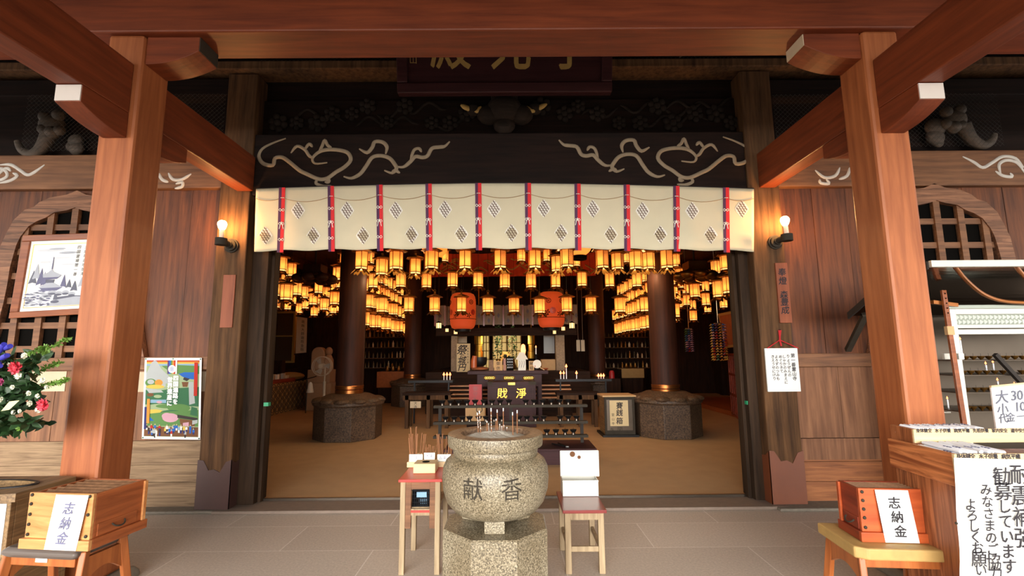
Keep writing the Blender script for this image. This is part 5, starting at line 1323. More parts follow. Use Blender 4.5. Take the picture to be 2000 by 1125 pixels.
R3 = [1068, 1086, 1104, 1120]
for row, us, v, nm in ((0, R1, 791, 'top'), (1, R2, 823, 'middle'), (2, R3, 850, 'bottom')):
    z = ZZ(1000, v, DR) + .0005
    for k, u in enumerate(us):
        c = Vector((XX(u, v, DR), DR, z)); tt = thing('oil_dish', f'black oil dish on a bright foot, {ORD[k + 1]} along the {nm} shelf of the iron rack', 'oil dish', c, group='oil dishes on the iron rack')
        m = MB(); m.lathe([(.018, 0), (.026, .004), (.024, .03), (.02, .036)], 12, c); m.build('foot', 'steel_warm', parent=tt, smooth=True)
        m = MB(); m.lathe([(.02, .034), (.034, .042), (.048, .07), (.05, .074), (.044, .072), (.02, .05)], 14, c); m.build('bowl', 'black_iron', parent=tt, smooth=True)
        m = MB(); m.rod(c + EZ * .05, c + EZ * .1, .002, 4); m.build('wick_pin', 'black_iron', parent=tt)
xa, xb = XX(868, 880, 6.7), XX(1164, 880, 6.7)
t = thing('low_table', 'low dark wooden table under the iron lamp rack', 'table', ((xa + xb) / 2, 6.9, .012))
MB().box(xa, xb, 6.62, 7.3, zt_ - .03, zt_ - .001).build('top', 'lacquer', parent=t, bevel=.004)
m = MB(); m.box(xa + .02, xb - .02, 6.64, 6.67, .013, zt_ - .03); m.box(xa + .02, xb - .02, 7.25, 7.28, .013, zt_ - .03); m.box(xa + .02, xa + .05, 6.67, 7.25, .013, zt_ - .03); m.box(xb - .05, xb - .02, 6.67, 7.25, .013, zt_ - .03); m.build('skirt', 'lacquer', parent=t)
a, b = PX(1078, 858, 6.95), PX(1108, 876, 6.7); a.z = b.z = zt_ + .012
t = thing('tongs', 'dark iron tongs lying on the low table', 'tongs', b)
m = MB(); m.rod(a, b, .009, 6); m.rod(a + Vector((.09, .04, 0)), b, .009, 6); m.build('arms', 'black_iron', parent=t)
m = MB(); m.rod(b - EX * .02, b + EX * .02, .011, 8); m.build('rivet_end', 'steel', parent=t)

# ================================================================== money chest and offering table
DS = 9.9
x0, x1, z0_, z1_ = rect(952, 746, 1047, 829, DS)
t = thing('money_chest', 'dark purple lacquer money chest with two gold characters', 'chest', ((x0 + x1) / 2, DS + .3, .013))
MB().box(x0, x1, DS, DS + .6, .013, z1_).build('case', 'lacquer', parent=t, bevel=.006)
m = MB()
for q in ((x0 + .05, x1 - .05, z1_ - .13, z1_ - .11), (x0 + .05, x1 - .05, .1, .12), (x0 + .05, x0 + .07, .12, z1_ - .13), (x1 - .07, x1 - .05, .12, z1_ - .13)): m.box(q[0], q[1], DS - .012, DS, q[2], q[3])
m.build('moulding', 'lacquer', parent=t)
for xa, xb in ((x0 - .006, x0 + .1), (x1 - .15, x1 + .006)):
    m = MB(); m.box(xa, xb, DS - .008, DS + .1, z1_ - .06, z1_ + .006); m.build('metal_corner', 'iron_old', parent=t)
m = MB(); m.box((x0 + x1) / 2 - .07, (x0 + x1) / 2 + .07, DS - .012, DS, z1_ - .06, z1_ - .01); m.build('lock_plate', 'gold', parent=t)
m = MB()
for ch, u in (('戝', 981), ('淨', 1018)): ink(m, ch, PX(u, 768, DS - .014), EX, EZ, .215, bold=.012, slant=.08)
m.build('lettering', 'gold', parent=t)
DA = 10.7
x0, x1 = XX(913, 727, DA), XX(1071, 727, DA); zt_ = ZZ(1000, 724, DA); zu_ = ZZ(1000, 731, DA)
t = thing('altar_table', 'dark red lacquer altar table with three gilt panels behind the money chest', 'table', ((x0 + x1) / 2, DA + .4, .013))
MB().box(x0, x1, DA, DA + .8, zu_, zt_).build('top', 'lacquer', parent=t, bevel=.008)
xa, xb = XX(932, 740, DA + .06), XX(1058, 740, DA + .06); za_ = ZZ(1000, 746, DA + .06)
m = MB(); m.box(xa, xb, DA + .06, DA + .74, za_ - .1, zu_); m.build('apron', 'lacquer', parent=t)
for q in (xa, xb - .08):
    for y in (DA + .06, DA + .66): m = MB(); m.box(q, q + .08, y, y + .08, .013, za_ - .1); m.build('leg', 'lacquer', parent=t)
for u in (956, 994, 1032):
    c = PX(u, 738, DA + .05); m = MB()
    m.tube([c + Vector((.13 * cos(a), 0, .045 * sin(a))) for a in [2 * pi * k / 20 for k in range(20)]], .008, 6, closed=True)
    for k in range(5): m.tube([c + Vector((-.08 + .04 * k + .02 * cos(a), 0, .022 * sin(a))) for a in [2 * pi * j / 8 for j in range(8)]], .006, 5, closed=True)
    m.build('gilt_panel', 'gold', parent=t)
DI = DA + .2
def item(name, label, cat, u, grp=None): return thing(name, label, cat, (XX(u, 720, DI), DI, zt_ + .001), group=grp)
zt2 = zt_ + .001
def on_table(u, v, D=DI): return PX(u, v, D)
t = item('gong_bowl', 'black bowl gong with an orange striker on a round cushion on the altar table', 'gong', 935); c = Vector((XX(937, 720, DI), DI, zt2))
m = MB(); m.lathe([(.1, 0), (.19, .03), (.19, .06), (.1, .085)], 20, c); m.build('cushion', 'cloth_orange', parent=t, smooth=True)
m = MB(); m.lathe([(.07, .085), (.15, .14), (.17, .24), (.165, .3), (.155, .3), (.15, .2), (.05, .12)], 24, c); m.build('bowl', 'black_iron', parent=t, smooth=True)
m = MB(); p = c + Vector((-.12, -.16, .07)); m.tube([p, p + Vector((.0, 0, .14)), p + Vector((.02, 0, .26))], [.07, .07, .05], 12); m.build('striker', 'fish_wood', parent=t, smooth=True)
def card(name, label, u0, v0, u1, v1, mat, txt=None, dy=0.0, tm='ink', cat='card', sz=None):
    D = DI - .12 + dy; x0, x1, z0_, z1_ = rect(u0, v0, u1, v1, D); z0_ = zt2
    t = thing(name, label, cat, ((x0 + x1) / 2, D, z0_)); m = MB(); m.box(x0, x1, D, D + .03, z0_, z1_); m.build('board', mat, parent=t)
    if txt:
        m = MB(); n = len(txt); s_ = sz or min(x1 - x0, (z1_ - z0_) / n) * .8
        for i, ch in enumerate(txt): ink(m, ch, Vector(((x0 + x1) / 2, D - .002, z1_ - (z1_ - z0_) * (i + .5) / n)), EX, EZ, s_, bold=.01)
        m.build('lettering', tm, parent=t)
    return t
card('offering_card', 'small tan card with two brush characters on the altar table', 965, 705, 981, 723, 'card_tan', '御供')
card('black_plaque', 'upright black plaque with pale writing on the altar table', 989, 697, 1003, 723, 'black', None)
m = MB()
for k in range(3): column_text(m, '南無大師', (XX(992 + 4 * k, 700, DI - .123), DI - .123, ZZ(992, 699, DI - .123)), EX, EZ, .042, step=.06)
m.build('lettering', 'ink_pale', parent=bpy.data.objects['black_plaque'])
card('dark_tablet', 'plain brown tablet between the tan card and the black plaque', 983, 700, 988, 723, 'box_wood_dark_y', dy=.05, cat='tablet'); card('offering_note', 'narrow tan card beside the paper fan on the altar table', 1033, 705, 1043, 723, 'card_tan', '納経', tm='ink'); card('wooden_block', 'brown wooden block beside the gong on the altar table', 955, 703, 964, 723, 'slat_wood', dy=.05, cat='block')
t = item('paper_shrine', 'little white house-shaped fortune box with a pointed roof on the altar table', 'box', 1020); x0, x1, z0_, z1_ = rect(1012, 702, 1027, 723, DI - .1); y = DI - .1
MB().box(x0, x1, y, y + .14, zt2, z1_).build('case', 'white_cloth', parent=t)
m = MB(); xc = (x0 + x1) / 2; zr = ZZ(1020, 688, y); m.add([(x0 - .05, y - .03, z1_), (x1 + .05, y - .03, z1_), (x1 + .05, y + .17, z1_), (x0 - .05, y + .17, z1_), (xc - .05, y + .07, zr), (xc + .05, y + .07, zr)], [(0, 1, 5, 4), (2, 3, 4, 5), (1, 2, 5), (3, 0, 4), (0, 3, 2, 1)]); m.build('roof', 'white_cloth', parent=t)
m = MB()
for k in range(3): m.tube([(x0 + .03 + .05 * k + .01 * sin(j), y - .002, z1_ - .03 - .03 * j) for j in range(6)], .004, 4)
m.build('scribble', 'ink_grey', parent=t)
t = item('paper_fan', 'round white paper fan on a stick on the altar table', 'fan', 1050); c = PX(1049, 711, DI - .14)
m = MB(); m.tube([c, c + EY * .006], .095, 20); m.build('leaf', 'white_cloth', parent=t); m = MB(); m.rod(c + Vector((.05, .003, -.07)), Vector((XX(1063, 722, DI - .14), DI - .14, zt2 + .008)), .008, 6); m.build('handle', 'light_board', parent=t)
m = MB(); m.tube([c + Vector((-.05, -.003, -.05)), c + Vector((-.04, -.006, -.05))], .02, 8); m.build('red_motif', 'red_paint', parent=t)
t = item('vermilion_cup', 'low orange dish near the end of the altar table', 'dish', 1066); m = MB(); c = Vector((XX(1064, 722, DI), DI + .1, zt2)); m.lathe([(.03, 0), (.08, .02), (.09, .04), (.08, .035)], 16, c); m.build('dish', 'fish_wood', parent=t, smooth=True)
t = thing('candle_holder', 'black candlestick with a lit candle behind the paper fan', 'candlestick', (XX(1047, 720, DI + .3), DI + .3, zt2)); c = Vector((XX(1047, 700, DI + .3), DI + .3, zt2)); hz = ZZ(1047, 692, DI + .3) - zt2
m = MB(); m.lathe([(.06, 0), (.06, .02), (.02, .04), (.02, hz - .03), (.05, hz)], 14, c); m.build('stick', 'black_iron', parent=t, smooth=True)
candle_flame('lit candle on the black candlestick behind the paper fan', c + EZ * (hz + .001), ZZ(1047, 680, DI + .3) - zt2 - hz, .012, .018, fl=.06)
# brush-written board
D = 12.3; x0, x1, z0_, z1_ = rect(892, 671, 918, 727, D)
t = thing('calligraphy_board', 'tall cream board of bold black brush writing beside the altar', 'sign', ((x0 + x1) / 2, D, z0_)); MB().box(x0, x1, D, D + .05, z0_ - .3, z1_).build('board', 'paper_old', parent=t)
m = MB(); 
for ch, v, s_ in (('祭', 683, .26), ('の', 694, .1), ('城', 703, .2), ('円', 717, .2)): ink(m, ch, PX(903, v, D - .002), EX, EZ, s_, bold=.018, slant=.25)
column_text(m, '奉納絵馬灯籠', PX(914, 678, D - .002), EX, EZ, .05, step=.07); column_text(m, '寺山田', PX(896, 698, D - .002), EX, EZ, .06, step=.08)
m.build('lettering', 'ink', parent=t)
# red board and tan box
D = 9.75; x0, x1, z0_, z1_ = rect(916, 751, 941, 781, D)
t = thing('red_board', 'upright red board with faint writing beside the money chest', 'board', ((x0 + x1) / 2, D, .4)); MB().box(x0, x1, D, D + .03, z0_ - .1, z1_).build('board', 'red_board', parent=t)
m = MB(); m.rod(((x0 + x1) / 2, D + .015, .013), ((x0 + x1) / 2, D + .015, z0_ - .1), .02, 8); m.box(x0, x1, D - .05, D + .1, .013, .04); m.build('stand', 'black_iron', parent=t)
m = MB(); column_text(m, '御守札', ((x0 + x1) / 2, D - .002, z1_ - .03), EX, EZ, .1); m.build('lettering', 'red_dull', parent=t)
D = 8.4; x0, x1, z0_, z1_ = rect(909, 795, 947, 815, D)
t = thing('cardboard_box', 'tan cardboard box with a circle mark behind the iron rack', 'box', ((x0 + x1) / 2, D + .15, z0_)); MB().box(x0, x1, D, D + .3, .35, z1_).build('case', 'card_tan', parent=t)
m = MB(); c = PX(936, 800, D - .003); m.tube([c + Vector((.05 * cos(a), 0, .05 * sin(a))) for a in [2 * pi * k / 16 for k in range(16)]], .006, 5, closed=True); m.build('circle_mark', 'ink', parent=t)
m = MB(); m.box(x0 + .02, x1 - .02, D + .02, D + .28, .013, .35); tag(m.build('crate', 'hall_dark_x'), 'dark crate carrying the tan cardboard box', 'crate')
# altar steps
st = MB()
ys = 11.56
zs_ = [ZZ(1000, v, 11.56 + .17 * i) for i, v in enumerate((776, 768, 760, 752))]
for i, z in enumerate(zs_):
    st.box(-1.5, 1.45, ys + .17 * i, 12.2, (zs_[i - 1] if i else .013), z - .03); st.box(-1.52, 1.47, ys + .17 * i - .03, 12.2, z - .03, z, 1)  # treads in paler wood, so their lit edges are put into the colour
st.box(-2.15, 2.0, 12.2, 17.5, .013, ZZ(1000, 726, 12.2))
o = st.build('altar_platform', ['hall_dark_x', 'box_wood']); tag(o, 'stepped wooden platform of the inner altar with paler treads coloured as lit edges', 'platform')
# benches
for lb, u0, u1, v0, v1, D in (('dark slatted bench with a white paper on its rail, beside the inner round post', 786, 880, 766, 804, 9.85), ('dark slatted bench behind the glazed offertory box', 1088, 1172, 768, 804, 9.85)):
    x0, x1 = XX(u0, 770, D), XX(u1, 770, D); z1_ = ZZ(1000, v0, D)
    t = thing('bench', lb, 'bench', ((x0 + x1) / 2, D + .2, .013)); m = MB()
    for k in range(8): m.box(x0, x1, D + .055 * k, D + .055 * k + .045, z1_ - .05, z1_)
    m.build('slat_seat', 'hall_dark_x', parent=t)
    m = MB(); m.box(x0, x1, D + .02, D + .05, z1_ - .14, z1_ - .05); m.build('rail', 'column_z', parent=t)
    for x in (x0 + .05, (x0 + x1) / 2, x1 - .12):
        for y in (D + .02, D + .36): m = MB(); m.box(x, x + .07, y, y + .07, .013, z1_ - .05); m.build('leg', 'column_z', parent=t)
    if u0 < 900:
        x0, x1, z0_, z1_ = rect(801, 784, 822, 797, D + .01); m = MB(); m.box(x0, x1, D + .012, D + .018, z0_, z1_); pn = m.build('pinned_paper', 'paper_strip', parent=t); m = MB(); column_text(m, '大寺', ((x0 + x1) / 2, D + .01, z1_), EX, EZ, .07); m.build('lettering', 'ink', parent=pn)

# ================================================================== iron candle tables and flames
for lb, u0, u1, v, D in (('long black iron candle tray beside the altar with three flames together', 800, 886, 741, 11.0 - .4), ('long black iron candle tray beside the altar with the tall lit candle', 1084, 1192, 741, 11.0 - .4)):
    x0, x1 = XX(u0, v, D), XX(u1, v, D); z = ZZ(1000, v, D); t = thing('candle_tray', lb, 'tray', ((x0 + x1) / 2, D, .013))
    MB().box(x0, x1, D - .15, D + .15, z - .05, z).build('tray', 'black_iron', parent=t)
    for x in (x0 + .1, x1 - .12): m = MB(); m.box(x, x + .03, D - .02, D + .02, .013, z - .05); m.build('leg', 'black_iron', parent=t)
    us = ((867, 733, 'first'), (873, 733, 'second'), (879, 733, 'third')) if u0 < 900 else ((1095, 730, 'first'), (1101, 730, 'second'), (1106, 717, 'third'), (1126, 730, 'fourth'), (1169, 736, 'fifth'), (1174, 738, 'sixth'), (1179, 736, 'seventh'))
    for u, vf, o_ in us:
        p = PX(u, vf, D); candle_flame(f'lit white candle, {o_} from the altar side end of the tray with the ' + ('three flames' if u0 < 900 else 'tall candle'), Vector((p.x, D, z + .0005)), max(.03, p.z - z - .02), .011, .026, 'candles on the iron trays', .085)

# ================================================================== inner altar
D = 12.75
for lb, u0, u1 in (('pale lit square post framing the altar beside the brush-written board', 881, 893), ('pale lit square post framing the altar beyond the paper fan', 1086, 1103)):
    x0, x1 = XX(u0, 690, D), XX(u1, 690, D); m = MB(); m.box(x0, x1, D, D + .25, ZZ(1000, 726, 12.2), 3.2); tag(m.build('altar_post', 'chest_y'), lb, 'post')
m = MB(); m.box(-1.98, 1.75, D - .1, D + .2, ZZ(1000, 655, D - .1), ZZ(1000, 640, D - .1)); tag(m.build('altar_crossbar', 'hall_dark_x'), 'dark crossbar over the altar opening carrying small lamps', 'beam')
D2 = 12.6
t = thing('altar_curtain', 'dim white altar curtain with crests and dark red ribbons behind the red lanterns', 'curtain', (0, D2, ZZ(1000, 634, D2)))
us = list(range(850, 1126, 19)); m = MB()
x0, x1, z0_, z1_ = rect(848, 596, 1127, 634, D2)
N = 90; A = [Vector((x0 + (x1 - x0) * i / N, D2 + .02 * sin(i * .9), z1_)) for i in range(N + 1)]; B_ = [p - EZ * (z1_ - z0_) for p in A]; m.strip(A, B_, (0, .003, 0)); m.build('cloth', 'dim_cloth', parent=t)
m = MB(); m.rod((x0, D2 + .02, z1_), (x1, D2 + .02, z1_), .02, 8)
for x in (x0 + .1, x1 - .1): m.rod((x, D2 + .02, z1_), (x, D2 + .02, 4.5), .008, 6)
m.build('curtain_rod', 'black_iron', parent=t)
for k, u in enumerate(us):
    m = MB(); p = PX(u, 600, D2 - .03); m.box(p.x - .022, p.x + .022, D2 - .032, D2 - .028, z0_ - .03, z1_); m.build('ribbon', 'red_dull', parent=t)
    for v in ((608, 626) if k % 2 else (616,)):
        m = MB(); c = PX(u + 9.5, v, D2 - .03); m.prism([c + Vector((.04 * a, 0, .07 * b)) for a, b in ((0, 1), (1, 0), (0, -1), (-1, 0))], (0, .002, 0)); m.build('crest', 'ink_grey', parent=t)
# lit lattice doors and gilt fittings
D = 15.2
for lb, u0, u1 in (('lit golden lattice door behind the green sprigs, first of the pair', 962, 990), ('lit golden lattice door behind the green sprigs, second of the pair', 991, 1018), ('narrow lit lattice panel beyond the hanging gilt drum', 938, 956)):
    x0, x1, z0_, z1_ = rect(u0, 652, u1, 700, D); z0_ = ZZ(1000, 726, 12.2) + .002; t = thing('lattice_door', lb, 'door', ((x0 + x1) / 2, D, z0_)); MB().box(x0 + .02, x1 - .02, D + .02, D + .03, z0_, z1_).build('lit_panel', 'gold_light', parent=t)
    m = MB()
    for k in range(4): x = x0 + (x1 - x0 - .03) * k / 3; m.box(x, x + .03, D - .01, D + .02, z0_, z1_)
    for k in range(5): z = z0_ + (z1_ - z0_ - .03) * k / 4; m.box(x0, x1, D - .01, D + .02, z, z + .03)
    m.build('lattice', 'gold_paint', parent=t)
zplat = ZZ(1000, 726, 12.2)
for lb, u in (('green sprigs in a vase before the lit lattice, beside the gilt drum', 973), ('green sprigs in a vase before the lit lattice, nearer the paper shrine', 1001)):
    D = 13.6; c = Vector((XX(u, 690, D), D, zplat + .001)); t = thing('sprig_vase', lb, 'vase', c); m = MB(); m.lathe([(.08, 0), (.1, .1), (.06, .25), (.07, .3)], 16, c); m.build('vase', 'bronze', parent=t, smooth=True)
    m = MB(); R_ = random.Random(int(u))
    for k in range(150):
        h = R_.random(); p = c + Vector((R_.uniform(-1, 1) * .15 * (1 - h * .7), R_.uniform(-.1, .1), .3 + h * .95)); leaf(m, p, Vector((R_.uniform(-1, 1), R_.uniform(-1, 1), R_.uniform(0, 1))), .07, .02)
    m.build('foliage', 'leaf_dark', parent=t)
for lb, u, v0, v1, w in (('gilt hanging drum-shaped banner near the brush-written board', 935, 655, 700, 9), ('gilt hanging drum-shaped banner beyond the paper shrine', 1038, 655, 700, 7)):
    D = 13.4; t = thing('gilt_banner', lb, 'banner', PX(u, v0, D)); c = PX(u, v1, D); h = PX(u, v0, D).z - c.z; r = w * D / FPX; m = MB()
    m.lathe([(r, 0), (r, h * .3), (r * .8, h * .32), (r * .8, h * .6), (r, h * .62), (r, h)], 12, c); m.build('body', 'gold', parent=t)
    m = MB(); m.rod(c + EZ * h, Vector((c.x, c.y, 4.5)), .012, 6); m.build('chain', 'gold', parent=t)
t = thing('altar_lamp', 'small orange glowing lamp on the altar beside the lit lattice', 'lamp', PX(1022, 700, 13.2)); c = PX(1022, 692, 13.2); zs6 = zplat + .002 - c.z
m = MB(); m.lathe([(.08, zs6), (.1, zs6 + .03), (.02, -.1), (.05, 0)], 12, c); m.build('stand', 'gold', parent=t, smooth=True); m = MB(); m.lathe([(.05, 0), (.07, .1), (.05, .25), (.01, .28)], 12, c); m.build('shade', 'flame', parent=t, smooth=True)
t = thing('altar_statue', 'dark little altar figure in a gilt niche between the green sprigs', 'statue', PX(987, 700, 13.9)); c = PX(987, 702, 13.9); m = MB(); m.box(c.x - .14, c.x + .14, 13.85, 14.0, zplat + .002, c.z + .22); m.build('niche', 'bronze', parent=t); m = MB(); m.ball(c + Vector((0, -.08, .1)), .05, 10, 8); m.lathe([(.09, -.15), (.08, 0), (.03, .06)], 12, c - EY * .08); m.build('figure', 'black_iron', parent=t, smooth=True)
m = MB(); x0, x1, z0_, z1_ = rect(1058, 702, 1085, 726, 13.0); m.box(x0, x1, 13.0, 13.5, zplat + .001, z1_); tag(m.build('side_cabinet', 'card_tan'), 'brown cabinet at the side of the altar beyond the paper fan', 'cabinet')
for lb, u0, v0, u1, v1, mt in (('pale hanging paper beside the altar post near the brush-written board', 895, 657, 912, 670, 'paper_strip'), ('bluish wall panel at the side of the altar beyond the candle', 1062, 655, 1083, 690, 'p_grey')):
    m = MB(); x0, x1, z0_, z1_ = rect(u0, v0, u1, v1, 13.6); m.box(x0, x1, 13.6, 13.62, z0_, z1_); tag(m.build('wall_panel', mt), lb, 'panel')
# small bright lamps by the curtain ends
for k, (u, v, s_, lb) in enumerate(((857, 636, 5, 'small bright box lamp under the altar curtain end, above the three flames'), (873, 645, 3, 'tiny lamp on the altar crossbar, first from the curtain end above the three flames'), (890, 649, 3.4, 'tiny lamp on the altar crossbar, second from the curtain end above the three flames'), (1083, 649, 3, 'tiny lamp on the altar crossbar, second from the curtain end above the tall candle'), (1100, 642, 3.4, 'tiny lamp on the altar crossbar, first from the curtain end above the tall candle'), (1117, 636, 5, 'small bright box lamp under the altar curtain end, above the tall candle'))):
    D = 12.4; c = PX(u, v, D); r = s_ * D / FPX; t = thing('box_lamp', lb, 'lamp', c)
    m = MB(); m.lathe([(r, -r), (r, r)], 6, c); m.build('shade', 'lamp_white', parent=t)
    m = MB(); m.lathe([(r * 1.4, r), (r * .3, r * 1.7)], 6, c)
    for j in range(6): a = j * pi / 3; m.rod(c + Vector((r * 1.02 * cos(a), r * 1.02 * sin(a), -r)), c + Vector((r * 1.02 * cos(a), r * 1.02 * sin(a), r)), r * .12, 4)
    m.lathe([(r * 1.1, -r * 1.15), (r * 1.1, -r)], 6, c); m.rod(c + EZ * r * 1.6, Vector((c.x, c.y, 4.5)), .006, 4); m.build('frame', 'black_iron', parent=t)
for lb, u, v, col_ in (('sanctum', 990, 640, 1),):
    root = bpy.data.objects['altar_lamp']; point_lamp(root, PX(990, 662, 13.4) - root.location, 22, (1, .72, .38), .1, 'sanctum_lamp_light')

# ================================================================== big red paper lanterns
def red_lantern(label, u, v0, v1, hw, D, tassel=True):
    a, b = PX(u, v0, D), PX(u, v1, D); h = a.z - b.z; r = hw * D / FPX; c = Vector((b.x, D, b.z))
    t = thing('red_lantern', label, 'lantern', c); prof = []
    for i in range(29):
        s_ = i / 28; q = sqrt(max(0, 1 - abs(2 * s_ - 1) ** 4.5)); prof.append((r * (.62 + .38 * q) * (1 if i % 2 else .985), h * (.06 + .88 * s_)))
    m = MB(); m.lathe(prof, 32, c); m.build('paper_body', 'red_lantern_paper', parent=t, smooth=True)
    m = MB(); m.lathe([(r * .6, 0), (r * .64, h * .07)], 24, c); m.build('lower_ring', 'black_iron', parent=t, smooth=True); m = MB(); m.lathe([(r * .64, h * .93), (r * .6, h)], 24, c); m.build('upper_ring', 'black_iron', parent=t, smooth=True)
    m = MB(); m.rod(c + EZ * h, Vector((c.x, D, 4.5)), .012, 6); m.build('cord', 'black_iron', parent=t)
    def skin(a_, z): 
        s_ = min(1, max(0, (z / h - .06) / .88)); q = sqrt(max(0, 1 - abs(2 * s_ - 1) ** 4.5)); rr = r * (.62 + .38 * q) + .006
        return c + Vector((rr * cos(a_), rr * sin(a_), z))
    m = MB()
    for a0 in (-pi / 2 - .25, -pi / 2 + .75, -pi / 2 - 1.2):
        ring = [skin(a0 + .16 * cos(q), h * .70 + r * .16 * sin(q)) for q in [2 * pi * k / 20 for k in range(20)]]; m.tube(ring, r * .022, 5, closed=True)
        tmp = MB(); ink(tmp, '卍', (0, 0, 0), EX, EZ, 1, bold=.03); m.add([skin(a0 + p.x * .2, h * .70 + r * .2 * p.z) for p in tmp.v], tmp.f)
    for a0, zz_, s_ in ((-pi / 2 - .35, .42, 1), (-pi / 2 - .5, .36, .8), (-pi / 2 + .55, .38, .9)):
        for k in range(5):
            a1 = 2 * pi * k / 5; m.add([skin(a0, h * zz_), skin(a0 + .15 * s_ * cos(a1 - .3), h * zz_ + r * .16 * s_ * sin(a1 - .3)), skin(a0 + .26 * s_ * cos(a1), h * zz_ + r * .26 * s_ * sin(a1)), skin(a0 + .15 * s_ * cos(a1 + .3), h * zz_ + r * .16 * s_ * sin(a1 + .3))], [(0, 1, 2, 3)])
    band_ = [skin(2 * pi * k / 32, h * .30) for k in range(32)]; m.tube(band_, r * .02, 5, closed=True)
    m.build('painted_pattern', 'black', parent=t)
    m = MB()
    for a0, zz_, s_ in ((-pi / 2 + .05, .46, 1.2), (-pi / 2 + .95, .46, 1.1), (-pi / 2 - 1.0, .46, 1.1)):
        for k in range(7): a1 = 2 * pi * k / 7; m.poly([skin(a0 + .2 * s_ * (cos(a1) * .6 + .45 * cos(q)), h * zz_ + r * .2 * s_ * (sin(a1) * .6 + .45 * sin(q))) for q in [2 * pi * j / 8 for j in range(8)]])
    m.build('painted_peony', 'red_paint', parent=t)
    pt = bpy.data.objects[t.name]; return t
red_lantern('big red paper lantern with painted peonies, hung above the brush-written board', 904, 568, 648, 25.5, 12.0)
red_lantern('big red paper lantern with painted peonies, hung above the paper fan', 1077, 566, 645, 26.5, 12.0)
for t_, lb in ((1, 'a'), (2, 'b')): pass
for lb, u, v in (('round glowing paper lantern behind the curtain hem, on the sales table side', 849, 478), ('round glowing paper lantern behind the curtain hem, on the paper cranes side', 1131, 474)):
    D = 9.75; c = PX(u, v + 3, D); t = thing('round_lantern', lb, 'lantern', c); m = MB(); m.ball(c, (.27, .27, .26), 24, 16); m.build('paper_body', 'lantern_paper', parent=t, smooth=True)
    m = MB(); m.lathe([(.15, -.33), (.16, -.25)], 20, c); m.build('lower_ring', 'black', parent=t); m = MB(); m.lathe([(.15, .25), (.14, .33)], 20, c); m.rod(c + EZ * .3, Vector((c.x, D, 4.5)), .012, 6); m.build('upper_ring', 'black', parent=t)
m = MB(); x0, x1, z0_, z1_ = rect(828, 470, 1162, 540, 13.0); z1_ = min(z1_, 4.257)
N = 60; A = [Vector((x0 + (x1 - x0) * i / N, 13.0 + .05 * sin(i * .7), z1_)) for i in range(N + 1)]; m.strip(A, [p - EZ * (z1_ - z0_) for p in A], (0, .004, 0))
t = thing('red_banner', 'long red and gold painted banner under the hall ceiling', 'banner', (0, 13, z0_)); m.build('cloth', 'banner_red', parent=t)
R_ = random.Random(12)
for k in range(26):
    m = MB(); u, v = R_.uniform(840, 1150), R_.uniform(500, 533); m.tube([PX(u + 7 * j, v + 5 * sin(j + k), 12.93) for j in range(5)], .02, 5); m.build('painted_pattern', 'gold_paint', parent=t)

# ================================================================== hanging canopies
for lb, u, v, mt in (('shade-darkened lobed hanging canopy with a box top among the lanterns near the hanging scroll', 616, 527, 'hall_column'), ('lit-coloured bronze lobed hanging canopy with a box top among the lanterns near the paper cranes', 1356, 521, 'bronze')):
    D = 9.6; c = PX(u, v, D); t = thing('hanging_canopy', lb, 'canopy', c)  # one dark, one bright bronze: lantern light put into the material
    m = MB(); m.box(c.x - .18, c.x + .18, D - .18, D + .18, c.z - .06, c.z + .09); m.box(c.x - .2, c.x + .2, D - .2, D + .2, c.z - .075, c.z - .055); m.box(c.x - .12, c.x + .12, D - .182, D - .179, c.z - .02, c.z + .05); m.build('box_top', mt, parent=t, bevel=.006)
    m = MB(); m.lathe([(.2, -.07), (.36, -.11), (.4, -.15), (.36, -.17)], 8, c, a0=pi / 8); m.build('canopy_plate', mt, parent=t)
    for k in range(8):
        a = k * pi / 4; m = MB(); m.ball(c + Vector((cos(a) * .33, sin(a) * .33, -.19)), (.13, .13, .085), 12, 8); m.build('lobe', mt, parent=t, smooth=True)
    m = MB(); m.rod(c + EZ * .08, Vector((c.x, D, 4.5)), .02, 8); m.build('rod', 'black_iron', parent=t)

# ================================================================== left side of the hall: sales table, fan, stele, scroll
a, b = GX(523, 817), GX(592, 797)
xf = -5.9; ya, yb_ = 11.2, 14.2; zt3 = ZZ(524, 752, 11.8)
t = thing('sales_table', 'long sales table under a gold cloth patterned with rings', 'table', (xf - .5, (ya + yb_) / 2, .013))
MB().box(xf - 1.0, xf - .01, ya, yb_, .5, zt3).build('table_top', 'hall_dark', parent=t)
m = MB(); m.box(xf - .01, xf, ya, yb_, .02, zt3 + .004); m.box(xf - 1.0, xf - .01, ya - .01, ya, .02, zt3 + .004); m.build('cloth', 'cloth_gold', parent=t)
m = MB()
for r in range(4):
    for k in range(12):
        y = ya + .15 + .24 * k; z = .14 + (zt3 - .2) * r / 3.3
        for r0 in (.105, .055): m.tube([(xf + .003, y + r0 * cos(q), z + r0 * sin(q)) for q in [2 * pi * j / 18 for j in range(18)]], .011, 5, closed=True)
m.build('ring_pattern', 'cloth_dark', parent=t)
for k in range(4):
    m = MB(); y = ya + .05 + (yb_ - ya - .15) * (k % 2); x = xf - (.12 if k < 2 else .98); m.box(x, x + .06, y, y + .06, .013, .5); m.build('leg', 'hall_dark', parent=t)
m = MB(); m.box(xf - .9, xf - .06, ya + .1, yb_ - .8, zt3 + .005, zt3 + .1); tag(m.build('goods_tray', 'box_red_dark_y'), 'reddish tray of goods on the ring-patterned sales table', 'tray')
R_ = random.Random(21)
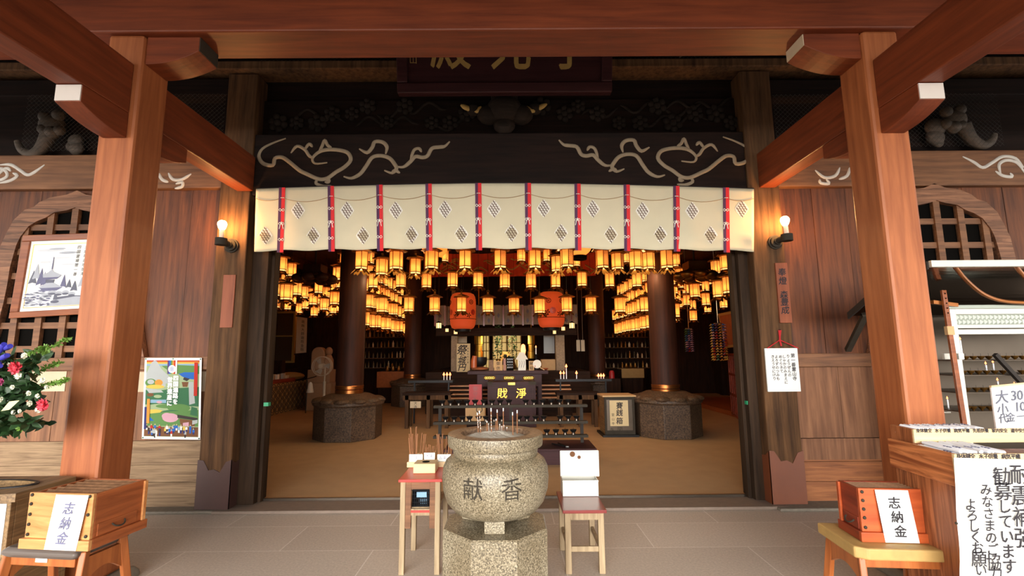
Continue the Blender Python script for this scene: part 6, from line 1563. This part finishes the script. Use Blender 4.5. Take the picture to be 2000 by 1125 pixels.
for k in range(14):
    x = xf - .1 - .16 * (k % 2) - R_.uniform(0, .03); y = ya + .25 + .135 * k; h = R_.uniform(.06, .14)
    m = MB(); m.box(x - .06, x, y - .05, y + .05, zt3 + .102, zt3 + .102 + h); tag(m.build('packet', R_.choice(('paper_old', 'paper_strip', 'white_cloth', 'p_grey'))), 'small paper packet for sale in the reddish goods tray', 'packet', 'packets on the sales table')
m = MB(); m.ball((xf - .4, yb_ - .4, zt3 + .12), (.4, .34, .12), 16, 8); tag(m.build('cloth_bundle', 'cloth_gold', smooth=True), 'crumpled gold cloth heaped at the far end of the sales table', 'cloth')
m = MB(); x0, x1, z0_, z1_ = rect(529, 711, 550, 726, 13.2); m.box(x0, x1, 13.2, 13.4, zt3 + .0, z1_ + .1); tag(m.build('display_box', 'hall_dark'), 'dark display box standing at the back of the sales table', 'box')
D = 12.4; p = PX(634, 800, D)
t = thing('electric_fan', 'white electric fan on a tall stand before the stone stele', 'fan', (XX(634, 775, D), D, .013)); xf_ = XX(634, 740, D); c = PX(632, 715, D); r = 18 * D / FPX
m = MB(); m.lathe([(.2, 0), (.2, .03), (.06, .06)], 24, (xf_, D, .013)); m.build('base', 'fan_white', parent=t, smooth=True)
m = MB(); m.tube([(xf_, D, .05), (xf_, D, ZZ(634, 745, D))], .035, 12); m.tube([(xf_, D, ZZ(634, 745, D)), (xf_, D, c.z)], .018, 10); m.build('pole', 'fan_white', parent=t, smooth=True)
m = MB()
for q in (0, .1):
    m.tube([c + Vector((r * cos(a), -.14 + q, r * sin(a))) for a in [2 * pi * k / 32 for k in range(32)]], .009, 6, closed=True)
for k in range(36):
    a = 2 * pi * k / 36; m.tube([c + Vector((.05 * cos(a), -.18, .05 * sin(a))), c + Vector((r * .6 * cos(a + .3), -.19, r * .6 * sin(a + .3))), c + Vector((r * cos(a + .5), -.14, r * sin(a + .5)))], .003, 4)
m.build('cage', 'fan_white', parent=t)
m = MB()
for k in range(3):
    a = 2 * pi * k / 3; pts = [c + Vector((q * cos(a + w), -.1 + dy, q * sin(a + w))) for q, w, dy in ((.04, 0, 0), (r * .85, -.35, -.03), (r * .9, .35, .02), (r * .5, .5, .03))]; m.prism(pts, (0, .004, 0))
m.build('blade', 'p_grey', parent=t)
m = MB(); m.tube([c - EY * .2, c - EY * .17], .055, 16); m.tube([c - EY * .05, c + EY * .12], [.07, .05], 16); m.build('motor', 'fan_white', parent=t, smooth=True)
D = 13.3; x0, x1, z0_, z1_ = rect(603, 678, 634, 800, D)
t = thing('stone_stele', 'round-topped pale stone stele on a plinth behind the electric fan', 'stele', ((x0 + x1) / 2, D, .013))
zs2 = ZZ(615, 722, D); w = x1 - x0; xc = (x0 + x1) / 2
m = MB(); m.prism([(xc - w * .42, D, zs2), (xc + w * .4, D, zs2)] + [(xc + w * .41 * cos(a), D, z1_ - w * .42 + w * .42 * sin(a)) for a in [pi * k / 10 for k in range(11)]], (0, .25, 0)); m.build('slab', 'statue_stone', parent=t, bevel=.02)
m = MB(); m.ball((xc + w * .62, D + .1, z1_ - .12), (.1, .1, .12), 12, 8); m.lathe([(.14, zs2), (.13, z1_ - .35), (.07, z1_ - .22)], 14, (xc + w * .62, D + .1, 0)); m.build('carved_figure', 'statue_stone', parent=t, smooth=True)
m = MB(); m.box(xc - w * .5, xc + w * .9, D - .1, D + .35, zs2 - .35, zs2); m.box(xc - w * .45, xc + w * 1.1, D - .2, D + .45, .013, zs2 - .35); m.build('plinth', 'statue_stone', parent=t, bevel=.01)
t = thing('hanging_scroll', 'long pale hanging scroll with a column of writing in the dark corner', 'scroll', PX(590, 692, 13.9)); f = quad_map([(580, 617), (600, 620), (598, 690), (577, 692)], 13.9)
m = MB(); m.prism([f(0, 0), f(1, 0), f(1, 1), f(0, 1)], (0, .01, 0)); m.build('paper', 'paper_strip', parent=t); m = MB()
axx = (f(1, 0) - f(0, 0)).normalized(); up = (f(0, 0) - f(0, 1)).normalized(); column_text(m, '南無大師遍照金剛', f(.62, .08, .004), axx, up, .1, step=.115); m.build('lettering', 'ink', parent=t)
m = MB(); m.rod(f(-.1, 0), f(1.1, 0), .02, 8); q = f(.5, 0); m.rod(q, Vector((q.x, q.y, 4.5)), .006, 4); m.build('upper_roller', 'hall_dark_x', parent=t); m = MB(); m.rod(f(-.1, 1), f(1.1, 1), .022, 8); m.build('lower_roller', 'hall_dark_x', parent=t)
x0, x1, z0_, z1_ = rect(528, 612, 572, 705, 15.0)
t = thing('votive_plaque', 'big dim votive plaque on the wall behind the sales table', 'plaque', ((x0 + x1) / 2, 15, z0_)); m = MB(); m.box(x0 - 1, x1, 15.0, 15.06, z0_, z1_); m.build('panel', 'cloth_dark', parent=t)
m = MB()
for q in ((x0 - 1, x1, z0_ - .06, z0_), (x0 - 1, x1, z1_, z1_ + .06), (x1, x1 + .06, z0_ - .06, z1_ + .06), (x0 - 1, x1, z0_ + .75, z0_ + .79)): m.box(q[0], q[1], 14.97, 15.08, q[2], q[3])
m.build('frame', 'gold_paint', parent=t)
t = thing('plastic_bag', 'white plastic bag hung from a bar beside the sales table', 'bag', PX(606, 765, 12.6)); c = PX(606, 757, 12.6); m = MB(); m.lathe([(.02, .14), (.05, .1), (.07, -.02), (.09, -.12), (.085, -.13)], 14, c); m.build('bag', 'white_cloth', parent=t, smooth=True)
m = MB(); m.rod(PX(590, 743, 12.6), PX(618, 735, 12.6), .012, 6); m.rod(PX(600, 742, 12.6), Vector((PX(600, 742, 12.6).x, 12.6, .013)), .014, 6); m.build('bar_stand', 'black_iron', parent=t)

# ================================================================== shelves of small votive bottles
R_ = random.Random(33)
for lb, u0, u1 in (('the inner posts near the sales table', 708, 792), ('the inner posts near the glazed offertory box', 1180, 1268)):
    D = 16.8; x0, x1 = XX(u0, 690, D), XX(u1, 690, D); t = thing('votive_shelving', 'dark shelving of small votive bottles between ' + lb, 'shelving', ((x0 + x1) / 2, D, .013))
    vs_ = (658, 678, 699, 718)
    for v in vs_: z = ZZ((u0 + u1) / 2, v, D); m = MB(); m.box(x0, x1, D, D + .4, z - .03, z); m.build('shelf', 'column_z', parent=t)
    for x in (x0 - .05, x1): m = MB(); m.box(x, x + .05, D, D + .4, .013, ZZ((u0 + u1) / 2, 640, D)); m.build('upright', 'hall_dark', parent=t)
    for s_, v in enumerate(vs_):
        z = ZZ((u0 + u1) / 2, v, D) + .0005
        for k in range(11):
            c = Vector((x0 + (x1 - x0) * (k + .5) / 11 + R_.uniform(-.02, .02), D + .12, z)); h = R_.uniform(.14, .24); r = R_.uniform(.025, .04)
            tt = thing('votive_bottle', f'small bottle on the {("top", "second", "third", "bottom")[s_]} votive shelf between the posts ' + lb.replace('the inner posts ', ''), 'bottle', c, group=f'bottles on the {("top", "second", "third", "bottom")[s_]} shelf between ' + lb)
            m = MB(); m.lathe([(r, 0), (r, h * .65), (r * .4, h * .8), (r * .4, h)], 10, c); m.build('body', R_.choice(('bottle_glass', 'paper_old', 'bottle_glass', 'bronze')), parent=tt, smooth=True)
for lb, u0, v0, u1, v1, D, mt in (('low table under an orange patterned cloth before the votive shelving', 736, 726, 792, 757, 14.9, 'cloth_orange'), ('low table under a gold cloth before the votive shelving beside the red lantern cup', 1214, 720, 1258, 738, 14.9, 'cloth_gold')):
    x0, x1, z0_, z1_ = rect(u0, v0, u1, v1, D); t = thing('cloth_table', lb, 'table', ((x0 + x1) / 2, D + .3, .013)); m = MB(); m.box(x0, x1, D, D + .6, z1_ - .02, z1_); m.box(x0, x1, D - .005, D, z0_, z1_); m.build('cloth', mt, parent=t); m = MB(); m.box(x0 + .03, x1 - .03, D + .05, D + .55, .013, z1_ - .02); m.build('cabinet', 'hall_dark', parent=t)
    for k in range(3):
        c = Vector((x0 + (x1 - x0) * (.3 + .2 * k), D + .2, z1_)); m = MB(); m.lathe([(.03, 0), (.06, .05), (.03, .14), (.04, .17)], 12, c); tag(m.build('altar_vase', 'bronze', smooth=True), 'little bronze vase on the ' + ('orange' if u0 < 900 else 'gold') + ' cloth table', 'vase', 'vases on the ' + ('orange' if u0 < 900 else 'gold') + ' cloth')
m = MB(); c = PX(1195, 732, 13.8); m.lathe([(.08, -.1), (.08, .06), (.05, .12)], 14, c); t = tag(m.build('red_jar', 'red_board', smooth=True), 'small red jar glowing in the dark beside the inner round post', 'jar'); 
m = MB(); c = PX(1195, 732, 13.8); m.box(c.x - .2, c.x + .2, 13.6, 14.0, .013, c.z - .1); tag(m.build('jar_stand', 'hall_dark'), 'dark stand carrying the small red jar', 'stand')
for u0, u1, k in ((1126, 1133, 'first'), (1135, 1142, 'second')):
    x0, x1, z0_, z1_ = rect(u0, 664, u1, 686, 13.4); m = MB(); m.box(x0, x1, 13.4, 13.42, z0_, z1_); m.rod(((x0 + x1) / 2, 13.41, z1_), ((x0 + x1) / 2, 13.41, 4.5), .004, 4); tag(m.build('paper_slip', 'paper_strip'), f'narrow hanging paper slip beyond the tall candle, {k} of the pair from the altar', 'paper')

# ================================================================== right side of the hall
D = 8.75; x0, x1, z0_, z1_ = rect(1181, 775, 1240, 850, D)
t = thing('offertory_box', 'glazed grey-framed offertory box with a tan paper sign on its front', 'box', ((x0 + x1) / 2, D + .25, .013))
xs = XX(1172, 772, D + .45)
m = MB(); m.box(x0, x1, D + .02, D + .5, .05, z1_); m.build('case', 'chest_y', parent=t)
m = MB()
for q in ((x0, x1, .05, .12), (x0, x1, z1_ - .05, z1_), (x0, x0 + .04, .12, z1_ - .05), (x1 - .04, x1, .12, z1_ - .05)): m.box(q[0], q[1], D - .005, D + .02, q[2], q[3])
m.build('frame', 'iron_old', parent=t, bevel=.003)
m = MB(); m.box(x0 + .04, x1 - .04, D + .008, D + .02, .12, z1_ - .05); m.build('front_panel', 'steel_warm', parent=t)
m = MB(); m.box(x0 - .05, x1 + .05, D - .06, D + .55, .013, .05); m.build('base', 'black_iron', parent=t)
m = MB(); m.box(x0 - .03, x1 + .03, D - .02, D + .53, z1_, z1_ + .025); m.build('lid', 'card_tan', parent=t)
px0, px1, pz0, pz1 = rect(1191, 782, 1227, 832, D)
m = MB(); m.box(px0, px1, D - .009, D - .006, pz0, pz1); ps = m.build('paper_sign', 'paper_old', parent=t)
m = MB()
for ch, v in zip('賽銭箱', (792, 806, 822)): ink(m, ch, PX(1210, v, D - .0105), EX, EZ, .125, bold=.015, slant=.1)
column_text(m, '霊山寺', PX(1197, 806, D - .0105), EX, EZ, .055, step=.075)
m.build('lettering', 'ink', parent=ps)
m = MB(); ink(m, '寺', PX(1195, 840, D + .006), EX, EZ, .08); ink(m, '図', PX(1211, 839, D + .006), EX, EZ, .1); m.build('etched_mark', 'iron_old', parent=t)
# lattice screen with a framed picture
f = quad_map([(1402, 612), (1446, 603), (1450, 676), (1416, 680)], 10.6)
P0, P1, P2, P3 = PX(1402, 613, 11.6), PX(1446, 604, 9.6), PX(1450, 676, 9.6), PX(1416, 680, 11.6)
t = thing('framed_votive', 'gilt framed votive picture hanging beside the paper cranes', 'picture', P3)
n = (P1 - P0).cross(P3 - P0).normalized(); n = -n if n.y > 0 else n
ff = lambda x, y, o=0: (P0 * (1 - x) + P1 * x) * (1 - y) + (P3 * (1 - x) + P2 * x) * y + n * o
m = MB()
for a, b in (((0, 0), (1, .07)), ((0, .93), (1, 1)), ((0, .07), (.06, .93)), ((.94, .07), (1, .93))): m.prism([ff(a[0], a[1]), ff(b[0], a[1]), ff(b[0], b[1]), ff(a[0], b[1])], n * .03)
m.build('frame', 'gold_paint', parent=t); m = MB(); m.prism([ff(.05, .05, .002), ff(.95, .05, .002), ff(.95, .95, .002), ff(.05, .95, .002)], n * .004); m.build('painting', 'cloth_orange', parent=t)
m = MB(); R_ = random.Random(4)
for k in range(9): x, y = R_.uniform(.2, .8), R_.uniform(.3, .8); m.poly([ff(x + a * .09, y + b * .11, .008 + .0005 * k) for a, b in ((0, -1), (.7, -.2), (.5, 1), (-.5, 1), (-.8, 0))])
m.build('painted_figure', 'cloth_dark', parent=t)
Q = lambda u, v, D: PX(u, v, D)
t = thing('lattice_screen', 'reddish lattice screen in the dim side of the hall under the framed votive', 'screen', GX(1425, 780)); a, b = PX(1420, 690, 11.4), PX(1452, 690, 9.5)
d = Vector((b.x - a.x, b.y - a.y, 0)); m = MB(); zt4 = a.z
o = Vector((a.x, a.y, .05)); nn = Vector((-d.y, d.x, 0)).normalized()
for k in range(9): m.obox(o + d * (k / 8.6), d * .03, nn * .03, EZ * (zt4 - .05))
for k in range(4): m.obox(o + EZ * ((zt4 - .1) * k / 3), d, nn * .035, EZ * .05)
m.build('lattice', 'box_red_dark_y', parent=t); m = MB(); m.obox(o + nn * .04, d, nn * .02, EZ * (zt4 - .05)); m.build('panel', 'hall_dark', parent=t)
m = MB(); a_ = PX(1340, 796, 12.6); m.box(a_.x + .6, 7.2, 9.6, 15, .013, .12); tag(m.build('raised_step', 'box_wood_dark_y'), 'low raised wooden step along the dim side of the hall', 'step')
t = thing('foot_board', 'small pale wooden foot board on the hall floor by the door leaf', 'board', GX(1434, 806)); c = GX(1434, 806); m = MB(); m.box(c.x - .25, c.x + .25, c.y - .08, c.y + .08, .06, .085); m.build('board', 'light_board', parent=t)
for x in (-.2, .17): m = MB(); m.box(c.x + x, c.x + x + .03, c.y - .08, c.y + .08, .013, .06); m.build('foot', 'light_board', parent=t)
CR = ['p_red', 'p_orange', 'p_yellow', 'p_dgreen', 'p_blue', 'p_pink', 'p_purple']
def cranes(label, u, v0, v1, D, ns, spread, seed):
    R_ = random.Random(seed); top = PX(u, v0, D); t = thing('paper_cranes', label, 'garland', top); m = MB(); m.rod(top, Vector((top.x, top.y, 4.5)), .006, 4); m.tube([top + Vector((.08 * cos(q), .08 * sin(q), 0)) for q in [2 * pi * k / 12 for k in range(12)]], .01, 5, closed=True); m.build('hanging_ring', 'steel', parent=t)
    L_ = top.z - PX(u, v1, D).z
    for s_ in range(ns):
        a = 2 * pi * s_ / ns; x, y = top.x + spread * cos(a), top.y + spread * .6 * sin(a); m = MB(); n = int(L_ / .055); c0 = R_.randrange(7)
        for k in range(n):
            z = top.z - .05 - L_ * k / n * R_.uniform(.97, 1.0); mi = (c0 + k // 3) % 7 if s_ % 3 else c0
            m.add([(x - .045, y, z), (x + .045, y, z + .005), (x, y - .035, z + .02), (x, y + .035, z + .02), (x, y, z + .05)], [(0, 2, 4), (2, 1, 4), (1, 3, 4), (3, 0, 4), (0, 3, 2), (1, 2, 3)], mi)
        m.build('crane_string', CR, parent=t)
cranes('thick garland of many-coloured folded paper cranes beside the framed votive', 1402, 632, 706, 10.3, 12, .15, 1)
cranes('smaller dim garland of folded paper cranes beyond the round post', 1345, 642, 688, 12.6, 7, .09, 2)

# ================================================================== brass lanterns
def lantern_proto(lattice):
    t = bpy.data.objects.new('hanging_lantern', None); COL.objects.link(t); r, h = .115, .13
    L = dict(parent=t, local=True)
    m = MB(); m.lathe([(r * .93, -h), (r * .93, h)], 6, cap=False); m.build('paper_shade', 'lantern_shade', **L); point_lamp(t, (0, 0, -.055), 0.8, (1, .42, .1), .02)
    m = MB(); m.lathe([(r * .9, -h - .034), (r * .9, -h - .008)], 6, cap=False); m.build('lower_light', 'lantern_low', **L)
    m = MB()
    for k in range(6):
        a = k * pi / 3; m.rod((r * cos(a), r * sin(a), -h - .04), (r * cos(a), r * sin(a), h), .0065, 5)
    for z in (-h - .004, h): m.tube([(r * cos(k * pi / 3), r * sin(k * pi / 3), z) for k in range(6)], .007, 5, closed=True)
    m.build('frame', 'bronze', **L)
    m = MB(); m.lathe([(r * 1.0, h), (r * 1.55, h + .006), (r * 1.65, h + .02), (r * 1.2, h + .045), (r * .55, h + .07), (r * .2, h + .085)], 6); m.build('roof', 'bronze', **L)
    m = MB(); m.lathe([(.008, h + .08), (.022, h + .095), (.026, h + .11), (.012, h + .13), (.004, h + .14)], 10); m.tube([(.024 * cos(q), 0, h + .155 + .024 * sin(q)) for q in [2 * pi * k / 10 for k in range(10)]], .003, 5, closed=True); m.build('finial', 'bronze', smooth=True, **L)
    m = MB(); m.lathe([(r * 1.0, -h - .04), (r * 1.08, -h - .05), (r * .9, -h - .06)], 6)
    for k in range(6):
        a = k * pi / 3 + pi / 6; d, s_ = Vector((cos(a), sin(a), 0)), Vector((-sin(a), cos(a), 0)); z = -h - .05
        q = [d * r * .8 - s_ * .045 + EZ * z, d * r * .8 + s_ * .045 + EZ * z, d * r * 1.2 + s_ * .05 + EZ * (z - .04), d * r * 1.5 + s_ * .035 + EZ * (z - .075), d * r * 1.35 + EZ * (z - .05), d * r * 1.5 - s_ * .035 + EZ * (z - .075), d * r * 1.2 - s_ * .05 + EZ * (z - .04)]
        m.add(q, [(0, 1, 2, 4), (2, 3, 4), (0, 4, 6), (4, 5, 6)])
    m.build('leaf_skirt', 'bronze', **L)
    if lattice:
        for k in (1, 4):
            m = MB(); a0, a1 = k * pi / 3, (k + 1) * pi / 3; A = Vector((cos(a0), sin(a0), 0)) * r * .96; B_ = Vector((cos(a1), sin(a1), 0)) * r * .96; n = 7
            for i in range(-n, n * 2):
                for s_ in (1, -1):
                    pa = []
                    for e in range(2):
                        x = (i / n) + (e * 1.0); pa.append((x if s_ > 0 else 1 - x, e))
                    (xa, ea), (xb, eb) = pa
                    lo, hi = 0.0, 1.0
                    for q in range(1):
                        dx = xb - xa
                        t0, t1 = sorted(((0 - xa) / dx, (1 - xa) / dx)); lo, hi = max(0, t0), min(1, t1)
                    if hi - lo < .05: continue
                    p = lambda tt: A.lerp(B_, xa + (xb - xa) * tt) + EZ * (-h + 2 * h * tt)
                    m.rod(p(lo), p(hi), .0026, 3)
            m.build('openwork_panel', 'paper_strip', **L)['label'] = 'pale openwork lattice panel'
    m = MB(); m.rod((0, 0, 0), (0, 0, 1), .004, 4); o = m.build('cord', 'black_iron', **L); o.location = (0, 0, h + .17)
    return t
P_PLAIN, P_LAT = lantern_proto(False), lantern_proto(True)
used = {}
RL = random.Random(77)
spots = []
def clear_spot(u, v, D):
    for k in range(40):
        d = D + (k // 2 + k % 2) * .07 * (1 if k % 2 else -1)
        p = PX(u, v, d)
        if all((p.x - q[0]) ** 2 + (p.y - q[1]) ** 2 > .045 for q in spots) and d > 7.3: return p
    return PX(u, v, D)
def put_lantern(loc, label, group, lat=False, rz=None, s=1.0):
    spots.append((loc.x, loc.y))
    p = P_LAT if lat else P_PLAIN
    o = p if p not in used else copy_tree(p); used[p] = 1
    o.location = loc; o.rotation_euler = (0, 0, RL.uniform(0, pi / 3) if rz is None else rz); o.scale = (s, s, s)
    for ch in o.children:
        if ch.name.split('.')[0] == 'cord': ch.scale = (1, 1, max(.02, (4.505 - loc.z - .3 * s) / s))
    tag(o, label, 'lantern', group)
    return o
FRONT = [(706, 507, 0, 8.0), (746, 520, 0, 9.0), (774, 507, 0, 8.0), (811, 519, 0, 9.3), (843, 506, 0, 8.0), (909, 506, 0, 8.0), (977, 505, 1, 8.0), (1044, 505, 0, 8.0), (1088, 514, 0, 9.3), (1107, 503, 1, 8.0), (1176, 505, 1, 8.0), (1206, 509, 1, 8.9), (1242, 507, 0, 8.0), (1267, 508, 0, 8.6), (1302, 505, 1, 8.0)]
FRONT_OBJ = []
for k, (u, v, lat, D) in enumerate(FRONT): FRONT_OBJ.append(put_lantern(clear_spot(u, v, D), f'large brass lantern under the white curtain, {ORD[k + 1]} in its row from the sales table side', 'front row of brass lanterns', lat, s=1.0))
MID = [(729, 547), (783, 546), (833, 547), (884, 545), (934, 545), (986, 547), (1037, 547), (1085, 546), (1137, 544), (1191, 545), (1244, 545)]
for k, (u, v) in enumerate(MID): put_lantern(clear_spot(u, v, 10.6), f'brass lantern in the middle hanging row, {ORD[k + 1]} from the sales table side', 'middle row of brass lanterns')
LOW = [(746, 594), (799, 593), (849, 593), (901, 593), (953, 594), (1004, 594), (1054, 596), (1107, 593), (1154, 593), (1211, 594), (1260, 593)]
for k, (u, v) in enumerate(LOW): put_lantern(clear_spot(u, v, 10.4), f'brass lantern in the lowest open hanging row, {ORD[k + 1]} from the sales table side', 'lowest open row of brass lanterns')
BK = [(723, 503), (868, 499), (1018, 498), (1068, 498), (1125, 508), (1223, 501)]
for k, (u, v) in enumerate(BK): put_lantern(clear_spot(u, v, 12.65), f'small brass lantern peeping between the large front ones, {ORD[k + 1]} from the sales table side', 'lanterns behind the front row')
for sx, sd in ((-1, 'the sales table'), (1, 'the paper cranes')):
    for li, (xo, zadd) in enumerate(((3.4, 0), (3.85, .2))):
        for ti, v in enumerate((632, 600, 571, 545)):
            zt5 = ZZ(752 if sx < 0 else 1224, v, 13.2) + zadd - (.02 if sx > 0 else 0)
            for k in range(9 if li == 0 else 7):
                ox, oy = ((0, 0), (0, .25), (.2, .125), (.2, .375))[ti]
                y = 11.1 + .5 * k + oy + RL.uniform(-.012, .012)
                put_lantern(Vector((sx * (xo + ox), y, zt5 + RL.uniform(-.02, .02))), f'brass lantern in the {("lowest", "second", "third", "topmost")[ti]} {("front", "rear")[li]} tier by {sd}, {ORD[k + 1]} from the door', f'tiered brass lanterns by {sd}')
LC = [(550, 515, 23), (569, 526, 21), (544, 563, 24), (560, 569, 25), (580, 563, 20), (593, 570, 19), (623, 560, 19), (660, 530, 20), (663, 551, 15), (654, 581, 20), (612, 583, 18), (637, 570, 16), (562, 594, 14), (597, 592, 16), (585, 601, 14), (634, 593, 18), (617, 601, 15), (650, 601, 14), (614, 606, 13), (644, 606, 13), (653, 562, 13), (661, 597, 11), (540, 590, 16), (572, 583, 14), (605, 572, 13), (628, 583, 13), (575, 548, 16), (556, 545, 16)]
RC = [(1417, 512, 24), (1398, 521, 21), (1404, 563, 26), (1424, 555, 27), (1357, 566, 21), (1315, 561, 19), (1365, 548, 15), (1378, 583, 19), (1341, 585, 16), (1339, 562, 14), (1329, 552, 13), (1322, 576, 14), (1325, 530, 14), (1311, 538, 14), (1378, 558, 13), (1330, 590, 12), (1316, 594, 12), (1353, 594, 12), (1321, 616, 13), (1354, 615, 13), (1382, 599, 13), (1413, 590, 16), (1306, 580, 15), (1391, 545, 14), (1345, 540, 13), (1430, 530, 20), (1368, 575, 14)]
for nm, lst in (('hanging scroll', LC), ('paper cranes', RC)):
    lst = sorted(lst)
    for k, (u, v, h) in enumerate(lst):
        D = min(15.5, max(8.6, .255 * FPX / h)); put_lantern(clear_spot(u, v, D), f'brass lantern in the cluster above the {nm}, {ORD[k + 1]} counted from the {"door jamb" if nm[0] == "h" else "round post"}', f'lantern cluster above the {nm}')
# extra lights added below the front lanterns to brighten the hall floor
for o in FRONT_OBJ: point_lamp(o, (0, 0, -.27), 11.0, (1, .66, .34), .05)
